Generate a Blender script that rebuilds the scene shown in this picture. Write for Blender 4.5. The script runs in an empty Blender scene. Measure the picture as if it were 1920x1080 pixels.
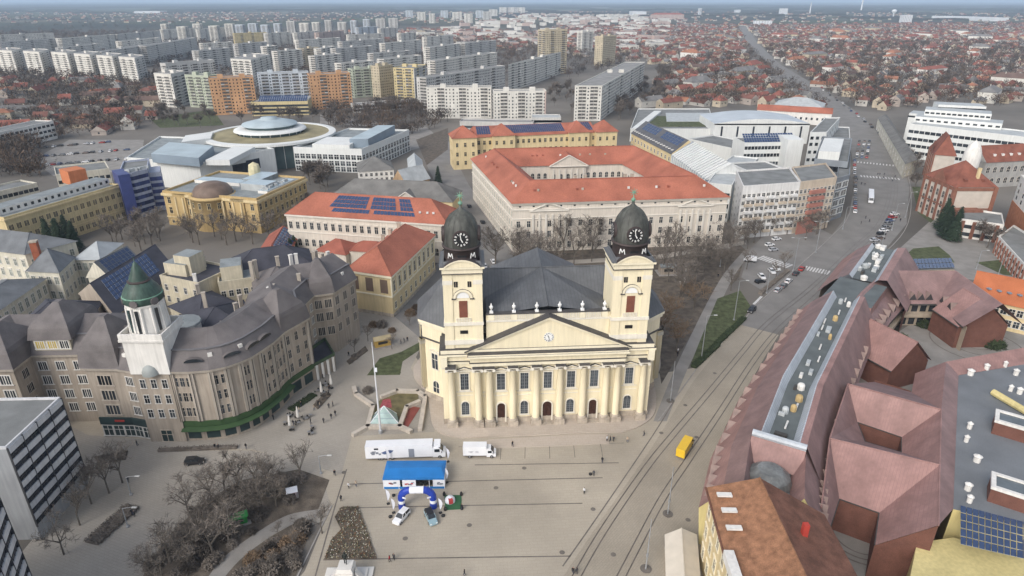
import bpy, bmesh, math, random
from mathutils import Vector, Matrix
R = math.radians
random.seed(7)
SC = bpy.context.scene
COL = SC.collection
# ------------------------------------------------------------------ camera
CAM_H, PITCH, FPX = 100.0, R(23.95), 1217.0
cam = bpy.data.objects.new('camera', bpy.data.cameras.new('camera'))
COL.objects.link(cam)
cam.location = (0, 0, CAM_H)
cam.rotation_euler = (math.pi / 2 - PITCH, 0, 0)
cam.data.sensor_width = 36.0
cam.data.lens = 36.0 * FPX / 1920.0
cam.data.clip_start, cam.data.clip_end = 1.0, 120000.0
SC.camera = cam
# ------------------------------------------------------------------ sky and sun (bright overcast, sun behind left)
SUN_EL, SUN_AZ = 38.0, 215.0       # azimuth clockwise from +Y
world = bpy.data.worlds.new('World'); SC.world = world; world.use_nodes = True
wn = world.node_tree; wn.nodes.clear()
w_out = wn.nodes.new('ShaderNodeOutputWorld'); w_bg = wn.nodes.new('ShaderNodeBackground')
sky = wn.nodes.new('ShaderNodeTexSky'); sky.sky_type = 'NISHITA'; sky.sun_disc = False
sky.sun_elevation = R(SUN_EL); sky.sun_rotation = R(SUN_AZ)
sky.air_density = 1.0; sky.dust_density = 3.0; sky.ozone_density = 1.0; sky.altitude = 120
w_hs = wn.nodes.new('ShaderNodeHueSaturation'); w_hs.inputs['Saturation'].default_value = 0.55
wn.links.new(sky.outputs[0], w_hs.inputs['Color'])
wn.links.new(w_hs.outputs[0], w_bg.inputs[0]); w_bg.inputs[1].default_value = 0.15
wn.links.new(w_bg.outputs[0], w_out.inputs[0])
sun = bpy.data.objects.new('sun', bpy.data.lights.new('sun', 'SUN'))
COL.objects.link(sun)
sun.data.energy = 1.0; sun.data.angle = R(28); sun.data.color = (1.0, 0.96, 0.9)
sun.rotation_euler = (R(90 - SUN_EL), 0, R(180 - SUN_AZ) )
SC.view_settings.view_transform = 'Standard'; SC.view_settings.look = 'None'
SC.view_settings.gamma = 1.0; SC.view_settings.use_curve_mapping = False
SC.view_settings.exposure = 0.54
SC.cycles.max_bounces = 5; SC.cycles.diffuse_bounces = 3; SC.cycles.glossy_bounces = 2
SC.cycles.transmission_bounces = 3; SC.cycles.volume_bounces = 1; SC.cycles.transparent_max_bounces = 6
SC.cycles.use_denoising = True
HAZE = 0.00008
# ------------------------------------------------------------------ measuring: where a line of sight meets the level z
SP, CP = math.sin(PITCH), math.cos(PITCH)
def G(px, py, z=0.0):
    dx, dy = (px - 960) / FPX, (py - 540) / FPX
    t = (CAM_H - z) / (SP + dy * CP)
    return Vector((dx * t, (CP - dy * SP) * t))
def GP(pts, z=0.0): return [G(a, b, z) for a, b in pts]
def HT(Y, py):
    dy = (py - 540) / FPX
    return CAM_H - (SP + dy * CP) / (CP - dy * SP) * Y
# ------------------------------------------------------------------ materials
MATS = {}
def mat(name, col=None, rough=0.85, var=0.18, scale=0.35, streak=0.0, metal=0.0, fine=0.0, rnd=0.0, spec=0.3, bump=0.0):
    if name in MATS: return MATS[name]
    m = bpy.data.materials.new(name); m.use_nodes = True; nt = m.node_tree
    b = nt.nodes['Principled BSDF']; b.inputs['Roughness'].default_value = rough
    b.inputs['Metallic'].default_value = metal; b.inputs['Specular IOR Level'].default_value = spec
    N, L = nt.nodes.new, nt.links.new
    geo = N('ShaderNodeNewGeometry')
    last = None
    def layer(sc, amt, vecscale=None, detail=4):
        nonlocal last
        src = geo.outputs['Position']
        if vecscale:
            mp = N('ShaderNodeMapping'); mp.inputs['Scale'].default_value = vecscale
            L(src, mp.inputs['Vector']); src = mp.outputs[0]
        n = N('ShaderNodeTexNoise'); n.inputs['Scale'].default_value = sc; n.inputs['Detail'].default_value = detail
        L(src, n.inputs['Vector'])
        mr = N('ShaderNodeMapRange'); mr.inputs['From Min'].default_value = 0.3; mr.inputs['From Max'].default_value = 0.7
        mr.inputs['To Min'].default_value = 1 - amt; mr.inputs['To Max'].default_value = 1 + amt
        L(n.outputs['Fac'], mr.inputs['Value'])
        if last is None: last = mr.outputs[0]
        else:
            mm = N('ShaderNodeMath'); mm.operation = 'MULTIPLY'; L(last, mm.inputs[0]); L(mr.outputs[0], mm.inputs[1]); last = mm.outputs[0]
        return n
    layer(scale, var)
    if streak: layer(1.0, streak, (1.6, 1.6, 0.12))
    if fine: fn = layer(6.0, fine)
    if rnd:
        oi = N('ShaderNodeObjectInfo'); mr = N('ShaderNodeMapRange')
        mr.inputs['To Min'].default_value = 1 - rnd; mr.inputs['To Max'].default_value = 1 + rnd
        L(oi.outputs['Random'], mr.inputs['Value'])
        mm = N('ShaderNodeMath'); mm.operation = 'MULTIPLY'; L(last, mm.inputs[0]); L(mr.outputs[0], mm.inputs[1]); last = mm.outputs[0]
    vm = N('ShaderNodeVectorMath'); vm.operation = 'SCALE'; vm.inputs[0].default_value = col
    L(last, vm.inputs['Scale']); L(vm.outputs[0], b.inputs['Base Color'])
    if bump:
        bp = N('ShaderNodeBump'); bp.inputs['Strength'].default_value = bump; bp.inputs['Distance'].default_value = 0.1
        nb = N('ShaderNodeTexNoise'); nb.inputs['Scale'].default_value = 4.0; L(geo.outputs['Position'], nb.inputs['Vector'])
        L(nb.outputs['Fac'], bp.inputs['Height']); L(bp.outputs[0], b.inputs['Normal'])
    MATS[name] = m
    return m
def lines_mat(name, col, dark, step, axis_angle, width=0.12, rough=0.6, var=0.15, metal=0.0):
    """sheet roof: standing seams every `step` metres across direction axis_angle (fine relief)"""
    if name in MATS: return MATS[name]
    m = mat(name, col, rough, var, 0.25, metal=metal, streak=0.08)
    nt = m.node_tree; N, L = nt.nodes.new, nt.links.new
    b = nt.nodes['Principled BSDF']
    geo = N('ShaderNodeNewGeometry'); dp = N('ShaderNodeVectorMath'); dp.operation = 'DOT_PRODUCT'
    dp.inputs[1].default_value = (math.cos(axis_angle) / step, math.sin(axis_angle) / step, 0)
    L(geo.outputs['Position'], dp.inputs[0])
    fr = N('ShaderNodeMath'); fr.operation = 'FRACT'; L(dp.outputs['Value'], fr.inputs[0])
    lt = N('ShaderNodeMath'); lt.operation = 'LESS_THAN'; lt.inputs[1].default_value = width; L(fr.outputs[0], lt.inputs[0])
    mx = N('ShaderNodeMix'); mx.data_type = 'RGBA'; mx.inputs['B'].default_value = (*dark, 1)
    src = b.inputs['Base Color'].links[0].from_socket
    L(lt.outputs[0], mx.inputs['Factor']); L(src, mx.inputs['A']); L(mx.outputs['Result'], b.inputs['Base Color'])
    return m
def brick_mat(name, c1, c2, mortar, bw, bh, msize, rot=0.0, rough=0.8):
    """fine paving / tile courses laid on a level sheet"""
    if name in MATS: return MATS[name]
    m = mat(name, c1, rough, 0.16, 0.05, fine=0.08)
    nt = m.node_tree; N, L = nt.nodes.new, nt.links.new
    b = nt.nodes['Principled BSDF']; src = b.inputs['Base Color'].links[0].from_socket
    geo = N('ShaderNodeNewGeometry'); mp = N('ShaderNodeMapping'); mp.inputs['Rotation'].default_value = (0, 0, rot)
    L(geo.outputs['Position'], mp.inputs['Vector'])
    br = N('ShaderNodeTexBrick'); br.inputs['Scale'].default_value = 1.0
    br.inputs['Brick Width'].default_value = bw; br.inputs['Row Height'].default_value = bh
    br.inputs['Mortar Size'].default_value = msize
    br.inputs['Color1'].default_value = (1, 1, 1, 1); br.inputs['Color2'].default_value = (*c2, 1); br.inputs['Mortar'].default_value = (*mortar, 1)
    L(mp.outputs[0], br.inputs['Vector'])
    mx = N('ShaderNodeMix'); mx.data_type = 'RGBA'; mx.blend_type = 'MULTIPLY'; mx.inputs['Factor'].default_value = 1
    L(src, mx.inputs['A']); L(br.outputs['Color'], mx.inputs['B']); L(mx.outputs['Result'], b.inputs['Base Color'])
    return m
def glass(name='window_glass', col=(0.03, 0.035, 0.04)):
    return mat(name, col, 0.15, 0.5, 0.15, spec=0.5, rnd=0.5)
GL = glass()
# ------------------------------------------------------------------ mesh builder
class MB:
    def __init__(s): s.v = []; s.f = []; s.m = []; s.mats = []
    def mi(s, m):
        if m not in s.mats: s.mats.append(m)
        return s.mats.index(m)
    def face(s, pts, m):
        i = len(s.v); s.v += [tuple(p) for p in pts]; s.f.append(tuple(range(i, i + len(pts)))); s.m.append(s.mi(m)); return s
    def box(s, c, size, m, ang=0.0, top=None):
        x, y, z = (d / 2 for d in size); ca, sa = math.cos(ang), math.sin(ang)
        P = [(c[0] + a * x * ca - b_ * y * sa, c[1] + a * x * sa + b_ * y * ca, c[2] + e * z) for e in (-1, 1) for a, b_ in ((-1, -1), (1, -1), (1, 1), (-1, 1))]
        i = len(s.v); s.v += P; k = s.mi(m)
        for q in ((3, 2, 1, 0), (0, 1, 5, 4), (1, 2, 6, 5), (2, 3, 7, 6), (3, 0, 4, 7), (4, 5, 6, 7)):
            s.f.append(tuple(i + a for a in q)); s.m.append(k)
        if top is not None: s.m[-1] = s.mi(top)
        return s
    def prism(s, poly, z0, z1, m, top=None, bottom=False):
        n = len(poly); i = len(s.v); k = s.mi(m)
        s.v += [(p[0], p[1], z0) for p in poly] + [(p[0], p[1], z1) for p in poly]
        for a in range(n):
            b_ = (a + 1) % n; s.f.append((i + a, i + b_, i + n + b_, i + n + a)); s.m.append(k)
        if top is not False:
            s.f.append(tuple(i + n + a for a in range(n))); s.m.append(k if top is None else s.mi(top))
        if bottom: s.f.append(tuple(i + a for a in reversed(range(n)))); s.m.append(k)
        return s
    def ring(s, outer, inner, z0, z1, m):
        """upright frame / parapet between two polygons of equal count"""
        n = len(outer); k = s.mi(m); i = len(s.v)
        for P, z in ((outer, z0), (outer, z1), (inner, z1), (inner, z0)): s.v += [(p[0], p[1], z) for p in P]
        for a in range(n):
            b_ = (a + 1) % n
            for lo in range(3):
                s.f.append((i + lo * n + a, i + lo * n + b_, i + (lo + 1) * n + b_, i + (lo + 1) * n + a)); s.m.append(k)
        return s
    def tube(s, p0, p1, r0, r1, m, n=6, cap=True):
        p0, p1 = Vector(p0), Vector(p1); d = (p1 - p0)
        if d.length < 1e-6: return s
        d.normalize(); a = d.orthogonal().normalized(); b_ = d.cross(a); i = len(s.v); k = s.mi(m)
        for p, r in ((p0, r0), (p1, r1)):
            s.v += [tuple(p + (a * math.cos(t) + b_ * math.sin(t)) * r) for t in (2 * math.pi * j / n for j in range(n))]
        for j in range(n):
            q = (j + 1) % n; s.f.append((i + j, i + q, i + n + q, i + n + j)); s.m.append(k)
        if cap: s.f.append(tuple(i + n + j for j in range(n))); s.m.append(k); s.f.append(tuple(i + j for j in reversed(range(n)))); s.m.append(k)
        return s
    def lathe(s, prof, m, n=16, c=(0, 0), a0=0.0, arc=2 * math.pi, sx=1.0, sy=1.0):
        i = len(s.v); k = s.mi(m); closed = abs(arc - 2 * math.pi) < 1e-6; cols = n if closed else n + 1
        for r, z in prof:
            s.v += [(c[0] + sx * r * math.cos(a0 + arc * j / n), c[1] + sy * r * math.sin(a0 + arc * j / n), z) for j in range(cols)]
        for a in range(len(prof) - 1):
            for j in range(n):
                q = (j + 1) % cols; s.f.append((i + a * cols + j, i + a * cols + q, i + (a + 1) * cols + q, i + (a + 1) * cols + j)); s.m.append(k)
        return s
    def mesh(s, name, off=(0, 0, 0), smooth=False):
        me = bpy.data.meshes.new(name)
        me.from_pydata([(v[0] - off[0], v[1] - off[1], v[2] - off[2]) for v in s.v], [], s.f)
        for m in s.mats: me.materials.append(m)
        me.polygons.foreach_set('material_index', s.m)
        if smooth: me.polygons.foreach_set('use_smooth', [True] * len(s.f))
        me.update(); return me
    def build(s, name, parent=None, smooth=False, off=None):
        """world coordinates in; the object sits at its parent's base"""
        o0 = off if off is not None else (origin_of(parent) if parent else (0, 0, 0))
        o = bpy.data.objects.new(name, s.mesh(name, o0, smooth)); COL.objects.link(o)
        if parent: o.parent = parent
        elif off is not None: o.location = off
        return o
def origin_of(o):
    v = Vector((0, 0, 0))
    while o: v += o.location; o = o.parent
    return v
def tag(o, label=None, cat=None, group=None, kind=None):
    for k, x in (('label', label), ('category', cat), ('group', group), ('kind', kind)):
        if x: o[k] = x
    return o
def empty(name, loc, label, cat, group=None, rz=0.0):
    o = bpy.data.objects.new(name, None); COL.objects.link(o); o.empty_display_size = 0.5
    o.location = (loc[0], loc[1], loc[2] if len(loc) > 2 else 0.0); o.rotation_euler = (0, 0, rz)
    return tag(o, label, cat, group)
def inst(name, me, parent, loc, rz=0.0, sc=None):
    """an object that shares a mesh; loc in world coordinates (parent unrotated)"""
    o = bpy.data.objects.new(name, me); COL.objects.link(o)
    if parent:
        o.parent = parent; loc = Vector(loc) - origin_of(parent)
    o.location = loc; o.rotation_euler = (0, 0, rz)
    if sc is not None: o.scale = sc if hasattr(sc, '__len__') else (sc, sc, sc)
    return o
def copy_tree(o, parent=None):
    c = o.copy(); COL.objects.link(c); c.parent = parent
    for ch in o.children: copy_tree(ch, c)
    return c
def offset_poly(P, d):
    """outward offset of a counter-clockwise polygon"""
    n = len(P); out = []
    for i in range(n):
        a, b_, c = Vector(P[i - 1][:2]), Vector(P[i][:2]), Vector(P[(i + 1) % n][:2])
        e1, e2 = (b_ - a).normalized(), (c - b_).normalized()
        n1, n2 = Vector((e1.y, -e1.x)), Vector((e2.y, -e2.x))
        k = n1 + n2; den = max(0.25, 1 + n1.dot(n2)); out.append(b_ + k * (d / den))
    return out
def rect(A, B, depth):
    e = (B - A).normalized(); n = Vector((-e.y, e.x)) * depth
    return [A.copy(), B.copy(), B + n, A + n]
def para(A, B, C): return [A, B, C, A + C - B]
def lerp(a, b, t): return a + (b - a) * t
WIN = {}
def window_mesh(w, h, frame, glassm, style='plain', depth=0.12):
    key = (round(w, 2), round(h, 2), frame.name, glassm.name, style)
    if key in WIN: return WIN[key]
    b = MB(); t = max(0.09, min(w, h) * 0.11)
    def bar(x, z, sx, sz, d=depth, m=frame): b.box((x, -d / 2, z), (sx, d, sz), m)
    if style == 'arch':
        r = w / 2; zc = h - r; n = 8
        pts = [(-r, 0), (r, 0)] + [(r * math.cos(math.pi * j / n), zc + r * math.sin(math.pi * j / n)) for j in range(n + 1)]
        b.face([(x, -0.04, z) for x, z in pts], glassm)
        for j in range(n):
            a0, a1 = math.pi * j / n, math.pi * (j + 1) / n
            q = [(r + t) * math.cos(a0), (r + t) * math.sin(a0), (r + t) * math.cos(a1), (r + t) * math.sin(a1), r * math.cos(a1), r * math.sin(a1), r * math.cos(a0), r * math.sin(a0)]
            b.face([(q[0], -depth, zc + q[1]), (q[2], -depth, zc + q[3]), (q[4], -depth, zc + q[5]), (q[6], -depth, zc + q[7])][::-1], frame)
            b.face([(q[0], -depth, zc + q[1]), (q[2], -depth, zc + q[3]), (q[2], 0, zc + q[3]), (q[0], 0, zc + q[1])], frame)
        bar(-r - t / 2, zc / 2, t, zc); bar(r + t / 2, zc / 2, t, zc)
        bar(0, h / 2, t * 0.6, h, 0.07); bar(0, zc * 0.6, w, t * 0.6, 0.07)
    else:
        b.face([(-w / 2, -0.03, 0), (w / 2, -0.03, 0), (w / 2, -0.03, h), (-w / 2, -0.03, h)], glassm)
        if style != 'bare':
            bar(-w / 2 - t / 2, h / 2, t, h + 2 * t); bar(w / 2 + t / 2, h / 2, t, h + 2 * t)
            bar(0, h + t / 2, w, t); bar(0, -t / 2, w + 4 * t, t, depth * 1.6)
        if style in ('plain', 'cap', 'ped'):
            bar(0, h / 2, t * 0.55, h, 0.07); bar(0, h * 0.62, w, t * 0.55, 0.065)
        if style == 'double':
            for q in (-0.25, 0.25): bar(q * w, h / 2, t * 0.5, h, 0.07)
            bar(0, h / 2, t * 0.9, h, 0.08)
        if style == 'cap': bar(0, h + 3.2 * t, w * 1.5, t * 1.3, depth * 2.4)
        if style == 'ped':
            z0 = h + 3 * t; e = w * 0.85; bar(0, z0, 2 * e, t, depth * 2.2)
            for sgn in (-1, 1):
                P = [(sgn * e, z0 + t / 2), (0, z0 + e * 0.42), (0, z0 + e * 0.42 + t), (sgn * (e + t), z0 + t / 2)]
                b.face([(x, -depth * 2.2, z) for x, z in P], frame)
                b.face([(P[2][0], -depth * 2.2, P[2][1]), (P[3][0], -depth * 2.2, P[3][1]), (P[3][0], 0, P[3][1]), (P[2][0], 0, P[2][1])], frame)
    WIN[key] = b.mesh('window'); return WIN[key]
FR = mat('window_frame_white', (0.62, 0.6, 0.56), 0.6, 0.08)
FRD = mat('window_frame_dark', (0.06, 0.055, 0.05), 0.6, 0.1)
FOOTS = []
ORD = 'first second third fourth fifth sixth seventh eighth ninth tenth eleventh twelfth thirteenth fourteenth fifteenth sixteenth seventeenth eighteenth nineteenth twentieth'.split(); ORD = ORD + ['twenty-' + o for o in ORD[:9]] + ['thirtieth'] + ['thirty-' + o for o in ORD[:9]]
class Bld:
    """a building: an Empty at its base with wall, roof, trim and window parts"""
    def __init__(s, name, label, foot, cat='building', group=None):
        c = sum((Vector(p[:2]) for p in foot), Vector((0, 0))) / len(foot)
        s.e = empty(name, (c.x, c.y, 0), label, cat, group); s.foot = foot; FOOTS.append([Vector(p[:2]) for p in foot])
    def wall(s, poly, z0, z1, m, name='wall', top=None):
        return MB().prism(poly, z0, z1, m, top=top).build(name, s.e)
    def part(s, name, mb, smooth=False, parent=None, kind=None):
        o = mb.build(name, parent or s.e, smooth)
        if kind: o['kind'] = kind
        return o
    def windows(s, A, B, n, zs, w, h, frame=None, gl=None, style='plain', margin=None, skip=(), name='window', out=0.0, prob=1.0):
        frame, gl = frame or FR, gl or GL
        A, B = Vector(A[:2]), Vector(B[:2]); L_ = (B - A).length; e = (B - A) / L_; nrm = Vector((e.y, -e.x)); ang = math.atan2(e.y, e.x)
        me = window_mesh(w, h, frame, gl, style); mg = L_ / (2 * n) if margin is None else margin
        for zi, z in enumerate(zs):
            for i in range(n):
                if (zi, i) in skip or random.random() > prob: continue
                t = mg + (L_ - 2 * mg) * (i / (n - 1) if n > 1 else 0.5); p = A + e * t + nrm * out
                inst(name, me, s.e, (p.x, p.y, z), ang)
    def winstuff(s, A, B, n, zs, w, h, gl=None, frame=None, name='window_rows', prob=1.0, margin=None):
        """far windows too small to pick apart: recessed-looking frames and panes, one part"""
        gl = gl or GL; b = MB(); A, B = Vector(A[:2]), Vector(B[:2]); L_ = (B - A).length; e = (B - A) / L_; nrm = Vector((e.y, -e.x)); ang = math.atan2(e.y, e.x)
        mg = L_ / (2 * n) if margin is None else margin
        for z in zs:
            for i in range(n):
                if random.random() > prob: continue
                p = A + e * (mg + (L_ - 2 * mg) * (i / (n - 1) if n > 1 else 0.5))
                if frame: b.box((p.x, p.y, z + h / 2), (w + 0.3, 0.12, h + 0.3), frame, ang); q = p + nrm * 0.05
                else: q = p
                b.box((q.x, q.y, z + h / 2), (w, 0.14, h), gl, ang)
        o = s.part(name, b, kind='stuff'); return o
    def band(s, poly, z0, z1, d, m, name='cornice', closed=True):
        o = offset_poly(poly, d); return MB().ring(o, offset_poly(poly, -0.02), z0, z1, m).build(name, s.e)
    def flat(s, poly, z, m, pm=None, ph=0.8, pt=0.35, name='roof'):
        b = MB(); inn = offset_poly(poly, -pt)
        b.face([(p[0], p[1], z + 0.02) for p in inn], m); s.part(name, b)
        MB().ring(offset_poly(poly, 0.05), inn, z - 0.05, z + ph, pm or m).build('parapet', s.e)
    def hip(s, quad, z, rh, m, over=0.5, inset=None, name='roof', along=0, gable=None):
        """hip (inset None -> half depth) or gable (inset 0) roof over a quad; ridge parallel to edge 0-1 (along=0) or 1-2"""
        Q = [Vector(p[:2]) for p in quad]
        if along: Q = Q[1:] + Q[:1]
        Q = offset_poly(Q, over); L_ = (Q[1] - Q[0]).length; D = (Q[2] - Q[1]).length
        ins = min(D / 2, L_ / 2 - 0.05) if inset is None else inset
        m0, m1 = (Q[0] + Q[3]) / 2, (Q[1] + Q[2]) / 2; e = (m1 - m0).normalized(); r0, r1 = m0 + e * ins, m1 - e * ins
        zr = z + rh; b = MB(); T = lambda p, zz: (p.x, p.y, zz)
        b.face([T(Q[0], z), T(Q[1], z), T(r1, zr), T(r0, zr)], m); b.face([T(Q[2], z), T(Q[3], z), T(r0, zr), T(r1, zr)], m)
        gm = gable if (gable and ins < 0.3) else m
        b.face([T(Q[1], z), T(Q[2], z), T(r1, zr)], gm); b.face([T(Q[3], z), T(Q[0], z), T(r0, zr)], gm)
        b.face([T(p, z) for p in reversed(Q)], m)
        for a, c in ((r0, r1),) + (((Q[0], r0), (Q[3], r0), (Q[1], r1), (Q[2], r1)) if ins > 0.3 else ()):
            b.tube(T(a, zr if a in (r0, r1) else z), T(c, zr), 0.13, 0.13, m, 5)
        o = s.part(name, b); s.r0, s.r1, s.zr = r0, r1, zr; return o
    def slope_panel(s, quad, z, rh, over=0.5, along=0): pass
    def chimney(s, p, z, h, m, w=0.9, d=0.7, ang=0.0, name='chimney', cap=None):
        b = MB().box((p[0], p[1], z + h / 2), (w, d, h), m, ang); b.box((p[0], p[1], z + h + 0.1), (w * 1.2, d * 1.25, 0.2), cap or m, ang)
        return s.part(name, b)
def on_slope(A, B, C, D, u, v): return lerp(lerp(A, B, u), lerp(D, C, u), v)
def slab_on(q, t, m, mb=None, side=None):
    """thin slab lying on the four 3-D points q (counter-clockwise from above)"""
    mb = mb or MB(); q = [Vector(p) for p in q]; n = (q[1] - q[0]).cross(q[3] - q[0]).normalized() * t; k = [p + n for p in q]
    mb.face(k, m)
    for i in range(4): j = (i + 1) % 4; mb.face([q[i], q[j], k[j], k[i]], side or m)
    return mb
PVB = mat('solar_cell', (0.035, 0.06, 0.13), 0.25, 0.15, 0.8, spec=0.5); PVF = mat('solar_frame', (0.35, 0.38, 0.42), 0.4, 0.05)
def solar(s, q, nu, nv, name='solar_panel', lift=0.12, stuff=False, gap=0.06, tilt=0.0):
    """array of solar panels over the four 3-D points q, on the building s"""
    q = [Vector(p) for p in q]; nrm = (q[1] - q[0]).cross(q[3] - q[0]).normalized()
    allb = MB()
    for i in range(nu):
        for j in range(nv):
            u0, u1, v0, v1 = (i + gap) / nu, (i + 1 - gap) / nu, (j + gap) / nv, (j + 1 - gap) / nv
            P = [on_slope(*q, a, c) + nrm * lift for a, c in ((u0, v0), (u1, v0), (u1, v1), (u0, v1))]
            b = allb if stuff else MB()
            slab_on(P, 0.06, PVB, b, PVF)
            if not stuff: s.part(name, b)
    if stuff: s.part('solar_array', allb, kind='stuff')
# ================================================================== the setting: ground, paving, road
def sheet(name, pts, z, m, th=None, kind='structure'):
    b = MB(); P = [Vector(p[:2]) for p in pts]
    if sum(P[i].x * P[(i + 1) % len(P)].y - P[(i + 1) % len(P)].x * P[i].y for i in range(len(P))) < 0: P.reverse()
    if th: b.prism(P, z - th, z, m)
    else: b.face([(p.x, p.y, z) for p in P], m)
    o = b.build(name); bm = bmesh.new(); bm.from_mesh(o.data); bmesh.ops.triangulate(bm, faces=[f for f in bm.faces if len(f.verts) > 4]); bm.to_mesh(o.data); bm.free()
    o['kind'] = kind; return o
def smooth_line(P, n=6):
    out = []
    for i in range(len(P) - 1):
        p0, p1, p2, p3 = P[max(i - 1, 0)], P[i], P[i + 1], P[min(i + 2, len(P) - 1)]
        for k in range(n):
            t = k / n; out.append(0.5 * ((2 * p1) + (p2 - p0) * t + (2 * p0 - 5 * p1 + 4 * p2 - p3) * t * t + (3 * p1 - p0 - 3 * p2 + p3) * t ** 3))
    out.append(P[-1]); return out
def ribbon(mb, line, w, z, m, h=0.0):
    L_ = len(line); nn = []
    for i in range(L_):
        d = (line[min(i + 1, L_ - 1)] - line[max(i - 1, 0)]).normalized(); nn.append(Vector((-d.y, d.x)))
    for i in range(L_ - 1):
        a, b_, c, d = line[i] + nn[i] * w / 2, line[i] - nn[i] * w / 2, line[i + 1] - nn[i + 1] * w / 2, line[i + 1] + nn[i + 1] * w / 2
        mb.face([(p.x, p.y, z + h) for p in (a, b_, c, d)], m)
        if h:
            mb.face([(a.x, a.y, z), (a.x, a.y, z + h), (d.x, d.y, z + h), (d.x, d.y, z)], m); mb.face([(b_.x, b_.y, z + h), (b_.x, b_.y, z), (c.x, c.y, z), (c.x, c.y, z + h)], m)
    return mb
M_earth = mat('city_ground', (0.15, 0.136, 0.118), 0.95, 0.35, 0.012, fine=0.15)
def ground_mat():
    """far land: brown gardens and streets near, strips of field and wood towards the horizon"""
    m = M_earth; nt = m.node_tree; N, L = nt.nodes.new, nt.links.new; b = nt.nodes['Principled BSDF']
    src = b.inputs['Base Color'].links[0].from_socket; geo = N('ShaderNodeNewGeometry')
    mp = N('ShaderNodeMapping'); mp.inputs['Scale'].default_value = (0.0011, 0.0016, 1); L(geo.outputs['Position'], mp.inputs['Vector'])
    vo = N('ShaderNodeTexVoronoi'); vo.inputs['Scale'].default_value = 1.0; L(mp.outputs[0], vo.inputs['Vector'])
    sep = N('ShaderNodeSeparateColor'); L(vo.outputs['Color'], sep.inputs[0])
    cr = N('ShaderNodeValToRGB'); e = cr.color_ramp.elements
    e[0].position = 0.0; e[0].color = (0.03, 0.035, 0.025, 1); e[1].position = 1.0; e[1].color = (0.12, 0.11, 0.075, 1)
    for p, c in ((0.35, (0.035, 0.038, 0.028, 1)), (0.55, (0.06, 0.075, 0.03, 1)), (0.8, (0.08, 0.07, 0.05, 1))):
        k = e.new(p); k.color = c
    L(sep.outputs[0], cr.inputs[0])
    ln = N('ShaderNodeVectorMath'); ln.operation = 'LENGTH'; L(geo.outputs['Position'], ln.inputs[0])
    mr = N('ShaderNodeMapRange'); mr.inputs['From Min'].default_value = 2200; mr.inputs['From Max'].default_value = 3200; L(ln.outputs['Value'], mr.inputs['Value'])
    mx = N('ShaderNodeMix'); mx.data_type = 'RGBA'; L(mr.outputs[0], mx.inputs['Factor']); L(src, mx.inputs['A']); L(cr.outputs[0], mx.inputs['B'])
    L(mx.outputs['Result'], b.inputs['Base Color'])
ground_mat()
sheet('ground', [Vector(p) for p in ((-40000, -400), (40000, -400), (40000, 42000), (-40000, 42000))], 0.0, M_earth)
M_plaza = brick_mat('plaza_paving', (0.385, 0.34, 0.272), (0.955, 0.955, 0.955), (0.87, 0.86, 0.85), 1.6, 0.8, 0.035, R(-4))
M_plaza2 = brick_mat('side_paving', (0.335, 0.305, 0.262), (0.94, 0.94, 0.94), (0.84, 0.84, 0.84), 1.2, 0.6, 0.04, R(20))
M_tram = brick_mat('tram_paving', (0.335, 0.295, 0.235), (0.94, 0.94, 0.94), (0.82, 0.81, 0.8), 1.0, 0.5, 0.03, R(-50))
M_asph = mat('asphalt', (0.205, 0.195, 0.182), 0.9, 0.14, 0.12, fine=0.1)
M_walk = mat('pavement_grey', (0.25, 0.235, 0.215), 0.9, 0.15, 0.2, fine=0.08)
M_kerb = mat('kerb_stone', (0.3, 0.28, 0.26), 0.85, 0.15, 0.8)
M_grass = mat('lawn_grass', (0.078, 0.09, 0.042), 0.95, 0.4, 0.5, fine=0.3)
M_soil = mat('bare_soil', (0.115, 0.095, 0.075), 0.95, 0.35, 0.4, fine=0.3)
M_line = mat('drain_dark', (0.15, 0.132, 0.115), 0.8, 0.2, 0.5)
M_white = mat('road_paint', (0.55, 0.54, 0.52), 0.7, 0.2, 1.0, fine=0.15)
M_stone = mat('pale_stone', (0.47, 0.42, 0.36), 0.8, 0.12, 0.4, streak=0.08)
# main square: everything paved between the church, the tram line and the left flower beds
sheet('main_square', GP([(560, 1085), (572, 1070), (620, 950), (600, 870), (470, 845), (170, 845), (60, 780), (60, 700), (560, 640), (640, 585), (700, 600), (760, 640), (800, 700), (1240, 700), (1300, 690), (1380, 605), (1460, 628), (1370, 770), (1310, 950), (1290, 1200), (1050, 1200), (560, 1200)]), 0.02, M_plaza)
sheet('side_square', GP([(170, 842), (470, 842), (560, 866), (640, 890), (660, 818), (815, 810), (800, 735), (770, 690), (795, 640), (700, 560), (640, 590), (560, 690), (300, 826), (165, 816)]), 0.03, M_plaza2)
sheet('plaza_edge', GP([(140, 820), (660, 820), (650, 960), (545, 1000), (420, 1090), (130, 1090)]), 0.012, M_plaza2)
sheet('tram_way', GP([(1050, 1090), (1120, 985), (1215, 850), (1300, 715), (1384, 608), (1458, 627), (1360, 800), (1335, 880), (1330, 1090)]), 0.032, M_tram)
sheet('left_yard', GP([(0, 1085), (120, 940), (130, 800), (60, 760), (165, 816), (300, 840), (440, 870), (250, 1085)]), 0.025, M_plaza2)
sheet('avenue', GP([(1384, 608), (1430, 560), (1500, 495), (1560, 440), (1592, 400), (1605, 330), (1590, 260), (1545, 205), (1490, 160), (1440, 120), (1402, 82), (1385, 50), (1400, 50), (1420, 80), (1462, 120), (1530, 160), (1600, 205), (1655, 255), (1690, 300), (1705, 350), (1700, 420), (1650, 480), (1560, 548), (1500, 590), (1458, 627)]), 0.026, M_asph)
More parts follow.
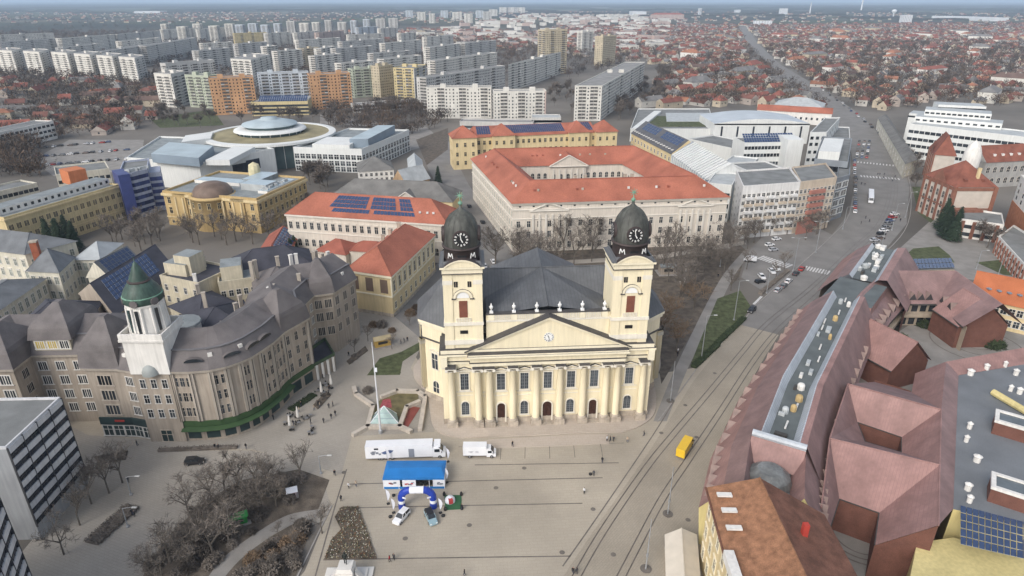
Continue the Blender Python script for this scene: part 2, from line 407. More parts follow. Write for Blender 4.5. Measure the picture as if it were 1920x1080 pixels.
sheet('car_park_lane', GP([(1390, 520), (1405, 470), (1440, 432), (1530, 425), (1560, 440), (1500, 495), (1440, 552)]), 0.030, M_asph)
sheet('school_street', GP([(700, 600), (740, 590), (815, 500), (840, 470), (846, 400), (795, 300), (820, 265), (866, 266), (850, 290), (878, 345), (968, 472), (900, 560), (800, 640)]), 0.022, M_asph)
sheet('park_floor', GP([(860, 510), (940, 470), (1370, 445), (1400, 470), (1385, 520), (1330, 570), (1240, 720), (1230, 660), (1230, 560), (900, 560)]), 0.021, M_soil)
sheet('park_path', smooth_line(GP([(1225, 790), (1262, 700), (1295, 630), (1330, 560), (1360, 510), (1395, 470)])) + smooth_line(GP([(1408, 474), (1378, 515), (1350, 570), (1322, 630), (1290, 690), (1250, 790)])), 0.034, M_walk)
sheet('park_cross_path', GP([(1000, 492), (1230, 478), (1395, 452), (1400, 458), (1235, 486), (1000, 499)]), 0.03, M_plaza2)
sheet('lawn', GP([(1296, 680), (1312, 640), (1345, 560), (1388, 545), (1408, 575), (1392, 600), (1325, 662), (1306, 686)]), 0.045, M_grass)
sheet('church_lawn', GP([(710, 700), (745, 672), (752, 700)] ), 0.04, M_grass)
sheet('flower_lawn', GP([(688, 704), (712, 672), (752, 660), (790, 640), (796, 650), (755, 678), (750, 703)]), 0.042, M_grass)
sheet('left_park_floor', GP([(265, 1085), (310, 1010), (385, 940), (455, 900), (560, 880), (618, 900), (596, 958), (540, 968), (450, 1020), (392, 1085)]), 0.034, M_soil)
sheet('left_park_bed', GP([(405, 1085), (465, 1030), (545, 985), (590, 965), (553, 1085)]), 0.034, M_soil)
sheet('curved_path', smooth_line(GP([(385, 1090), (420, 1045), (480, 1000), (540, 966), (600, 955)])) + smooth_line(GP([(592, 972), (545, 985), (495, 1015), (450, 1050), (415, 1090)])), 0.05, M_walk)
sheet('roof_garden_courtyard', GP([(1560, 700), (1720, 600), (1930, 590), (1930, 720), (1700, 790), (1600, 790)]), 0.03, M_walk)
sheet('mall_yard', GP([(1540, 940), (1740, 960), (1740, 1090), (1560, 1090)]), 0.03, M_walk)
sheet('school_forecourt', GP([(1660, 490), (1760, 400), (1740, 330), (1720, 300), (1760, 300), (1800, 400), (1925, 500), (1925, 540), (1660, 500)]), 0.028, M_walk)
sheet('school_lawn', GP([(1690, 485), (1712, 466), (1760, 462), (1780, 478), (1790, 492), (1700, 494)]), 0.04, M_grass)
sheet('school_lawn_strip', GP([(1722, 400), (1710, 350), (1728, 350), (1760, 405), (1745, 418)]), 0.04, M_grass)
sheet('right_lawn', GP([(1830, 492), (1925, 482), (1925, 520), (1880, 515)]), 0.04, M_grass)
sheet('left_car_park', GP([(60, 300), (130, 262), (270, 262), (262, 320), (100, 330)]), 0.03, M_walk)
sheet('north_lawn', GP([(280, 222), (400, 205), (420, 235), (300, 240)]), 0.03, M_grass)
sheet('north_street', GP([(600, 215), (800, 238), (830, 265), (760, 285), (760, 240), (600, 232)]), 0.025, M_walk)
sheet('tower_lawn', GP([(780, 262), (840, 240), (840, 280), (800, 310)]), 0.028, M_soil)
# dark drains and joints across the square, rails, painted markings
sq = empty('paving_drain', (0, 0, 0), None, None); sq['kind'] = 'structure'
for pts in ([(606, 1050), (840, 1046), (1070, 1043)], [(640, 953), (870, 948), (1092, 944)], [(655, 908), (880, 902), (1130, 896)], [(890, 872), (1160, 868)], [(860, 838), (1170, 831)], [(590, 1085), (628, 950), (650, 880)], [(1055, 1062), (1130, 955), (1225, 815), (1262, 755)], [(940, 832), (938, 862)], [(985, 831), (984, 860)], [(1075, 829), (1078, 858)], [(1125, 828), (1130, 856)], [(1030, 830), (1031, 860)]):
    ribbon(MB(), smooth_line(GP(pts), 3), 0.28 if pts[0][1] > 870 else 0.14, 0.046, M_line).build('drain_line', sq)
for x, y in ((983, 878), (1054, 1036), (1112, 955), (645, 886), (1290, 975), (1306, 820), (1240, 812), (880, 985), (760, 1010), (930, 915), (420, 855), (1150, 1040), (1340, 700), (1285, 760)):
    c = G(x, y); MB().lathe([(.001, .056), (.55, .056)], M_line, 12, (c.x, c.y)).build('manhole_cover', sq)
M_rail = mat('rail_steel', (0.135, 0.115, 0.1), 0.5, 0.25, 0.6, metal=0.2)
tr = tag(empty('tram_track', (0, 0, 0), None, None), kind='structure')
for pts in ([(1065, 1110), (1128, 1000), (1210, 880), (1262, 815), (1330, 735), (1392, 660), (1440, 605), (1520, 540), (1600, 465), (1650, 415), (1668, 350), (1650, 290)],
            [(1150, 1110), (1186, 1040), (1242, 935), (1292, 860), (1352, 770), (1412, 678), (1462, 616), (1535, 550), (1612, 472), (1662, 418), (1680, 350), (1661, 288)]):
    c = smooth_line(GP(pts), 8)
    for off in (-0.75, 0.75):
        line = []
        for i in range(len(c)):
            d = (c[min(i + 1, len(c) - 1)] - c[max(i - 1, 0)]).normalized(); line.append(c[i] + Vector((-d.y, d.x)) * off)
        ribbon(MB(), line, 0.24, 0.05, M_rail, 0.012).build('rail', tr)
kb = tag(empty('kerb', (0, 0, 0), None, None), kind='structure')
for pts in ([(1306, 690), (1325, 665), (1392, 603), (1412, 577), (1440, 552), (1500, 497), (1560, 442), (1592, 402), (1606, 332)], [(1232, 792), (1262, 752), (1300, 700), (1306, 690)], [(1500, 590), (1560, 549), (1650, 482), (1702, 420), (1707, 350), (1692, 300)], [(556, 1085), (622, 948)]):
    ribbon(MB(), smooth_line(GP(pts), 5), 0.3, 0.02, M_kerb, 0.12).build('kerb_stone', kb)
zb = tag(empty('zebra_crossing', (0, 0, 0), None, None), kind='structure')
def zebra(a, b, n, w, ln, skew=None):
    A, B = G(*a), G(*b); e = (B - A).normalized(); nn = skew or Vector((-e.y, e.x))
    for i in range(n):
        p = lerp(A, B, (i + 0.5) / n); q = [p - e * w / 2 - nn * ln / 2, p + e * w / 2 - nn * ln / 2, p + e * w / 2 + nn * ln / 2, p - e * w / 2 + nn * ln / 2]
        MB().face([(v.x, v.y, 0.052) for v in q], M_white).build('stripe', zb)
zebra((1424, 482), (1482, 500), 11, 0.9, 5.5); zebra((1508, 502), (1556, 512), 9, 0.6, 5)
zebra((1600, 303), (1690, 312), 15, 0.8, 5); zebra((1612, 330), (1688, 336), 13, 0.8, 5)
ribbon(MB(), GP([(1413, 571), (1428, 556)]), 0.9, 0.052, M_white).build('stop_line', zb)
# church terrace with steps
M_terr = brick_mat('terrace_slabs', (0.45, 0.39, 0.33), (0.95, 0.94, 0.93), (0.84, 0.82, 0.8), 1.4, 0.9, 0.03, R(-4))
terr = smooth_line(GP([(775, 690), (778, 712), (800, 738), (806, 770), (812, 800), (832, 816), (868, 822)]), 5) + GP([(980, 818), (1090, 813)]) + smooth_line(GP([(1165, 812), (1200, 800), (1226, 778), (1230, 745), (1226, 715), (1238, 690), (1236, 660), (1228, 640)]), 5) + GP([(1200, 600), (830, 610)])
sheet('church_terrace', terr, 0.30, M_terr, 0.3)
sheet('terrace_step', GP([(868, 835), (924, 824), (1000, 820), (1090, 815), (1140, 815), (1142, 832), (1060, 836), (930, 841)]), 0.16, M_terr, 0.16)
# ================================================================== great church
C_y = mat('church_yellow', (0.75, 0.67, 0.48), 0.85, 0.06, 0.12, streak=0.07, fine=0.025)
C_w = mat('church_white_trim', (0.70, 0.66, 0.57), 0.85, 0.06, 0.4, streak=0.06)
C_c = mat('church_cream', (0.75, 0.685, 0.52), 0.85, 0.06, 0.3, streak=0.05)
C_slate = lines_mat('church_slate', (0.108, 0.112, 0.118), (0.08, 0.083, 0.088), 0.9, R(4), 0.1, 0.55, 0.2)
C_dark = mat('dark_sheet_metal', (0.075, 0.07, 0.068), 0.6, 0.2, 0.5)
C_dome = mat('dome_copper', (0.072, 0.074, 0.066), 0.55, 0.35, 0.35, streak=0.25)
C_drum = mat('dome_drum', (0.055, 0.042, 0.04), 0.6, 0.2, 0.4)
C_verd = mat('verdigris', (0.16, 0.30, 0.22), 0.7, 0.3, 1.0)
C_red = mat('louvre_red', (0.20, 0.075, 0.05), 0.7, 0.1, 1.0)
C_base = mat('plinth_stone', (0.40, 0.345, 0.28), 0.9, 0.2, 0.6, streak=0.15)
C_door = mat('church_door_wood', (0.05, 0.022, 0.016), 0.6, 0.25, 1.0)
C_pane = mat('church_pane', (0.06, 0.07, 0.08), 0.2, 0.3, 0.6, rnd=0.35)
C_mun = mat('muntin_blue_grey', (0.16, 0.17, 0.18), 0.6, 0.1)
C_face = mat('clock_black', (0.015, 0.015, 0.016), 0.5, 0.1); C_num = mat('clock_white', (0.75, 0.75, 0.73), 0.6, 0.05)
FL, FRt = G(832, 797), G(1214, 781)
CO = (FL + FRt) / 2; CU = (FRt - FL).normalized(); CV = Vector((-CU.y, CU.x)); CA = math.atan2(CU.y, CU.x)
def L(u, v, z=None):
    p = CO + CU * u + CV * v
    return (p.x, p.y) if z is None else (p.x, p.y, z)
church = empty('great_church', (*L(0, 15), 0.0), 'large pale yellow church with two clock towers and dark domes on the square', 'church')
class LB(MB):
    """mesh builder in the church's own frame (u along the front, v back)"""
    def b(s, u0, u1, v0, v1, z0, z1, m, top=None): return s.box(L((u0 + u1) / 2, (v0 + v1) / 2, (z0 + z1) / 2), (u1 - u0, v1 - v0, z1 - z0), m, CA, top)
    def F(s, pts, m): s.face([L(*p) for p in pts], m); return s
def cp(name, mb, parent=None, smooth=False): return mb.build(name, parent or church, smooth)
Z0 = 0.3
# front block body (corner bays set back a little behind the middle)
fw = LB(); fw.b(-25.6, 25.6, 0.6, 12, Z0, 20.4, C_y); fw.b(-18.9, 18.9, 0.0, 0.6, Z0, 20.4, C_y); front = cp('front_wall', fw)
pl = LB(); pl.b(-25.8, 25.8, 0.4, 0.6, Z0, 1.7, C_base); pl.b(-19.1, 19.1, -0.2, 0.0, Z0, 1.7, C_base); cp('plinth', pl)
# entablature: architrave, frieze, cornice
en = LB(); en.b(-26.0, 26.0, 0.25, 0.6, 17.7, 18.7, C_c); en.b(-19.3, 19.3, -1.2, 0.0, 17.7, 18.7, C_c); en.b(-26.1, 26.1, 0.05, 0.6, 18.7, 20.4, C_y); en.b(-19.4, 19.4, -1.1, 0.0, 18.7, 20.4, C_y)
ent = cp('entablature', en)
ln = LB(); ln.b(-26.3, 26.3, -0.15, 0.6, 18.62, 18.78, C_dark); ln.b(-19.6, 19.6, -1.35, 0.0, 18.6, 18.8, C_dark); cp('moulding_line', ln, ent)
co = LB(); co.b(-26.9, 26.9, -0.7, 12.4, 20.4, 20.9, C_c, C_dark); co.b(-20.0, 20.0, -2.1, -0.7, 20.4, 20.9, C_c, C_dark); co.b(-26.5, 26.5, -0.2, 12.2, 20.9, 21.9, C_c, C_dark); co.b(-19.8, 19.8, -1.9, -0.2, 20.9, 21.25, C_c, C_dark); cp('cornice', co)
# columns
def column(u, v, r, parent):
    e = cp('column', LB().lathe([(r * 1.02, 2.3), (r, 3.0), (r * 0.98, 8), (r * 0.86, 16.4), (r * 0.92, 16.45)], C_y, 18, L(u, v)), parent, True)
    b = LB(); b.b(u - r * 1.45, u + r * 1.45, v - r * 1.45, v + r * 1.45, Z0, 1.7, C_base); b.lathe([(r * 1.35, 1.7), (r * 1.35, 2.0), (r * 1.05, 2.3)], C_base, 16, L(u, v)); cp('column_base', b, e)
    b = LB(); b.lathe([(r * 0.92, 16.4), (r * 1.05, 16.7)], C_w, 16, L(u, v)); b.b(u - r * 1.35, u + r * 1.35, v - r * 1.2, v + r * 1.2, 17.15, 17.45, C_w); b.b(u - r * 1.4, u + r * 1.4, v - r * 1.3, v + r * 1.25, 17.45, 17.7, C_dark)
    for sg in (-1, 1):
        p0, p1 = L(u + sg * r * 1.15, v - r * 1.15, 16.85), L(u + sg * r * 1.15, v + r * 1.15, 16.85); b.tube(p0, p1, r * 0.42, r * 0.42, C_w, 10)
    cp('capital', b, e)
for u in (-17.6, -14.7, -8.9, -3.0, 3.0, 8.9, 14.7, 17.6): column(u, -1.0, 0.92, church)
for u in (-24.2, 24.2): column(u, -0.6, 0.92, church)
for sg in (-1, 1):
    p = LB(); u = sg * 25.7; p.b(u - 0.7, u + 0.7, 0.3, 1.9, 1.7, 17.4, C_y); p.b(u - 0.85, u + 0.85, 0.15, 2.05, Z0, 1.7, C_base); p.b(u - 0.85, u + 0.85, 0.15, 2.05, 16.6, 17.5, C_w); cp('corner_pilaster', p)
    r = LB(); r.b(min(sg * 25, sg * 26.6), max(sg * 25, sg * 26.6), -0.9, 1.0, 17.5, 20.4, C_c); cp('entablature_block', r)
for a, b_, v in ((-23.1, -18.9, 0.6), (18.9, 23.1, 0.6), (-16.5, -15.8, 0), (-13.6, -10, 0), (-7.8, -4.1, 0), (-1.9, 1.9, 0), (4.1, 7.8, 0), (10, 13.6, 0), (15.8, 16.5, 0)):
    cp('string_course', LB().b(a, b_, v - 0.22, v, 9.45, 9.65, C_w)); cp('string_course', LB().b(a, b_, v - 0.14, v, 8.35, 8.5, C_w))
def ch_window(u, v, z, w, h, ang=None, parent=None, arch=False, pane=C_pane):
    """church window: surround > pane and bars"""
    t = 0.28; fr = LB(); zc = z + h - w / 2 if arch else z + h
    for a, b_ in ((u - w / 2 - t, u - w / 2), (u + w / 2, u + w / 2 + t)): fr.b(a, b_, v - 0.3, v, z - 0.1, zc, C_w)
    fr.b(u - w / 2 - t - 0.15, u + w / 2 + t + 0.15, v - 0.4, v, z - 0.4, z - 0.1, C_w)
    n = 10; arcp = [(u + w / 2 * math.cos(math.pi * j / n), zc + w / 2 * math.sin(math.pi * j / n)) for j in range(n + 1)]
    if arch:
        for j in range(n):
            k = 1 + 2 * t / w; o0 = (u + (arcp[j][0] - u) * k, zc + (arcp[j][1] - zc) * k); o1 = (u + (arcp[j + 1][0] - u) * k, zc + (arcp[j + 1][1] - zc) * k)
            fr.F([(o0[0], v - 0.3, o0[1]), (o1[0], v - 0.3, o1[1]), (arcp[j + 1][0], v - 0.3, arcp[j + 1][1]), (arcp[j][0], v - 0.3, arcp[j][1])], C_w)
            fr.F([(o0[0], v - 0.3, o0[1]), (o0[0], v, o0[1]), (o1[0], v, o1[1]), (o1[0], v - 0.3, o1[1])], C_w)
    else: fr.b(u - w / 2 - t, u + w / 2 + t, v - 0.3, v, zc, zc + t, C_w)
    win = cp('window', fr, parent)
    pb = LB(); pts = [(u - w / 2, v - 0.05, z - 0.1), (u + w / 2, v - 0.05, z - 0.1)] + ([(a, v - 0.05, c) for a, c in arcp] if arch else [(u + w / 2, v - 0.05, zc), (u - w / 2, v - 0.05, zc)])
    pb.F(pts, pane); cp('pane', pb, win)
    mb = LB(); mb.b(u - 0.12, u + 0.12, v - 0.16, v - 0.05, z, z + h - 0.05, C_mun)
    for q in (-w / 4, w / 4): mb.b(u + q - 0.045, u + q + 0.045, v - 0.12, v - 0.05, z, zc - 0.02, C_mun)
    for k in range(1, 5): zz = z + (zc - z) * k / 5; mb.b(u - w / 2, u + w / 2, v - 0.11, v - 0.05, zz - 0.05, zz + 0.05, C_mun)
    cp('glazing_bar', mb, win); return win
def ch_ped(u, v, z, w, parent):
    b = LB(); e = w * 0.85
    b.b(u - e, u + e, v - 0.5, v, z, z + 0.22, C_w)
    for s_ in (-1, 1):
        b.F([(u + s_ * (e + .1), v - 0.55, z + 0.2), (u, v - 0.55, z + 0.95), (u, v - 0.55, z + 1.2), (u + s_ * (e + .3), v - 0.55, z + 0.35)], C_w)
        b.F([(u + s_ * (e + .3), v - 0.55, z + 0.35), (u, v - 0.55, z + 1.2), (u, v, z + 1.2), (u + s_ * (e + .3), v, z + 0.35)], C_dark)
        b.F([(u + s_ * (e + .1), v - 0.55, z + 0.2), (u, v - 0.55, z + 0.95), (u, v, z + 0.95), (u + s_ * (e + .1), v, z + 0.2)], C_w)
    cp('window_pediment', b, parent)
for u in (-20.9, -11.8, -5.9, 0, 5.9, 11.8, 20.9):
    v = 0.6 if abs(u) > 20 else 0.0
    w = ch_window(u, v, 10.2, 2.0, 4.7); ch_ped(u, v, 15.6, 2.3, w)
for u in (-20.9, -5.9, 5.9, 20.9): ch_window(u, 0.6 if abs(u) > 20 else 0.0, 2.7, 1.9, 3.9, arch=True)
for u in (-11.8, 0.0, 11.8):
    w = 2.0 if u else 2.3; hh = 5.9; b = LB(); zc = Z0 + hh - w / 2; n = 10
    for a, b_ in ((u - w / 2 - 0.35, u - w / 2), (u + w / 2, u + w / 2 + 0.35)): b.b(a, b_, -0.35, 0, Z0, zc, C_w)
    A_ = [(math.cos(math.pi * j / n), math.sin(math.pi * j / n)) for j in range(n + 1)]
    for j in range(n):
        q = [(u + A_[j + e][0] * rr, -0.35, zc + A_[j + e][1] * rr) for e, rr in ((0, w / 2 + 0.35), (1, w / 2 + 0.35), (1, w / 2), (0, w / 2))]; b.F(q, C_w)
        b.F([q[0], (q[0][0], 0, q[0][2]), (q[1][0], 0, q[1][2]), q[1]], C_w)
    d = cp('door', b)
    lb = LB(); lb.F([(u - w / 2, -0.05, Z0 + .02), (u + w / 2, -0.05, Z0 + .02)] + [(u + a * w / 2, -0.05, zc + c * w / 2) for a, c in A_], C_door); cp('arched_leaf', lb, d)
    for s_ in (-1, 1):
        k = LB(); k.b(u + s_ * w / 4 - w * 0.2, u + s_ * w / 4 + w * 0.2, -0.13, -0.05, Z0 + 0.3, zc - 0.1, C_door); k.b(u + s_ * w / 4 - w * .14, u + s_ * w / 4 + w * .14, -0.16, -0.13, Z0 + .6, Z0 + 2.2, C_door); k.b(u + s_ * w / 4 - w * .14, u + s_ * w / 4 + w * .14, -0.16, -0.13, Z0 + 2.6, zc - .4, C_door); cp('leaf_panel', k, d)
    st = LB(); st.b(u - 2.2, u + 2.2, -2.2, -0.35, Z0, Z0 + 0.16, C_base); cp('door_step', st, d)
# pediment
pe = LB(); HB, ZA, ZB = 19.2, 29.6, 21.3
pe.F([(-HB, 0.1, ZB), (HB, 0.1, ZB), (0, 0.1, ZA)], C_y); cp('tympanum', pe)
rk = LB()
for s_ in (-1, 1):
    def cross(a, b_, c, d, m):
        rk.F([(s_ * p[0], p[1], p[2]) for p in (a, b_, c, d)], m)
    e = 0.85; a0, a1 = (HB + 1.2, 0, 20.9 + .35), (0, 0, ZA + e + .6)
    cross((HB + 1.2, -.4, ZB), (HB + 0.2, -.4, ZB), (0, -.4, ZA), (0, -.4, ZA + e), C_c)
    cross((HB + 0.2, -.4, ZB), (HB + 0.2, .1, ZB), (0, .1, ZA), (0, -.4, ZA), C_c)
    cross((HB + 1.5, -.7, ZB + .1), (0, -.7, ZA + e + .1), (0, 1.9, ZA + e + .1), (HB + 1.5, 1.9, ZB + .1), C_dark)
    cross((HB + 1.5, -.7, ZB - .05), (0, -.7, ZA + e - .12), (0, -.7, ZA + e + .1), (HB + 1.5, -.7, ZB + .1), C_dark)
cp('raking_cornice', rk)
def clock_face(c, r, face, parent, num=C_num, nrm=None):
    """round dial with twelve hour bars and two hands; c world point, faces -v"""
    b = MB(); U, V_, nv = Vector((*CU, 0)), Vector((0, 0, 1)), Vector((-CV.x, -CV.y, 0))
    if nrm is not None: nv = nrm; U = Vector((0, 0, 1)).cross(nv) * -1; V_ = U.cross(nv) * -1; U.normalize(); V_.normalize()
    c = Vector(c); n = 24
    rim = [c + (U * math.cos(2 * math.pi * j / n) + V_ * math.sin(2 * math.pi * j / n)) * r for j in range(n)]
    b.face([p + nv * 0.12 for p in rim], face)
    for j in range(n): b.face([rim[j], rim[(j + 1) % n], rim[(j + 1) % n] + nv * 0.12, rim[j] + nv * 0.12], face)
    d = cp('clock', b, parent)
    def bar(a, r0, r1, w, m, name, lift):
        q = U * math.sin(a) + V_ * math.cos(a); t = U * math.cos(a) - V_ * math.sin(a); k = MB()
        k.face([c + nv * lift + q * rr + t * ww for rr, ww in ((r0, -w), (r0, w), (r1, w * 1.25), (r1, -w * 1.25))], m); return k
    nb = MB()
    for h in range(12):
        for dd in ((0,) if h in (1, 5) else (-0.07, 0.07)):
            k = bar(math.pi * h / 6 + dd, r * 0.66, r * 0.95, r * 0.032, num, '', 0.14); nb.v += []
            i = len(nb.v); nb.v += k.v; nb.f.append((i, i + 1, i + 2, i + 3)); nb.m.append(nb.mi(num))
    cp('hour_marks', nb, d)['kind'] = 'stuff'
    hands = MB()
    for a, ln_, w in ((R(170), r * 0.78, r * 0.045), (R(-28), r * 0.45, r * 0.06)):
        k = bar(a, -r * 0.15, ln_, w, num, '', 0.17); i = len(hands.v); hands.v += k.v; hands.f.append((i, i + 1, i + 2, i + 3)); hands.m.append(hands.mi(num))
    cp('clock_hands', hands, d); return d
pc = clock_face(L(0, 0.1, 24.6), 1.25, C_num, None, C_face)
# attic wall with balustrade and urns between the towers
at = LB(); at.b(-15.2, 15.2, 1.9, 2.7, 20.4, 30.3, C_y); at.b(-15.2, 15.2, 1.75, 2.7, 23.2, 23.9, C_w); at.b(-15.2, 15.2, 1.7, 2.9, 28.3, 28.8, C_w); cp('attic_wall', at)
cap = LB(); cap.b(-15.2, 15.2, 1.6, 3.0, 30.3, 30.6, C_dark); cp('attic_coping', cap)
for k, u in enumerate((-13.9, -8.4, -2.8, 2.8, 8.4, 13.9)):
    p = LB(); p.b(u - 0.75, u + 0.75, 1.65, 2.9, 28.8, 30.3, C_c); cp('attic_pier', p)
    ur = LB(); ur.b(u - 0.45, u + 0.45, 1.9, 2.8, 30.6, 31.0, C_num); ur.lathe([(0.2, 31.0), (0.16, 31.4), (0.4, 31.8), (0.5, 32.2), (0.42, 32.35), (0.22, 32.5), (0.18, 32.8), (0.0, 33.2)], C_num, 10, L(u, 2.35)); cp('urn', ur, smooth=False)
for a, b_ in ((-13.1, -9.2), (-7.6, -3.6), (-2.0, 2.0), (3.6, 7.6), (9.2, 13.1)):
    n = 9
    for i in range(n):
        u = a + (b_ - a) * (i + 0.5) / n; bl = LB(); bl.b(u - 0.13, u + 0.13, 1.72, 1.9, 28.85, 30.25, C_w); cp('baluster', bl)
# towers
def tower(uc):
    T = cp('tower', LB().b(uc - 4.45, uc + 4.45, 1.0, 10.5, 20.9, 42.2, C_y)); h = 4.45
    for a, b_ in ((uc - h - .18, uc - h + 2.0), (uc + h - 2.0, uc + h + .18)): cp('tower_pilaster', LB().b(a, b_, 0.78, 10.7, 21.0, 42.0, C_y), T)
    for q in ((uc - h - .3, uc + h + .3, 0.62, 10.85, 23.0, 24.2), (uc - h - .35, uc + h + .35, 0.55, 10.9, 28.2, 29.0), (uc - h - .25, uc - h + 2.05, 0.7, 10.8, 38.9, 40.0), (uc + h - 2.05, uc + h + .25, 0.7, 10.8, 38.9, 40.0)): cp('white_band', LB().b(*q, C_w), T)
    sl = LB(); sl.b(uc - 0.95, uc + 0.95, 0.9, 1.0, 25.8, 26.7, C_face); cp('slot_window', sl, T)
    lv = LB(); lv.b(uc - 1.0, uc + 1.0, 0.93, 1.0, 30.2, 34.6, C_red)
    for i in range(14): lv.b(uc - 1.0, uc + 1.0, 0.86, 0.93, 30.3 + i * .31, 30.47 + i * .31, C_red)
    cp('louvre', lv, T)
    for i in range(10): bb = LB(); u = uc - 1.7 + i * 0.38; bb.b(u - .1, u + .1, 0.8, 1.0, 29.0, 30.1, C_w); cp('baluster', bb, T)
    lu = LB(); n = 10
    lu.F([(uc + 1.5 * math.cos(math.pi * j / n), 0.85, 35.4 + 1.5 * math.sin(math.pi * j / n)) for j in range(n + 1)], C_num); cp('lunette', lu, T)
    ar = LB()
    for j in range(n):
        P = [(uc + rr * math.cos(math.pi * q / n), 0.6, 35.4 + rr * math.sin(math.pi * q / n)) for rr, q in ((2.3, j), (2.3, j + 1), (1.75, j + 1), (1.75, j))]
        ar.F(P, C_c); ar.F([P[0], (P[0][0], 1.0, P[0][2]), (P[1][0], 1.0, P[1][2]), P[1]], C_dark)
    ar.b(uc - 2.7, uc - 1.65, 0.55, 1.0, 35.1, 35.4, C_dark); ar.b(uc + 1.65, uc + 2.7, 0.55, 1.0, 35.1, 35.4, C_dark); cp('arch_moulding', ar, T)
    for q in (-1.6, 1.6):
        s_ = LB(); s_.b(uc + q - .45, uc + q + .45, 0.9, 1.0, 38.2, 39.6, C_face); s_.b(uc + q - .04, uc + q + .04, .84, .9, 38.2, 39.6, C_base); cp('small_window', s_, T)
    # side faces: tall opening
    for sg in (-1, 1):
        s_ = LB(); uu = uc + sg * (h + 0.02); s_.b(min(uu, uu + sg * .06), max(uu, uu + sg * .06), 4.7, 6.7, 30.2, 34.6, C_face); cp('side_louvre', s_, T)
    cn = LB(); cn.b(uc - h - .5, uc + h + .5, 0.4, 11.1, 41.6, 41.75, C_dark); cn.b(uc - h - .3, uc + h + .3, 0.65, 10.9, 41.75, 43.0, C_c); cn.b(uc - h - .75, uc + h + .75, 0.15, 11.35, 43.0, 43.5, C_c, C_dark); cp('tower_cornice', cn, T)
    # segmental gable on the front, flared roof to the drum
    sg_ = LB(); n = 10; w = 4.2; hgt = 1.7
    top = [(uc - w + 2 * w * j / n, 43.5 + hgt * (1 - (2 * j / n - 1) ** 2)) for j in range(n + 1)]
    for vv in (0.1,):
        sg_.F([(a, vv, z) for a, z in top][::-1], C_y)
        for j in range(n): sg_.F([(top[j][0], vv - .25, top[j][1] + .25), (top[j + 1][0], vv - .25, top[j + 1][1] + .25), (top[j + 1][0], 3.5, top[j + 1][1] + .25), (top[j][0], 3.5, top[j][1] + .25)], C_drum)
        for j in range(n): sg_.F([(top[j][0], vv - .25, top[j][1] - .15), (top[j + 1][0], vv - .25, top[j + 1][1] - .15), (top[j + 1][0], vv - .25, top[j + 1][1] + .25), (top[j][0], vv - .25, top[j][1] + .25)], C_c)
    cp('segmental_gable', sg_, T)
    rf = LB(); prev = None
    for k, (s_, z) in enumerate(((5.35, 43.5), (4.8, 43.75), (4.45, 44.1), (4.2, 44.55))):
        cur = [(uc + a * s_, 5.75 + b_ * s_, z) for a, b_ in ((-1, -1), (1, -1), (1, 1), (-1, 1))]
        if prev:
            for j in range(4): rf.F([prev[j], prev[(j + 1) % 4], cur[(j + 1) % 4], cur[j]], C_slate)
        prev = cur
    cp('flared_roof', rf, T)
    D = cp('drum', LB().lathe([(4.25, 43.8), (4.2, 46.9), (4.6, 47.0), (4.65, 47.35), (4.3, 47.5)], C_drum, 28, L(uc, 5.75)), T, True)
    cp('dome', LB().lathe([(4.2, 47.4), (4.28, 48.6), (4.24, 50.1), (4.0, 51.6), (3.45, 53.1), (2.6, 54.4), (1.5, 55.3), (0.7, 55.9), (0.35, 56.3), (0.3, 56.9)], C_dome, 28, L(uc, 5.75)), T, True)
    for j in range(14):
        rb = LB(); a = 2 * math.pi * j / 14 + .22
        pr = [(4.24, 47.5), (4.32, 48.6), (4.28, 50.1), (4.04, 51.6), (3.49, 53.1), (2.64, 54.4), (1.5, 55.35)]
        for (r0, z0), (r1, z1) in zip(pr, pr[1:]): rb.tube(L(uc + r0 * math.cos(a), 5.75 + r0 * math.sin(a), z0), L(uc + r1 * math.cos(a), 5.75 + r1 * math.sin(a), z1), .05, .05, C_dome, 4, False)
        cp('dome_rib', rb, T)
    for du, dv in ((0, -1), (-1, 0), (1, 0)):
        nv = Vector((*(CU * du + CV * dv), 0)); hs = MB(); ctr = Vector(L(uc + du * 3.8, 5.75 + dv * 3.8, 49.9)); p1 = ctr + nv * 0.62
        hs.tube(ctr, p1, 2.0, 1.9, C_drum, 20); ch = cp('clock_housing', hs, T)
        clock_face(p1 + nv * .02, 1.72, C_face, ch, nrm=nv)
    fi = LB(); fi.lathe([(0.3, 56.8), (0.55, 57.1), (0.5, 57.5), (0.12, 57.7), (0.1, 59.0)], C_verd, 8, L(uc, 5.75))
    for j in range(8):
        a = math.pi / 4 * j; c = L(uc, 5.75, 59.0); fi.tube(c, L(uc + 1.0 * math.cos(a), 5.75, 59.0 + 1.0 * math.sin(a)), 0.16, 0.05, C_verd, 4)
    cp('star_finial', fi, T)
    ow = LB(); ow.b(uc - .95, uc + .95, 1.38, 1.65, 45.0, 45.9, C_face); cp('drum_window', ow, T)
    for sg in (-1, 1):
        lt = LB(); c0 = sg * 38
        zz = 44.9; hh = 1.3
        pts = [(-.75, 0), (-.5, 1), (0, .35), (.5, 1), (.75, 0)]
        for (a, z), (b_, z2) in zip(pts, pts[1:]):
            ww = 4.3
            def q(a_): t = R(c0) + a_ / 4.6; return uc + ww * math.sin(t), 5.75 - ww * math.cos(t)
            (ua, va), (ub, vb) = q(a), q(b_); lt.tube(L(ua, va, zz + z * hh), L(ub, vb, zz + z2 * hh), .13, .13, C_num, 4)
        cp('letter', lt, T)
    return T
tower(-20.6); tower(19.9)
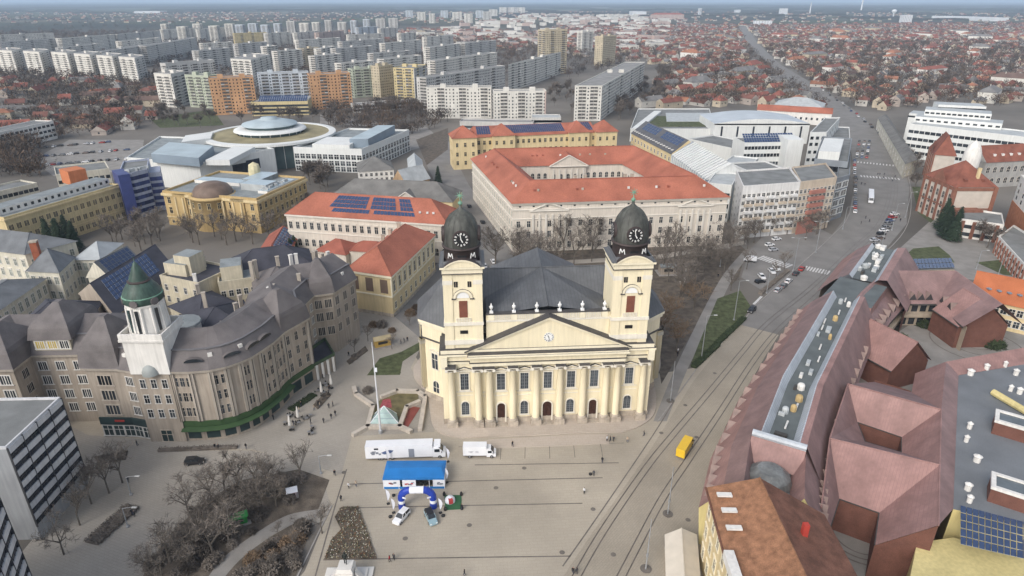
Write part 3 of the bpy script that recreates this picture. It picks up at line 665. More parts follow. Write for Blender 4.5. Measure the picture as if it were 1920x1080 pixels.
# transept with chamfered ends, nave behind, slate roofs
EAV, RDG = 24.2, 35.6
end = lambda s_: [(s_ * 25.5, 8.5), (s_ * 31.8, 13.5), (s_ * 32.4, 24), (s_ * 25.5, 30)]
tp = end(1) + end(-1)[::-1]
tw = LB(); tw.prism([L(*p) for p in tp], 0, EAV, C_y); cp('transept_wall', tw)
tc = [L(*p) for p in tp]; bnd = LB(); bnd.ring(offset_poly(tc, 0.35), offset_poly(tc, -.1), 18.6, 18.9, C_dark); bnd.ring(offset_poly(tc, 0.9), offset_poly(tc, -.1), EAV - .7, EAV + .05, C_c); bnd.ring(offset_poly(tc, 0.5), offset_poly(tc, -.1), EAV - 1.6, EAV - .7, C_c); bnd.ring(offset_poly(tc, .25), offset_poly(tc, -.1), 0, 2.0, C_base); cp('transept_cornice', bnd)
for s_ in (-1, 1):
    for (ua, va), (ub, vb) in zip(end(s_), end(s_)[1:]):
        A, B = Vector(L(ua, va)), Vector(L(ub, vb))
        for P in (A, B):
            pi = MB(); pi.box((P.x, P.y, 11), (1.5, 1.5, 15), C_y, CA + .4); pi.box((P.x, P.y, 17.6), (1.8, 1.8, 1.0), C_w, CA + .4); cp('wall_pilaster', pi)
        mid = (A + B) / 2; e = (B - A).normalized(); nr = Vector((e.y, -e.x)) * (1 if s_ < 0 else 1)
        if nr.dot(mid - Vector(L(0, 18))) < 0: nr = -nr
        ang = math.atan2(nr.x, -nr.y)
        for z, st, hh in ((10.2, 'ped', 4.6), (2.8, 'arch', 3.6)): inst('window', window_mesh(2.0, hh, C_w, C_pane, st), church, (mid.x, mid.y, z), ang)
rf = LB()
ov = [L(*p) for p in tp]; ov = offset_poly(ov, 1.0); EP = [(p.x, p.y, EAV + .08) for p in ov]
rL, rR = L(-24, 18.5, RDG), L(24, 18.5, RDG)
# front slope rises from behind the attic; the ends are hipped
fA, fB = (*L(-25.6, 7.5), EAV + .08), (*L(25.6, 7.5), EAV + .08)
for pts in ([EP[0], EP[1], rR], [EP[1], EP[2], rR], [EP[2], EP[3], rR], [EP[3], EP[4], rL, rR], [EP[4], EP[5], rL], [EP[5], EP[6], rL], [EP[6], EP[7], rL], [EP[7], EP[0], rR, rL]): rf.face(pts, C_slate)
cp('transept_roof', rf)
gf = LB()   # low gable running from the attic to the crossing, and the nave roof behind it
za = 29.6; N0, N1 = (0, 3.0, 31.6), (0, 19.5, RDG + .05)
for s_ in (-1, 1):
    gf.F([(s_ * 15.0, 3.0, za)] + ([(0, 3.0, 31.6), (0, 18.5, RDG + .1), (s_ * 15.0, 12.6, 30.0)] if s_ < 0 else [(s_ * 15.0, 12.6, 30.0), (0, 18.5, RDG + .1), (0, 3.0, 31.6)])[::1], C_slate)
gf.tube(L(0, 3, 31.65), L(0, 18.5, RDG + .15), .18, .18, C_slate, 6)
cp('front_roof', gf)
nv = LB(); nv.prism([L(-11, 29), L(11, 29), L(11, 40), L(-11, 40)], 0, EAV, C_y); cp('nave_wall', nv)
nr_ = LB(); q = [(-12.5, 18.5), (12.5, 18.5), (12.5, 41), (-12.5, 41)]; pk = L(0, 29, RDG + 1.6); rs = L(0, 18.5, RDG + .12)
B4 = [L(*p, EAV + 3) for p in q]
nr_.face([B4[1], B4[2], pk, rs], C_slate); nr_.face([B4[2], B4[3], pk], C_slate); nr_.face([B4[3], B4[0], rs, pk], C_slate); cp('nave_roof', nr_)
rid = LB(); rid.tube(rL, rR, .2, .2, C_slate, 6); rid.tube(rs, pk, .2, .2, C_slate, 6); cp('ridge_cap', rid)
# ================================================================== wing helpers
def line_offset(P, d, closed=False):
    """inward (left) offset of a line whose outer side is on the right"""
    n = len(P); out = []
    for i in range(n):
        a = P[i - 1] if (i > 0 or closed) else None; c = P[(i + 1) % n] if (i < n - 1 or closed) else None; b_ = P[i]
        e1 = (b_ - a).normalized() if a is not None else None; e2 = (c - b_).normalized() if c is not None else None
        e1 = e1 or e2; e2 = e2 or e1; n1, n2 = Vector((-e1.y, e1.x)), Vector((-e2.y, e2.x))
        out.append(b_ + (n1 + n2) * (d / max(0.3, 1 + n1.dot(n2))))
    return out
def strip(line, prof, m, closed=False, ends=None, mb=None):
    """sweep a roof/cornice profile [(inward distance, z)] along a line"""
    mb = mb or MB(); rows = [[(p.x, p.y, z) for p in line_offset(line, d, closed)] for d, z in prof]; n = len(line)
    for r0, r1 in zip(rows, rows[1:]):
        for i in range(n if closed else n - 1): j = (i + 1) % n; mb.face([r0[i], r0[j], r1[j], r1[i]], m)
    if ends and not closed:
        mb.face([r[0] for r in rows][::-1] if len(rows) > 2 else [], ends) if len(rows) > 2 else None
        mb.face([r[-1] for r in rows], ends) if len(rows) > 2 else None
    return mb
def wing(B, line, depth, h, wallm, closed=False, name='wall', back=True):
    mb = MB(); n = len(line); inn = line_offset(line, depth, closed)
    for i in range(n if closed else n - 1):
        j = (i + 1) % n; a, b_, c, d = line[i], line[j], inn[j], inn[i]
        mb.face([(a.x, a.y, 0), (b_.x, b_.y, 0), (b_.x, b_.y, h), (a.x, a.y, h)], wallm)
        if back: mb.face([(c.x, c.y, 0), (d.x, d.y, 0), (d.x, d.y, h), (c.x, c.y, h)], wallm)
    if not closed:
        for a, b_ in ((inn[0], line[0]), (line[-1], inn[-1])): mb.face([(a.x, a.y, 0), (b_.x, b_.y, 0), (b_.x, b_.y, h), (a.x, a.y, h)], wallm)
    B.part(name, mb); return inn
# ================================================================== curved apartment palace with the white corner tower
A_wall = mat('palace_render', (0.35, 0.30, 0.245), 0.9, 0.14, 0.12, streak=0.16)
A_trim = mat('palace_trim', (0.42, 0.37, 0.31), 0.9, 0.1, 0.3, streak=0.12)
A_roof = mat('palace_slate', (0.142, 0.128, 0.125), 0.75, 0.2, 0.3, fine=0.12)
A_roof2 = mat('dark_felt_roof', (0.055, 0.055, 0.068), 0.8, 0.25, 0.25, fine=0.1)
A_grey = mat('zinc_roof', (0.23, 0.25, 0.25), 0.6, 0.2, 0.25, streak=0.1)
A_white = mat('tower_white', (0.66, 0.64, 0.60), 0.85, 0.08, 0.3, streak=0.1)
A_green = mat('spire_green', (0.045, 0.078, 0.062), 0.45, 0.35, 0.4, streak=0.3)
A_shop = mat('shop_green', (0.045, 0.085, 0.035), 0.5, 0.15, 0.5)
A_shopd = mat('shop_dark', (0.03, 0.05, 0.05), 0.3, 0.4, 0.3)
A_cream = mat('courtyard_cream', (0.5, 0.45, 0.34), 0.9, 0.12, 0.3, streak=0.12)
H_ = 20.3
pal_px = [(-60, 690), (22, 689), (56, 663), (157, 661), (157, 687), (221, 688), (252, 693), (318, 693), (355, 693), (392, 690), (422, 684), (448, 675), (468, 666), (485, 655), (507, 640), (528, 621), (574, 595), (566, 570), (585, 552), (622, 547), (665, 520)]
pal = GP(pal_px, H_)
PB = Bld('curved_palace', 'long curved grey brown palace with dark mansard roof and green shopfronts left of the church', [pal[4], pal[9], pal[15], pal[20]])
wing(PB, pal, 15, H_, A_wall)
PB.part('roof', strip(pal, [(-0.9, H_ - 0.1), (0.4, H_ + 2.2), (1.8, H_ + 4.2), (7.5, H_ + 7.2), (13.5, H_ + 4.2), (15.6, H_ - 0.1)], A_roof, ends=A_roof))
PB.part('cornice', strip(pal, [(0.02, H_ - 1.0), (-0.7, H_ - 0.8), (-0.9, H_ - 0.1), (0.1, H_ - 0.05)], A_trim))
PB.part('roof_break', strip(pal, [(1.5, H_ + 4.15), (1.45, H_ + 4.45), (2.0, H_ + 4.5)], mat('lead_flashing', (0.16, 0.155, 0.16), 0.6, 0.15)))
PB.part('shop_fascia', strip(pal[7:17], [(0.02, 4.3), (-0.35, 4.3), (-0.35, 5.7), (0.02, 5.75)], A_shop))
PB.part('shop_awning', strip(pal[7:16], [(0.0, 4.2), (-1.6, 3.7), (-1.6, 3.55), (0.0, 4.0)], A_shop))
PB.part('shop_fascia', strip(pal[4:7], [(0.02, 3.9), (-0.35, 3.9), (-0.35, 5.9), (0.02, 5.95)], A_shopd), )
for i in range(7, 16):
    a, b_ = pal[i], pal[i + 1]; L_ = (b_ - a).length; n = max(1, round(L_ / 4.2))
    PB.windows(a, b_, n, (0.6,), min(3.2, L_ / n - 0.9), 3.0, A_trim, A_shopd, 'bare', name='shop_window', out=0.02)
    if i % 2 or i > 13: PB.windows(a, b_, 3 if L_ > 4.6 else 2, (7.2, 11.4, 15.6), 1.05, 2.4, A_trim, GL, 'plain')
PB.windows(pal[4], pal[5], 3, (0.5,), 2.3, 2.9, FR, A_shopd, 'plain', name='shop_window'); PB.windows(pal[5], pal[6], 2, (0.5,), 2.3, 2.9, FR, A_shopd, 'plain', name='shop_window')
PB.windows(pal[4], pal[5], 1, (6.8, 11, 15.2), 3.2, 2.6, A_trim, GL, 'double'); PB.windows(pal[5], pal[6], 1, (7.2, 11.3, 15.6), 1.8, 2.2, FR, GL, 'double')
PB.windows(pal[2], pal[3], 3, (3.4, 7.4, 11.5, 15.6), 2.0, 2.3, FR, GL, 'double'); PB.windows(pal[1], pal[2], 1, (7.4, 11.5, 15.6), 2.0, 2.2, A_trim, GL, 'double'); PB.windows(pal[0], pal[1], 2, (7.4, 11.5, 15.6), 2.4, 2.4, FR, GL, 'double')
PB.windows(pal[16], pal[17], 2, (7.4, 11.5, 15.6), 1.2, 2.2, FR, GL); PB.windows(pal[17], pal[18], 2, (3.4, 7.4, 11.5, 15.6), 1.3, 2.2, FR, GL, 'double')
PB.windows(pal[18], pal[19], 2, (6.4, 11.2, 15.4), 1.9, 2.6, A_trim, GL, 'double'); PB.windows(pal[19], pal[20], 3, (6.4, 11.2, 15.4), 1.6, 2.6, A_trim, GL, 'double')
q = lerp(pal[4], pal[5], .62); PB.part('shop_sign', MB().box((q.x, q.y - .4, 5.1), (2.4, .12, .5), mat('sign_red', (.42, .05, .04), .5, .1), math.atan2((pal[5] - pal[4]).y, (pal[5] - pal[4]).x)))
# fluted piers between the curved bays, rain pipes
for i in range(7, 17):
    p = pal[i]; d = (pal[i + 1] - pal[i - 1]).normalized(); nr = Vector((d.y, -d.x)); ang = math.atan2(d.y, d.x)
    PB.part('pier', MB().box((p.x + nr.x * .1, p.y + nr.y * .1, 12.6), (1.3, 0.6, 13.4), A_trim, ang))
    PB.part('downpipe', MB().tube((p.x + nr.x * .6, p.y + nr.y * .6, 5.8), (p.x + nr.x * .6, p.y + nr.y * .6, 19.3), .09, .09, FRD, 6))
# eyebrow dormers and roof lights
def eyebrow(i, t, z=22.2, w=2.2):
    a, b_ = pal[i], pal[i + 1]; e = (b_ - a).normalized(); nr = Vector((e.y, -e.x)); c = lerp(a, b_, t) - nr * 1.0; mb = MB(); n = 8
    arc = [(w * math.cos(math.pi * j / n), .95 * math.sin(math.pi * j / n)) for j in range(n + 1)]
    F_ = [Vector((c.x + e.x * x + nr.x * 1.3, c.y + e.y * x + nr.y * 1.3, z + q)) for x, q in arc]; K = [p - Vector((nr.x, nr.y, 0)) * 2.6 for p in F_]
    for j in range(n): mb.face([F_[j + 1], F_[j], K[j], K[j + 1]], A_roof)
    d = PB.part('dormer', mb); g = MB(); g.face([p - Vector((nr.x, nr.y, 0)) * .06 for p in F_], GL); PB.part('dormer_pane', g, parent=d)
for i, t in ((8, 0.3), (10, 0.6), (12, 0.5), (13, .6), (4, 0.5), (18, .5), (15, .5), (1, .5)): eyebrow(i, t)
for i, t in ((9, 0.2), (11, 0.5), (5, 0.4), (15, .3), (19, .6)):
    a, b_ = pal[i], pal[i + 1]; e = (b_ - a).normalized(); nr = Vector((e.y, -e.x)); c = lerp(a, b_, t) - nr * 1.1
    k = MB(); k.box((c.x, c.y, 23.2), (1.0, .9, 1.0), A_white, math.atan2(e.y, e.x)); PB.part('roof_light', k)
# pavilion roofs
def pavilion(B, quad, z, zt, m, name='pavilion_roof', top=0.35, bulge=True):
    mb = MB(); Q = offset_poly(quad, .8); c = sum(Q, Vector((0, 0))) / 4
    lv = [(1.0, z), (.9, z + (zt - z) * .38), (.82, z + (zt - z) * .5), (top * .4, zt)]; prev = None
    for k, zz in lv:
        cur = [(c.x + (p.x - c.x) * k, c.y + (p.y - c.y) * k, zz) for p in Q]
        if prev:
            for j in range(4): mb.face([prev[j], prev[(j + 1) % 4], cur[(j + 1) % 4], cur[j]], m)
        prev = cur
    mb.face(prev, m); return B.part(name, mb)
pavilion(PB, rect(pal[4], pal[5], 11), H_ + .1, H_ + 11, A_roof); pavilion(PB, rect(pal[2] + (pal[3] - pal[2]) * .14, pal[2] + (pal[3] - pal[2]) * .83, 12), H_ + 4.0, H_ + 11.5, A_roof)
pavilion(PB, rect(pal[15], pal[16], 9), H_ + .1, H_ + 9.5, A_roof); pavilion(PB, rect(pal[18], pal[19], 11), H_ + .1, H_ + 9, A_roof); pavilion(PB, rect(pal[0], pal[1], 12), H_ + .1, H_ + 9, A_roof)
# attic storey with yellow awnings on the left facade
aw = rect(lerp(pal[2], pal[3], .15), lerp(pal[2], pal[3], .82), 3); aw = [p - (aw[3] - aw[0]) * .1 for p in aw]
PB.part('attic_storey', MB().prism(aw, H_, H_ + 4.0, A_cream))
for k in range(3):
    a, b_ = lerp(aw[0], aw[1], k / 3 + .04), lerp(aw[0], aw[1], (k + 1) / 3 - .04)
    PB.windows(a, b_, 1, (H_ + 1.5,), (b_ - a).length * .9, 2.0, FR, mat('yellow_blind', (0.45, 0.34, 0.08), .8, .2) if k < 2 else GL, 'double')
# terrace restaurant in the recess
tq = [pal[16], lerp(pal[16], pal[19], .55) + Vector((3, -3)), pal[18] + (pal[19] - pal[18]) * .35, pal[17]]
PB.part('terrace', MB().prism(tq, 0, 4.6, A_wall, top=A_roof2)); PB.part('terrace_rail', MB().ring(offset_poly(tq, .1), offset_poly(tq, -.25), 4.6, 5.5, mat('rail_green', (.06, .09, .05), .8, .2)))
for k in range(4):
    p = lerp(tq[0], tq[1], (k + .5) / 4); PB.part('terrace_pillar', MB().box((p.x + .3, p.y - .3, 2.3), (.6, .6, 4.6), A_white))
# corner tower
tc_ = lerp(pal[6], pal[7], .5); te = (pal[7] - pal[6]).normalized(); tn = Vector((-te.y, te.x)); tang = math.atan2(te.y, te.x)
tcen = tc_ + tn * 3.6
T = PB.part('tower_base', MB().box((tcen.x, tcen.y, 24.0), (9.3, 9.2, 8.8), A_white, tang))
bay = PB.part('bay', MB().box((tc_.x, tc_.y, 10.2), (8.9, 1.2, 20.4), A_wall, tang), parent=T)
for k in (-2.6, 0, 2.6):
    for z in (7.2, 11.3, 15.6):
        p = tc_ + te * k - tn * .62; inst('window', window_mesh(1.2, 2.3, FR, GL, 'plain'), PB.e, (p.x, p.y, z), tang)
p = tc_ - tn * .62; inst('door', window_mesh(2.6, 3.2, C_base, A_shopd, 'plain'), PB.e, (p.x, p.y, .2), tang)
for s_ in (-1, 1): q = tc_ + te * s_ * 2.9 - tn * .15; PB.part('tower_pier', MB().box((q.x, q.y, 22.6), (.8, .9, 9.5), A_white, tang), parent=T)
sh = MB(); q = tc_ - tn * .5; n = 10
sh.lathe([(2.0, 19.6), (1.95, 20.4), (1.5, 21.4), (.7, 22.0), (0, 22.2)], mat('lead_cap', (.28, .3, .29), .6, .2), 14, (q.x, q.y)); PB.part('bay_cap', sh, True, T)
PB.part('balcony', MB().box((tcen.x, tcen.y, 28.6), (10.3, 10.2, .5), A_white, tang), parent=T)
sqp = [tcen + te * a * 5.05 + tn * b_ * 5.0 for a, b_ in ((-1, -1), (1, -1), (1, 1), (-1, 1))]
PB.part('balustrade', MB().ring(sqp, offset_poly(sqp, -.35), 28.85, 30.3, A_white), parent=T)
PB.part('lantern', MB().lathe([(4.35, 28.8), (3.95, 36.2), (4.15, 36.3), (4.2, 36.8)], A_white, 12, (tcen.x, tcen.y), R(15)), parent=T)
for j in range(12):
    a = R(30 * j); c = Vector((math.cos(a), math.sin(a))); q = tcen + c * 4.1
    if j % 2 == 1 or j in (8,): PB.part('slit', MB().box((q.x, q.y, 32.9), (.3, .62, 5.6), GL if j != 8 else A_shopd, a), parent=T)
    r = tcen + Vector((math.cos(a + R(15)), math.sin(a + R(15)))) * 4.25; PB.part('lantern_rib', MB().tube((r.x, r.y, 28.9), (r.x * .94 + tcen.x * .06, r.y * .94 + tcen.y * .06, 36.2), .3, .28, A_white, 6), parent=T)
PB.part('spire', MB().lathe([(4.0, 36.7), (4.25, 37.2), (4.3, 38.1), (4.05, 39.0), (3.6, 39.9), (3.0, 40.8), (2.5, 41.5), (2.05, 41.8), (2.0, 42.2), (1.75, 42.9), (1.3, 43.8), (.95, 44.8), (.6, 45.4), (.4, 45.9), (.12, 46.1), (.05, 47.6)], A_green, 16, (tcen.x, tcen.y)), True, T)
PB.part('spire_rib', MB().lathe([(4.28, 38.3), (4.32, 38.45), (4.15, 38.6)], C_verd, 16, (tcen.x, tcen.y)), parent=T)
PB.part('spire_collar', MB().lathe([(2.4, 41.5), (2.5, 41.75), (2.05, 42.0)], C_drum, 16, (tcen.x, tcen.y)), parent=T)
for j in range(6):
    a = R(30 + 60 * j); q = tcen + Vector((math.cos(a), math.sin(a))) * 3.5
    PB.part('spire_oculus', MB().tube((q.x, q.y, 37.5), (q.x + math.cos(a) * .9, q.y + math.sin(a) * .9, 37.5), .95, .9, A_roof, 12), parent=T)
# inner courtyard ranges behind the palace front
def simple(name, label, foot, h, wallm, roofm, rtype='flat', rh=4, along=0, win=None, over=.5, inset=None, cat='building', group=None, gable=None, ph=.8, pm=None, cornice=None):
    """win: list of (edge, n, [z], w, h, style[, frame, glass])"""
    B = Bld(name, label, foot, cat, group); B.wall(foot, 0, h, wallm)
    if cornice: B.band(foot, h - .6, h - .05, .45, cornice)
    if rtype == 'flat': B.flat(foot, h, roofm, pm or wallm, ph)
    elif rtype == 'hip': B.hip(foot, h, rh, roofm, over, inset, along=along)
    elif rtype == 'gable': B.hip(foot, h, rh, roofm, over, 0.0, along=along, gable=gable or wallm)
    for w_ in win or []:
        e = w_[0]; B.windows(foot[e], foot[(e + 1) % len(foot)], *w_[1:6], frame=w_[6] if len(w_) > 6 else FR, gl=w_[7] if len(w_) > 7 else GL)
    return B
# windows signature order fix: (n, zs, w, h, style)
def _w(self, A, B, n, zs, w, h, style='plain', frame=None, gl=None, **k): return Bld.windows(self, A, B, n, zs, w, h, frame, gl, style, **k)
def W(B, e, n, zs, w, h, style='plain', frame=None, gl=None, **k):
    f = B.foot; B.windows(f[e], f[(e + 1) % len(f)], n, zs, w, h, frame, gl, style, **k)
def block(name, label, foot, h, wallm, roofm, rtype='flat', rh=4, along=0, **k): return simple(name, label, foot, h, wallm, roofm, rtype, rh, along, **k)
b1 = block('courtyard_range', 'dark roofed rear range with white bowed stair tower behind the curved palace front', rect(G(352, 640, 18), G(480, 612, 18), 24), 16, A_cream, A_roof2, 'hip', 5)
b1.part('stair_tower', MB().lathe([(4.2, 0), (4.2, 21)], A_white, 14, tuple(G(345, 612, 20))), True); b1.part('stair_roof', MB().lathe([(4.6, 21), (4.4, 21.5), (0, 22.2)], A_grey, 14, tuple(G(345, 612, 20))))
c0 = G(345, 612, 20)
for j in range(3):
    a = R(-120 + 32 * j); inst('window', window_mesh(.9, 2.0, FR, GL, 'plain'), b1.e, (c0.x + 4.2 * math.cos(a), c0.y + 4.2 * math.sin(a), 17.5), a + math.pi / 2)
b2 = block('courtyard_house', 'cream flat roofed house with penthouse box inside the palace courtyard', rect(G(408, 528, 20), G(478, 518, 20), 16), 19, A_cream, A_grey, win=[])
W(b2, 0, 5, (6, 10, 14.5), 1.2, 2, 'plain'); W(b2, 1, 3, (10, 14.5), 1.2, 2, 'plain')
b2.part('penthouse', MB().prism(rect(G(412, 505, 23), G(452, 500, 23), 8), 19, 23.5, A_cream, top=A_grey))
b3 = block('courtyard_house', 'tall cream house with stacked roof boxes beyond the green spire', rect(G(300, 520, 20), G(372, 535, 20), 15), 20, A_cream, A_roof2)
W(b3, 0, 4, (8, 12, 16), 1.1, 2, 'plain'); b3.part('penthouse', MB().prism(rect(G(304, 487, 25), G(345, 492, 25), 9), 20, 24, A_cream, top=A_grey)); b3.part('penthouse', MB().prism(rect(G(322, 470, 28), G(352, 474, 28), 6), 20, 26.5, A_cream, top=A_grey))
b4 = block('rear_range', 'long dark slate roofed range with chimneys at the back of the palace', rect(G(430, 512, 19), G(585, 492, 19), 16), 18, A_wall, A_roof2, 'hip', 5.5)
b5 = block('rear_range', 'grey hipped rear wing between the palace corner and the red roofs', rect(G(480, 560, 19), G(575, 545, 19), 22), 18, A_wall, A_roof, 'hip', 6); W(b5, 0, 6, (10, 14), 1.3, 2.1, 'plain')
b6 = block('rear_range', 'dark roofed inner range beside white chimney stacks', rect(G(370, 590, 19), G(450, 560, 19), 16), 17, A_cream, A_roof2, 'hip', 4)
for B, zt, P in ((b4, 23, ((470, 497), (478, 494), (520, 487), (545, 484), (555, 482), (588, 478), (592, 476), (604, 482), (615, 478))), (b6, 21, ((442, 575), (450, 560), (455, 590), (382, 555))), (b1, 20, ((455, 590), (418, 610))), (b5, 24, ((505, 545), (512, 540), (560, 520))), (b3, 20, ((365, 520), (370, 540)))):
    for px_, py_ in P: q = G(px_, py_, zt + 2); B.chimney(q, zt - 3, 6, A_white if px_ % 2 else A_trim, 1.0, .8, random.random())
# solar-roofed range, left of the green spire, and dark school range
b7 = block('solar_range', 'dark roofed range with a large blue solar field behind the green spire', para(G(148, 545, 17), G(215, 585, 17), G(330, 505, 17)), 16, A_wall, A_roof2, 'gable', 7, 1)
Q = offset_poly(b7.foot, .5); z0, z1 = 16, 23
A3 = lambda p, z: Vector((p.x, p.y, z))
e0, e1 = A3(Q[1], z0), A3(Q[2], z0); m0, m1 = A3((Q[0] + Q[1]) / 2, z1), A3((Q[2] + Q[3]) / 2, z1)
solar(b7, [on_slope(e0, e1, m1, m0, u, v) for u, v in ((.12, .3), (.8, .3), (.8, .92), (.12, .92))], 14, 5, stuff=True)
W(b7, 1, 7, (7, 11), 1.4, 2.6, 'plain')
b8 = block('palace_side_range', 'broad dark slate roof range left of the solar roof, above the yellow blinds', para(G(0, 640, 19), G(120, 645, 19), G(190, 560, 19)), 18, A_wall, A_roof2, 'hip', 6)
b9 = block('palace_side_range', 'grey brown steep roof range at the left edge behind the office block', para(G(-60, 655, 19), G(48, 655, 19), G(110, 600, 19)), 18, A_wall, A_roof, 'hip', 6)
# white school with grey roofs, left edge
S_w = mat('school_cream', (0.56, 0.53, 0.44), 0.9, 0.1, 0.2, streak=0.12); S_r = mat('school_grey_roof', (0.15, 0.158, 0.165), 0.7, 0.22, 0.25, fine=0.1); S_t = mat('school_tin', (0.40, 0.42, 0.42), .55, .15, .3)
GG = mat('grey_green_blind', (0.20, 0.22, 0.19), .6, .25, .4, rnd=.3)
s1 = block('white_school', 'white school wing under a broad dark grey roof at the left edge', para(G(-90, 455, 17), G(45, 472, 17), G(140, 448, 17)), 16, S_w, S_r, 'hip', 5, 0)
W(s1, 0, 9, (2, 6.5, 11), 1.4, 2.5, 'cap', FR, GG); W(s1, 1, 4, (11,), 1.4, 2.5, 'plain', FR, GG)
s2 = block('white_school', 'white school pavilion with grey hipped roof beside the brick chimney', para(G(50, 503, 15), G(108, 506, 15), G(138, 478, 15)), 14, S_w, S_r, 'hip', 6)
W(s2, 1, 4, (4, 9.5), 1.5, 2.7, 'plain', FR, GG); W(s2, 0, 4, (4, 9.5), 1.5, 2.7, 'plain', FR, GG)
s3 = block('white_school', 'white school wing with pale tin roof behind the hipped pavilion', para(G(138, 482, 14), G(185, 482, 14), G(228, 452, 14)), 13, S_w, S_t, 'hip', 4)
W(s3, 0, 4, (3.5, 9), 1.5, 2.7, 'plain', FR, GG)
s4 = block('white_school', 'long white school wing with tall grey windows along the left edge', rect(G(-70, 628, 12), G(84, 523, 12), 14), 12, S_w, S_r, 'hip', 3)
W(s4, 0, 12, (2, 7), 1.7, 3.2, 'plain', FR, GG); W(s4, 1, 4, (7,), 1.5, 2.6, 'plain', FR, GG)
s5 = block('slate_house', 'small house with lattice-like solar roof left of the green spire tip', para(G(162, 510, 14), G(205, 512, 14), G(262, 482, 14)), 12, S_w, S_r, 'gable', 6, 1)
Q = offset_poly(s5.foot, .5); e0, e1 = A3(Q[1], 12), A3(Q[2], 12); m0, m1 = A3((Q[0] + Q[1]) / 2, 18), A3((Q[2] + Q[3]) / 2, 18)
solar(s5, [on_slope(e0, e1, m1, m0, u, v) for u, v in ((.1, .1), (.95, .1), (.95, .95), (.1, .95))], 8, 4, stuff=True)
k = G(70, 478, 16); s2.part('brick_chimney', MB().box((k.x, k.y, 16.5), (2.2, 2.2, 9), mat('chimney_brick', (.28, .09, .05), .9, .2, 1.0), .3).box((k.x, k.y, 21.2), (2.5, 2.5, .5), C_base, .3))
# ================================================================== office block and its neighbour, lower left corner
O_pan = mat('office_white_panel', (0.56, 0.56, 0.57), 0.6, 0.08, 0.3, streak=0.1); O_gl = mat('office_glass_band', (0.025, 0.03, 0.042), 0.15, 0.4, 0.3, spec=.5, rnd=.3)
O_end = mat('office_end_wall', (0.30, 0.31, 0.32), 0.8, 0.12, 0.15, streak=0.1); O_roof = mat('office_roof', (0.19, 0.195, 0.19), 0.85, 0.2, 0.2, fine=0.1); O_fr = mat('office_mullion', (.05, .05, .055), .5, .1)
def office(name, label, a, b_, h, depth, floors, bays, z0):
    f = rect(a, b_, depth); B = Bld(name, label, f, 'office block')
    B.wall(f, 0, h, O_end); B.flat(f, h, O_roof, O_pan, .5, .3)
    e = (b_ - a).normalized(); nr = Vector((e.y, -e.x)); ang = math.atan2(e.y, e.x); Lf = (b_ - a).length; fh = (h - z0) / floors; bw = Lf / bays
    for k in range(floors):
        zb = z0 + k * fh
        for j in range(bays):
            c = a + e * (bw * (j + .5)); q = c + nr * .12
            B.part('spandrel_panel', MB().box((q.x, q.y, zb + fh * .765), (bw - .12, .3, fh * .47), O_pan, ang))
            g = c + nr * .03; o = B.part('window_band', MB().box((g.x, g.y, zb + fh * .27), (bw - .1, .1, fh * .5), O_gl, ang))
            m = MB()
            for t in (-.25, .0, .25): r = c + nr * .1 + e * (t * bw); m.box((r.x, r.y, zb + fh * .27), (.09, .08, fh * .5), O_fr, ang)
            m.box((c.x + nr.x * .1, c.y + nr.y * .1, zb + fh * .30), (bw - .1, .07, .08), O_fr, ang); B.part('mullion', m, parent=o)
    for j in range(bays + 1): q = a + e * (bw * j) + nr * .18; B.part('fin', MB().box((q.x, q.y, (h + z0) / 2), (.14, .36, h - z0 + .4), O_fr, ang))
    return B
office('office_block', 'slab office block with dark window bands and white spandrels, its grey roof in full view', G(12, 842, 22.5), G(113, 748, 22.5), 22.5, 40, 7, 4, 3.5)
office('office_block', 'second banded office block cut off by the lower left corner', G(-66, 1075, 24), G(-8, 925, 24), 24, 40, 7, 4, 3.0)
# ================================================================== reformed college: four wings round a courtyard, red tile roofs
K_w = mat('college_white', (0.60, 0.545, 0.47), 0.9, 0.08, 0.12, streak=0.1); K_t = mat('college_trim', (0.64, 0.60, 0.53), 0.85, 0.06, 0.3)
K_r = mat('red_tile', (0.345, 0.122, 0.078), 0.85, 0.22, 0.1, fine=0.16, streak=0.1); K_r2 = mat('red_tile_brick', (0.30, 0.10, 0.068), 0.85, 0.2, 0.2, fine=0.16)
Y_w = mat('ochre_render', (0.62, 0.50, 0.29), 0.9, 0.08, 0.15, streak=0.1); Y_d = mat('deep_ochre', (0.46, 0.335, 0.16), 0.9, 0.1, 0.15, streak=0.12)
HC = 22.0
cFL, cFR, cBL = G(962, 381, HC), G(1365, 369, HC), G(885, 298, HC); cBR = cFR + (cBL - cFL)
CBd = Bld('college', 'white college with red tiled wings around a courtyard behind the church', [cFL, cFR, cBR, cBL])
cl = [cFL, cFR, cBR, cBL]; DW = 19.0
inn = wing(CBd, cl, DW, HC, K_w, True)
CBd.part('roof', strip(cl, [(-0.9, HC), (DW / 2, HC + 7.2), (DW + .8, HC)], K_r, True))
CBd.part('cornice', strip(cl, [(0.02, HC - 1.2), (-.4, HC - 1.1), (-.9, HC - .1), (0.0, HC)], K_t, True)); CBd.part('string_course', strip(cl, [(0.02, 14.6), (-.3, 14.7), (-.3, 15.0), (.02, 15.1)], K_t, True)); CBd.part('attic_line', strip(cl, [(0.02, 18.6), (-.35, 18.7), (-.35, 19.1), (.02, 19.2)], K_t, True))
CBd.windows(cl[0], cl[1], 21, (1.6, 6.6, 11.2), 1.5, 2.7, K_t, GL, 'plain'); CBd.windows(cl[0], cl[1], 21, (15.9,), 1.3, 1.9, K_t, GL, 'plain', prob=.0)
CBd.windows(cl[3], cl[0], 22, (1.6, 6.4, 11.0, 15.4), 1.5, 2.5, K_t, GG, 'cap')
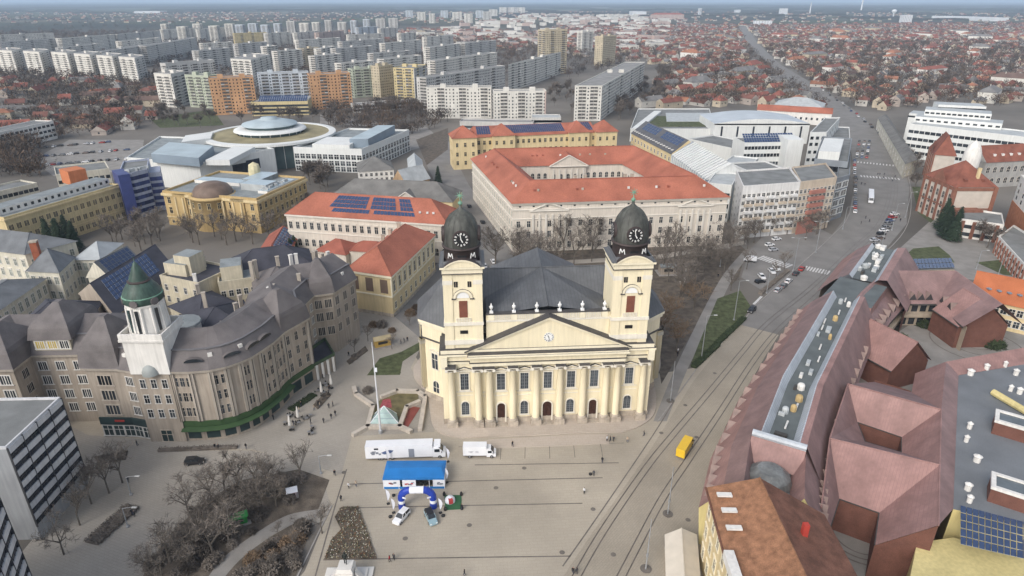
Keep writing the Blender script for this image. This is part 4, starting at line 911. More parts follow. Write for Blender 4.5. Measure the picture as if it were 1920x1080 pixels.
CBd.windows(cl[0], cl[1], 16, (20.0,), .9, .6, K_t, GL, 'bare', name='attic_slot')
for a, b_, n in ((inn[2], inn[3], 15), (inn[1], inn[2], 14)): CBd.windows(b_ if False else inn[3], inn[2], 17, (9.2, 15.2), 1.6, 2.8, K_t, GL, 'arch') if a is inn[2] else CBd.windows(inn[2], inn[1], 13, (9.2, 15.2), 1.6, 2.8, K_t, GL, 'arch')
def portico(B, a, b_, t0, t1, h, m, rm, n=6, proud=1.2, ph=4.0, z0=1.5, cols=True, inner=False):
    """applied order with a pediment on wall a-b between fractions t0,t1"""
    e = (b_ - a).normalized(); nr = Vector((e.y, -e.x)); p, q = lerp(a, b_, t0), lerp(a, b_, t1); ang = math.atan2(e.y, e.x); L_ = (q - p).length
    r = rect(p + nr * proud, q + nr * proud, proud + .02)
    w = B.part('portico_wall', MB().prism(r, 0, h, m)); c = (p + q) / 2
    if cols:
        for i in range(n): s_ = lerp(p, q, (i + .5) / n) + nr * (proud + .25); B.part('pilaster', MB().box((s_.x, s_.y, (h * .55 + h - 2) / 2), (.9, .5, h * .45 - 1), K_t, ang), parent=w)
    P0, P1 = p + nr * (proud + .5) - e * .8, q + nr * (proud + .5) + e * .8; k0, k1 = P0 - nr * (proud + 9), P1 - nr * (proud + 9); mid, mk = (P0 + P1) / 2, (k0 + k1) / 2
    f = MB(); f.face([(P0.x, P0.y, h), (P1.x, P1.y, h), (mid.x, mid.y, h + ph)], m); B.part('pediment', f, parent=w)
    f = MB(); f.face([(P1.x, P1.y, h + .1), (k1.x, k1.y, h + .1), (mk.x, mk.y, h + ph + .3), (mid.x, mid.y, h + ph + .3)], rm); f.face([(k0.x, k0.y, h + .1), (P0.x, P0.y, h + .1), (mid.x, mid.y, h + ph + .3), (mk.x, mk.y, h + ph + .3)], rm); B.part('pediment_roof', f, parent=w)
    fr = MB(); o = nr * .3
    for a_, c_ in ((P0, mid), (P1, mid)): fr.tube((a_.x + o.x, a_.y + o.y, h + .1), (c_.x + o.x, c_.y + o.y, h + ph + .2), .3, .3, K_t, 5)
    fr.tube((P0.x + o.x, P0.y + o.y, h), (P1.x + o.x, P1.y + o.y, h), .3, .3, K_t, 5); B.part('pediment_frame', fr, parent=w); return p + nr * proud, q + nr * proud
def flat_pediment(B, a, b_, t0, t1, z, ph):
    e = (b_ - a).normalized(); nr = Vector((e.y, -e.x)); p, q = lerp(a, b_, t0) + nr * .3, lerp(a, b_, t1) + nr * .3; mid = (p + q) / 2; fr = MB()
    for u, v, zu, zv in ((p, q, z, z), (p, mid, z, z + ph), (q, mid, z, z + ph)): fr.tube((u.x, u.y, zu), (v.x, v.y, zv), .35, .35, K_t, 5)
    B.part('pediment', fr)
    for i in range(6): s_ = lerp(p, q, (i + .5) / 6); B.part('pilaster', MB().box((s_.x, s_.y, 11.0), (.9, .5, 11.5), K_t, math.atan2(e.y, e.x)))
flat_pediment(CBd, cl[0], cl[1], .075, .255, 18.3, 3.4); flat_pediment(CBd, cl[0], cl[1], .765, .935, 18.3, 3.4)
pp, pq = portico(CBd, inn[3], inn[2], .31, .65, HC - .2, K_w, K_r, 6, 1.5, 5.5)
CBd.windows(pp, pq, 5, (9.2, 15.0), 1.6, 2.8, K_t, GL, 'arch')
for t in (.25, .33, .66, .72): q = lerp(inn[0], inn[1], t); CBd.chimney(q, HC + 3, 3.2, C_base, 1.4, .9)
CBd.part('ridge_cap', strip(cl, [(DW / 2 - .3, HC + 7.25), (DW / 2, HC + 7.42), (DW / 2 + .3, HC + 7.25)], K_r2, True))
for i in range(26):
    a, b_ = ((cl[0], cl[1]), (cl[3], cl[0]), (inn[3], inn[2]))[i % 3]; e = (b_ - a).normalized(); q = lerp(a, b_, random.uniform(.1, .9)) + Vector((-e.y, e.x)) * (4.5 if i % 3 < 2 else 5); CBd.part('roof_vent', MB().box((q.x, q.y, HC + 4.1), (.9, .7, .9), random.choice((C_base, K_r2, A_white)), math.atan2(e.y, e.x)))
0 and CBd.part('stepped_gable', MB().box((cl[0].x + .2, cl[0].y + 6, HC + 3), (.8, 6, 5), K_t, math.atan2((cl[3] - cl[0]).y, (cl[3] - cl[0]).x) - math.pi / 2))
# ------------------------------------------------------------------ ochre building with four red-capped towers
HY = 19.0; yA, yB = G(892, 258, HY), G(1118, 248, HY)
yf = rect(yA, yB, 24)
YB_ = Bld('ochre_school', 'long ochre building with four red pyramid-capped towers and blue solar roof behind the college', yf)
YB_.wall(yf, 0, HY, Y_w); YB_.hip(yf, HY, 5.0, K_r, .6, 1.0); Q = offset_poly(yf, .6)
e0, e1, m0, m1 = A3(Q[0], HY), A3(Q[1], HY), A3(YB_.r0, YB_.zr), A3(YB_.r1, YB_.zr)
for u0, u1 in ((.02, .13), (.25, .74), (.87, .98)): solar(YB_, [on_slope(e0, e1, m1, m0, u, v) for u, v in ((u0, .25), (u1, .25), (u1, .97), (u0, .97))], int((u1 - u0) * 60), 6, stuff=True)
YB_.windows(yA, yB, 22, (3, 8.5, 14.2), 1.6, 2.5, Y_w, GL, 'plain')
ye = (yB - yA).normalized(); yn = Vector((ye.y, -ye.x)); Ly = (yB - yA).length
for a, b_, fw_ in ((-.19, .0, 5), (.13, .31, 3), (.76, .93, 3), (.985, 1.16, 5)):
    p, q = yA + ye * (Ly * a) + yn * fw_, yA + ye * (Ly * b_) + yn * fw_; f = rect(p, q, 16)
    t = YB_.part('corner_tower' if fw_ == 5 else 'tower', MB().prism(f, 0, HY + 1, Y_w)); o = YB_.hip(f, HY + 1, 6.5, K_r, .8, name='tower_roof')
    YB_.windows(p, q, 3, (3, 8.5, 14.4), 1.5, 2.5, Y_w, GL, 'plain')
    if a < 0: YB_.windows(f[3], f[0], 3, (3, 8.5, 14.4), 1.5, 2.5, Y_w, GL, 'plain')
# ------------------------------------------------------------------ red-roofed seminary with solar rows
HJ = 17.0; jf = rect(G(536, 401, HJ), G(838, 421, HJ), 19)
JB = block('seminary', 'long cream building with red hipped roof and rows of solar panels', jf, HJ, K_w, K_r, 'hip', 7.5)
JB.band(jf, HJ - .8, HJ - .05, .5, K_t); JB.band(jf, 9.2, 9.6, .25, K_t)
JB.windows(jf[0], jf[1], 22, (10.8,), 1.5, 3.0, K_t, GL, 'cap'); JB.windows(jf[0], jf[1], 22, (3.2,), 1.6, 3.2, K_t, GL, 'arch')
Q = offset_poly(jf, .5); e0, e1, m0, m1 = A3(Q[0], HJ), A3(Q[1], HJ), A3(JB.r0, JB.zr), A3(JB.r1, JB.zr)
for u0, u1, v0 in ((.23, .49, .42), (.52, .70, .42), (.73, .82, .42), (.27, .52, .22), (.55, .82, .22)): solar(JB, [on_slope(e0, e1, m1, m0, u, v) for u, v in ((u0, v0), (u1, v0), (u1, v0 + (.5 if v0 > .3 else .17)), (u0, v0 + (.5 if v0 > .3 else .17)))], int((u1 - u0) * 46), 3 if v0 > .3 else 1)
for t in (.86, .91, .95): q = on_slope(e0, e1, m1, m0, t, .4); JB.part('roof_light', MB().box((q.x, q.y, q.z + .3), (.9, 1.4, .5), A_white, .1))
# ------------------------------------------------------------------ ochre hall with red roof beside the church
HK = 15.5; kf = para(G(650, 505, HK), G(732, 517, HK), G(813, 441, HK))
KB = Bld('ochre_hall', 'yellow hall with red hipped roof and blind bays left of the church tower', kf)
KB.wall(kf, 0, HK, Y_w); KB.hip(kf, HK, 6.5, K_r, .7, along=1); KB.band(kf, HK - .9, HK - .05, .6, C_c); KB.band(kf, 7.4, 7.9, .25, C_c); KB.band(kf, 0, 1.2, .15, C_base)
KB.windows(kf[0], kf[1], 3, (8.6,), 2.9, 5.0, C_c, mat('brown_bay', (.17, .12, .09), .8, .1), 'bare', name='blind_bay')
KB.windows(kf[1], kf[2], 9, (9.0,), 1.6, 3.8, C_c, GL, 'cap'); KB.windows(kf[1], kf[2], 9, (2.5,), 1.4, 2.4, C_c, GL, 'plain')
ke = (kf[2] - kf[1]).normalized(); kn = Vector((ke.y, -ke.x))
for i in range(10): q = lerp(kf[1], kf[2], (i + .02) / 9.05) + kn * .1; KB.part('pilaster', MB().box((q.x, q.y, 11), (.7, .4, 6.4), C_c, math.atan2(ke.y, ke.x)))
for t in (.45, .6, .8): q = lerp(kf[0], kf[3], t); KB.chimney((q.x + 5, q.y), HK + 3, 3, C_base, 1.2, 1.0)
# small red-roofed wings between seminary and hall
block('red_roof_annex', 'low red tiled annex in the seminary courtyard', rect(G(592, 470, 6), G(648, 478, 6), 12), 6, K_w, K_r2, 'hip', 4)
block('red_roof_annex', 'low red tiled link between seminary and ochre hall', rect(G(655, 470, 7), G(720, 474, 7), 9), 7, K_w, K_r2, 'hip', 3)
sh_ = block('solar_shed', 'low shed with a blue solar roof and red edge below the museum', para(G(482, 478, 6), G(540, 478, 6), G(560, 440, 6)), 6, Y_d, K_r2, 'gable', 4, 1)
Q = offset_poly(sh_.foot, .5); e0, e1, m0, m1 = A3(Q[3], 6), A3(Q[0], 6), A3((Q[2] + Q[3]) / 2, 10), A3((Q[0] + Q[1]) / 2, 10)
solar(sh_, [on_slope(e1, A3(Q[3], 6), m0, m1, u, v) for u, v in ((.05, .05), (.05, .95), (.95, .95), (.95, .05))][::-1], 5, 8)
e0, e1 = A3(Q[1], 6), A3(Q[2], 6); solar(sh_, [on_slope(e0, e1, m0, m1, u, v) for u, v in ((.05, .1), (.95, .1), (.95, .95), (.05, .95))], 8, 5)
# ------------------------------------------------------------------ museum (deep ochre) with domed centre
HD = 16.0; df = para(G(305, 361, HD), G(481, 376, HD), G(573, 335, HD))
DB = Bld('museum', 'deep yellow museum with shallow dome over its bowed centre', df); DB.wall(df, 0, HD, Y_d); DB.flat(df, HD, A_grey, Y_d, 1.0, .6); DB.band(df, HD - 1.3, HD - .1, .7, Y_w); DB.band(df, 4.0, 4.5, .3, Y_w)
DB.windows(df[0], df[1], 9, (6.0, 11.0), 1.7, 3.0, Y_w, GL, 'cap'); DB.windows(df[1], df[2], 10, (6.0, 11.0), 1.7, 2.8, Y_w, GL, 'cap'); DB.windows(df[0], df[1], 9, (1.2,), 1.4, 1.6, Y_w, GL, 'plain')
de = (df[1] - df[0]).normalized(); dn = Vector((de.y, -de.x)); dc = lerp(df[0], df[1], .47)
DB.part('bow', MB().lathe([(10, 0), (10, HD - 1.2), (10.7, HD - 1.1), (10.8, HD - .2), (9.6, HD + .2)], Y_d, 20, (dc.x - dn.x * 5, dc.y - dn.y * 5)), True)
DB.part('dome', MB().lathe([(9.0, HD), (8.8, HD + 1.8), (7.2, HD + 3.9), (4, HD + 5.3), (0, HD + 5.8)], mat('brown_copper', (.16, .115, .09), .6, .25, .3), 22, (dc.x - dn.x * 5, dc.y - dn.y * 5)), True)
for j in range(5):
    a = math.atan2(dn.y, dn.x) + R(-50 + 25 * j); q = dc - dn * 5
    for z in (6, 11): inst('window', window_mesh(1.4, 2.8, Y_w, GL, 'plain'), DB.e, (q.x + 10.02 * math.cos(a), q.y + 10.02 * math.sin(a), z), a + math.pi / 2)
for t, dd in ((.18, 0), (.8, 0)): q = lerp(df[0], df[1], t); DB.part('risalit', MB().box((q.x, q.y, HD / 2), (7, 1.4, HD - .2), Y_d, math.atan2(de.y, de.x)))
for t in (.14, .22, .76, .84, .3, .65): q = lerp(df[0], df[1], t) + dn * .8; DB.part('column', MB().tube((q.x, q.y, 4.5), (q.x, q.y, 14.5), .55, .5, Y_w, 10))
cm = lambda u, v: df[0] + (df[1] - df[0]) * u + (df[3] - df[0]) * v
for u, v, w, d, h, m in ((.78, .45, 14, 9, 3.2, S_t), (.3, .55, 26, 7, 1.6, A_white), (.6, .8, 10, 16, 2.2, A_grey), (.92, .55, 5, 24, 1.4, A_white)): q = cm(u, v); DB.part('skylight', MB().box((q.x, q.y, HD + h / 2), (w, d, h), m, math.atan2(de.y, de.x), top=mat('skylight_blue', (.38, .46, .5), .3, .1)))
for i in range(5): q = cm(.93, .3 + .1 * i); DB.part('roof_duct', MB().box((q.x, q.y, HD + 1.8), (2.5, 1.2, 1.6), S_t, .3 + i))
q = cm(.45, .95); DB.part('roof_cupola', MB().lathe([(3, HD), (3, HD + 4), (2.6, HD + 6), (0, HD + 7.5)], mat('pale_gold', (.55, .5, .32), .6, .15), 10, (q.x, q.y)))
# ------------------------------------------------------------------ blue office, yellow row, left edge
N_bl = mat('blue_panel', (0.05, 0.065, 0.19), 0.45, 0.15, 0.3); N_st = mat('grey_blue_wall', (0.33, 0.36, 0.44), 0.7, 0.12, 0.3, streak=.1)
HB_ = 22.0; bf = [G(222, 330, HB_), G(248, 327, HB_), G(276, 320, HB_), G(280, 300, HB_), G(232, 305, HB_)]
for i in range(1): pass
BB = Bld('blue_office', 'bowed office building with blue window bands and a bright blue end', bf); BB.wall(bf, 0, HB_, N_st); BB.flat(bf, HB_, O_roof, N_st, .9)
for i, n in ((0, 7), (1, 8)): BB.windows(bf[i], bf[i + 1], n, [2.5 + 3.3 * k for k in range(6)], 1.3, 1.9, N_st, mat('blue_glass', (.03, .045, .13), .2, .3, rnd=.4), 'bare')
BB.part('end_tower', MB().prism(rect(G(209, 319, 23), G(221, 329, 23), 5), 0, 23, N_bl)); tq2 = rect(G(279, 324, 20), G(300, 322, 20), 14); BB.part('stair_tower', MB().prism(tq2, 0, 20, N_st)); BB.windows(tq2[0], tq2[1], 2, [2.5 + 3.3 * k for k in range(5)], 3.0, 2.0, N_st, N_bl, 'bare')
for i in range(6): q = lerp(bf[0], bf[2], .15 + .13 * i); BB.part('roof_unit', MB().box((q.x, q.y + 5, HB_ + .9), (2.2, 2.0, 1.6), S_t, i))
ef = rect(G(8, 411, 17), G(224, 348, 17), 15)
EB = block('yellow_row', 'long pale yellow office row with white attic left of the museum', ef, 17, mat('straw_render', (.54, .44, .25), .9, .1, .15, streak=.12), A_grey); EB.band(ef, 16.2, 16.9, .6, Y_w); EB.band(ef, 5.0, 5.4, .25, Y_w)
W(EB, 0, 17, (1.6, 6.6, 11.6), 1.9, 2.4, 'double', Y_w); W(EB, 1, 4, (1.6, 6.6, 11.6), 1.5, 2.2, 'double', Y_w)
q_ = [lerp(ef[0], ef[3], .4), lerp(ef[1], ef[2], .4), lerp(ef[1], ef[2], .95), lerp(ef[0], ef[3], .95)]; EB.part('attic', MB().prism(q_, 17, 20, A_white, top=A_grey)); EB.windows(q_[0], q_[1], 18, (18,), 1.3, 1.3, FR, GL, 'bare')
lf = block('white_office', 'white three storey office with grey flat roof at the left edge', rect(G(-40, 370, 12), G(70, 345, 12), 14), 12, S_w, O_roof); W(lf, 0, 11, (1.5, 5, 8.6), 2.2, 1.8, 'bare'); W(lf, 1, 3, (1.5, 5, 8.6), 2, 1.8, 'bare')
lg = block('white_office', 'white block with an orange rooftop box behind the yellow row', rect(G(105, 330, 15), G(205, 318, 15), 22), 15, S_w, O_roof); W(lg, 0, 9, (2, 6, 10.5), 2.0, 1.8, 'bare'); W(lg, 3, 3, (2, 6, 10.5), 2.0, 1.8, 'bare')
lg.part('orange_box', MB().prism(rect(G(127, 322, 22), G(160, 316, 22), 10), 15, 22, mat('orange_panel', (.48, .17, .075), .8, .1, .3, streak=.1)))
lh = block('white_office', 'long white three storey block with ribbon windows at the far left', rect(G(-40, 258, 13), G(100, 228, 13), 16), 13, A_white, O_roof); W(lh, 0, 16, (2.2, 6, 9.8), 3.0, 1.8, 'bare'); W(lh, 1, 4, (2.2, 6, 9.8), 2, 1.8, 'bare')
# ------------------------------------------------------------------ gallery, round convention hall, colonnaded hotel
M_w = mat('gallery_white', (0.64, 0.65, 0.63), 0.8, 0.06, 0.1, streak=0.07); M_bg = mat('blue_grey_sheet', (0.21, 0.26, 0.31), 0.5, 0.12, 0.1); M_lb = mat('light_blue_roof', (0.38, 0.45, 0.48), 0.5, 0.12, 0.1)
gf = [G(238, 298, 15), G(373, 309, 15), G(514, 281, 15), G(430, 262, 15), G(300, 258, 15)]
GB = Bld('art_gallery', 'plain white gallery block with pale blue roof boxes behind the museum', gf); GB.wall(gf, 0, 15, M_w); GB.flat(gf, 15, A_grey, M_w, 1.0)
GB.part('roof_box', MB().prism(para(G(283, 288, 20), G(372, 296, 20), G(400, 273, 20)), 15, 20, M_bg, top=M_lb)); GB.part('roof_box', MB().prism(para(G(385, 300, 18), G(430, 300, 18), G(478, 275, 18)), 15, 18, M_w)); GB.part('roof_box', MB().prism(para(G(340, 268, 18), G(395, 260, 18), G(400, 248, 18)), 15, 18.5, M_w))
GB.windows(gf[1], gf[2], 2, (5,), 7, 6, FRD, GL, 'bare', margin=26); GB.part('dark_panel', MB().box((*lerp(gf[1], gf[2], .68), 9), (9, .5, 6), O_gl, math.atan2((gf[2] - gf[1]).y, (gf[2] - gf[1]).x)))
HR = 17.0; rc = G(508, 249, HR); RR = 43.0
RB = empty('round_hall', (*rc, 0), 'round glass convention hall with grassy disc roof and central cupola', 'hall'); 
class _R: pass
def rp(name, prof, m, n=48, smooth=True): return MB().lathe(prof, m, n, (rc.x, rc.y)).build(name, RB, smooth)
M_tg = mat('teal_glass', (.10, .15, .155), .2, .2, .1, spec=.5); rp('glass_drum', [(RR * .86, 0), (RR * .86, HR - 2)], M_tg); rp('rim', [(RR * .86, HR - 2.2), (RR, HR - 1.4), (RR, HR), (RR * .9, HR + .3), (RR * .89, HR - .2)], M_w, smooth=False)
rp('grass_roof', [(RR * .9, HR - .1), (RR * .5, HR + .6)], mat('dry_sedum', (.27, .235, .14), .95, .3, .08, fine=.2)); rp('cupola', [(RR * .47, HR), (RR * .47, HR + 2.5)], M_tg)
rp('cupola_roof', [(RR * .55, HR + 2.5), (RR * .54, HR + 3.3), (RR * .44, HR + 4), (RR * .36, HR + 4.2)], M_w); rp('upper_drum', [(RR * .36, HR + 4), (RR * .36, HR + 6)], M_tg); rp('upper_roof', [(RR * .42, HR + 6), (RR * .41, HR + 6.8), (RR * .2, HR + 9), (RR * .12, HR + 9.3), (RR * .12, HR + 10.5), (0, HR + 10.6)], M_lb)
for j in range(40):
    a = R(9 * j + 3); MB().box((rc.x + RR * .865 * math.cos(a), rc.y + RR * .865 * math.sin(a), HR / 2 - 1), (.35, .35, HR - 2), M_w, a).build('mullion', RB)
for j in range(20): a = R(18 * j); MB().box((rc.x + RR * .475 * math.cos(a), rc.y + RR * .475 * math.sin(a), HR + 1.25), (.4, .6, 2.5), M_w, a).build('cupola_post', RB)
hf = para(G(550, 279, 14), G(678, 283, 14), G(767, 246, 14))
HBd = Bld('hotel', 'white hotel with tall square colonnade and blue grey roof box', hf); HBd.wall(hf, 0, 14, M_w); HBd.flat(hf, 14, A_grey, M_w, 1.2)
W(HBd, 0, 12, (.5, 4.2, 8.2), 2.9, 2.9, 'plain', M_w, GL); W(HBd, 1, 16, (.5, 4.2, 8.2), 2.9, 2.9, 'plain', M_w, GL)
HBd.part('roof_box', MB().prism(para(G(655, 262, 19), G(690, 262, 19), G(740, 236, 19)), 14, 19.5, M_bg, top=M_lb)); HBd.part('roof_box', MB().prism(para(G(585, 270, 17), G(655, 272, 17), G(680, 258, 17)), 14, 17, M_w))
# grey-roofed group right of the hotel
g1 = block('grey_roof_house', 'long grey hip-roofed house with small white gable behind the seminary', rect(G(617, 369, 12), G(848, 379, 12), 20), 12, Y_w, mat('weathered_grey_tile', (.165, .16, .15), .9, .22, .2, fine=.15), 'hip', 7)
W(g1, 0, 18, (6.5,), 1.5, 2.4, 'plain'); Q = g1.foot; portico(g1, Q[0], Q[1], .55, .72, 12, K_w, MATS['weathered_grey_tile'], 2, .4, 4, cols=False)
g2 = block('grey_roof_house', 'small grey hip-roofed house beside the ochre fire wall', rect(G(672, 322, 9), G(738, 318, 9), 22), 9, A_white, MATS['weathered_grey_tile'], 'hip', 6); W(g2, 0, 7, (3, 6), 1.3, 1.7, 'plain')
g3 = block('firewall_house', 'ochre fire wall house with a long sloping tin and glass roof', para(G(736, 342, 14), G(762, 346, 14), G(805, 335, 14)), 14, mat('old_ochre', (.36, .25, .15), .9, .2, .3, streak=.2), S_t, 'gable', 7, 1)
g4 = block('tin_roof_house', 'pale tin roofed house along the school street', para(G(770, 352, 10), G(800, 355, 10), G(790, 300, 10)), 10, Y_w, S_t, 'gable', 4, 1)
# ================================================================== north-east: modern quarter behind the college
n1f = rect(G(1184, 250, 15), G(1259, 289, 15), 20)
n1 = block('skylight_house', 'grey roofed house with rows of skylights and solar fields right of the ochre towers', n1f, 15, Y_w, mat('dark_sheet_roof', (.10, .10, .105), .6, .15, .2), 'gable', 8)
W(n1, 0, 12, (2, 6, 10.5), 1.6, 2.2, 'plain'); Q = offset_poly(n1f, .5); e0, e1, m0, m1 = A3(Q[0], 15), A3(Q[1], 15), A3(n1.r0, n1.zr), A3(n1.r1, n1.zr)
for u0, u1 in ((.1, .45), (.55, .95)): solar(n1, [on_slope(e0, e1, m1, m0, u, v) for u, v in ((u0, .5), (u1, .5), (u1, .95), (u0, .95))], 6, 3, stuff=True)
for i in range(16): q = on_slope(e0, e1, m1, m0, (i + .7) / 16.5, .2); n1.part('skylight', MB().box((q.x, q.y, q.z + .35), (1.1, 1.6, .5), A_white, math.atan2((e1 - e0).y, (e1 - e0).x)))
n2f = rect(G(1259, 291, 15), G(1324, 337, 15), 24)
n2 = Bld('striped_hall', 'white modern hall with fanned white ribs over roof and facade', n2f); n2.wall(n2f, 0, 15, M_bg); n2.hip(n2f, 15, 8, mat('glass_roof_grey', (.3, .32, .35), .4, .15, .2), .2, 0.0, gable=M_w)
Q = n2f; e0, e1, m0, m1 = A3(Q[0], 15), A3(Q[1], 15), A3(n2.r0, n2.zr), A3(n2.r1, n2.zr); ang = math.atan2((e1 - e0).y, (e1 - e0).x)
for i in range(17):
    u = (i + .5) / 17; p = on_slope(e0, e1, m1, m0, u, 0); q = on_slope(e0, e1, m1, m0, min(1, u + .06), 1); nr = Vector((math.sin(ang), -math.cos(ang), 0))
    n2.part('rib', MB().box((p.x + nr.x * .3, p.y + nr.y * .3, 7.5), (1.1, .6, 15), M_w, ang)); k = Vector((math.cos(ang), math.sin(ang), 0)) * .75
    n2.part('roof_rib', slab_on([p - k + Vector((0, 0, .1)), p + k + Vector((0, 0, .1)), q + k + Vector((0, 0, .1)), q - k + Vector((0, 0, .1))], .5, M_w))
n3 = block('white_cube', 'white cubic building with dark window slots at the college corner', rect(G(1326, 345, 18), G(1372, 350, 18), 26), 18, M_w, S_t); W(n3, 0, 3, (2, 7, 12), 3, 2.5, 'bare')
P_w = mat('apartment_white', (.64, .63, .61), .85, .1, .2, streak=.12); P_p = mat('apartment_pink', (.36, .16, .125), .85, .12, .3); P_b = mat('apartment_beige', (.5, .42, .33), .85, .1, .2, streak=.12)
n4f = para(G(1393, 352, 24), G(1501, 344, 24), G(1480, 316, 24))
n4 = block('apartment_house', 'white seven storey apartment house with balconies right of the college', n4f, 24, P_w, O_roof); 
W(n4, 0, 12, [3.2 + 3.2 * k for k in range(6)], 1.5, 1.6, 'plain', FR); W(n4, 3, 3, [3.2 + 3.2 * k for k in range(6)], 1.2, 1.4, 'bare')
e4 = (n4f[1] - n4f[0]).normalized(); nr4 = Vector((e4.y, -e4.x)); a4 = math.atan2(e4.y, e4.x)
for k in range(6):
    for t in (.12, .3, .5, .72, .9): q = lerp(n4f[0], n4f[1], t) + nr4 * .7; n4.part('balcony', MB().box((q.x, q.y, 3.0 + 3.2 * k), (3.6, 1.4, 1.0), P_b if (k + int(t * 10)) % 2 else P_w, a4))
n5f = para(G(1501, 344, 24), G(1569, 335, 24), G(1548, 308, 24)); n5 = block('apartment_house', 'beige and brick-pink apartment house next to the glazed corner', n5f, 24, P_b, O_roof); W(n5, 0, 9, [3.2 + 3.2 * k for k in range(6)], 1.4, 1.7, 'plain', FR)
e5 = (n5f[1] - n5f[0]).normalized(); nr5 = Vector((e5.y, -e5.x)); a5 = math.atan2(e5.y, e5.x)
for k in range(6): q = lerp(n5f[0], n5f[1], .48) + nr5 * .7; n5.part('balcony', MB().box((q.x, q.y, 3.3 + 3.2 * k), (9, 1.4, 1.6), P_p, a5))
q = lerp(n5f[0], n5f[1], .1) + nr5 * .1; n5.part('brick_base', MB().box((q.x + 4, q.y, 3), (10, .5, 6), P_p, a5))
n6f = para(G(1569, 337, 21), G(1593, 330, 21), G(1594, 290, 21)); n6 = block('glazed_corner', 'glazed corner building with white balcony frames on the avenue bend', n6f, 21, mat('slate_panel', (.2, .22, .24), .5, .15, .2), O_roof); W(n6, 0, 2, [3 + 4.4 * k for k in range(4)], 4.5, 2.8, 'double', M_w); W(n6, 1, 5, [3 + 4.4 * k for k in range(4)], 4.5, 2.8, 'double', M_w)
n6b = block('glass_box', 'grey glass box with white plant room above the avenue', para(G(1527, 300, 24), G(1590, 306, 24), G(1597, 262, 24)), 24, MATS['slate_panel'], O_roof); W(n6b, 0, 6, (4, 9, 14, 19), 4, 2.6, 'bare'); n6b.part('plant_room', MB().prism(para(G(1535, 285, 28), G(1575, 287, 28), G(1582, 262, 28)), 24, 28.5, M_w))
n7f = rect(G(1397, 270, 21), G(1503, 268, 21), 18); n7 = block('white_office', 'white four storey office with a sloping solar roof band among the shopping halls', n7f, 21, M_w, O_roof); W(n7, 0, 17, (3, 8, 13, 17.5), 1.8, 2.0, 'bare')
solar(n7, [Vector((*lerp(n7f[0], n7f[1], u), 21.6 + v * 4)) + Vector((0, v * 7 + 1, 0)) for u, v in ((0, 0), (.9, 0), (.9, 1), (0, 1))], 20, 4, stuff=True); n7.part('stair_block', MB().prism(rect(G(1478, 262, 25), G(1508, 262, 25), 16), 0, 25, M_w))
n8f = rect(G(1340, 232, 15), G(1519, 232, 15), 42); n8 = Bld('shopping_hall', 'shopping hall with long curved white roof and dark pilaster slots', n8f, 'shopping centre'); n8.wall(n8f, 0, 15, M_w)
vb = MB(); n = 12
for j in range(n):
    t0, t1 = j / n, (j + 1) / n; z = lambda t: 15 + 3.5 * math.sin(math.pi * t); p, q = lerp(n8f[0], n8f[1], t0), lerp(n8f[0], n8f[1], t1); r, s_ = lerp(n8f[3], n8f[2], t1), lerp(n8f[3], n8f[2], t0)
    vb.face([(p.x, p.y, z(t0)), (q.x, q.y, z(t1)), (r.x, r.y, z(t1)), (s_.x, s_.y, z(t0))], mat('hall_white_roof', (.44, .48, .51), .5, .1, .1)); vb.face([(p.x, p.y, 14), (q.x, q.y, 14), (q.x, q.y, z(t1)), (p.x, p.y, z(t0))], M_w)
n8.part('vaulted_roof', vb); W(n8, 0, 6, (4,), 1.4, 9, 'bare', FR, O_gl)
n9f = para(G(1182, 243, 9), G(1340, 243, 9), G(1330, 205, 9)); n9 = block('shopping_hall', 'low flat shopping hall with green planted roof and pale gravel strips', n9f, 9, M_w, O_roof, cat='shopping centre'); n9.part('green_roof', MB().prism(para(G(1218, 237, 9.3), G(1338, 237, 9.3), G(1332, 218, 9.3)), 8.6, 9.5, M_grass)); n9.part('gravel_strip', MB().prism(para(G(1250, 228, 9.6), G(1338, 228, 9.6), G(1330, 212, 9.6)), 9.4, 9.8, S_t)); n9.part('skylight_strip', MB().prism(para(G(1184, 243, 10), G(1200, 243, 10), G(1240, 210, 10)), 9, 11, M_w))
block('shopping_wing', 'dark low roofed service wing in front of the green roof', rect(G(1290, 262, 12), G(1395, 285, 12), 26), 12, M_w, O_roof, cat='shopping centre'); block('shopping_wing', 'white terraced block stepping towards the striped hall', rect(G(1350, 312, 14), G(1400, 318, 14), 30), 14, M_w, S_t, cat='shopping centre'); block('shopping_wing', 'white stepped block with terraces behind the apartment house', rect(G(1400, 322, 17), G(1470, 318, 17), 18), 17, M_w, O_roof, cat='shopping centre')
n10 = block('white_tower_block', 'white block with vertical slots beside the avenue north of the glass box', para(G(1519, 250, 22), G(1550, 250, 22), G(1575, 222, 22)), 22, M_w, O_roof); W(n10, 1, 5, (4, 9, 14, 18), 2.4, 2, 'bare'); W(n10, 0, 3, (4, 9, 14, 18), 2.0, 2, 'bare')
block('white_tower_block', 'low white block with grey roof at the avenue bend', para(G(1550, 268, 14), G(1594, 270, 14), G(1592, 240, 14)), 14, M_w, O_roof)
rr = block('red_strip_building', 'long low building with a bright red roof edge behind the curved hall', rect(G(1420, 206, 10), G(1560, 214, 10), 14), 10, A_white, K_r, 'gable', 4); W(rr, 0, 14, (4,), 1.6, 2, 'bare')
block('barrel_hall', 'pale barrel-roofed hall near the avenue, north of the shopping centre', rect(G(1452, 196, 12), G(1542, 202, 12), 30), 12, A_white, S_t, 'hip', 6)
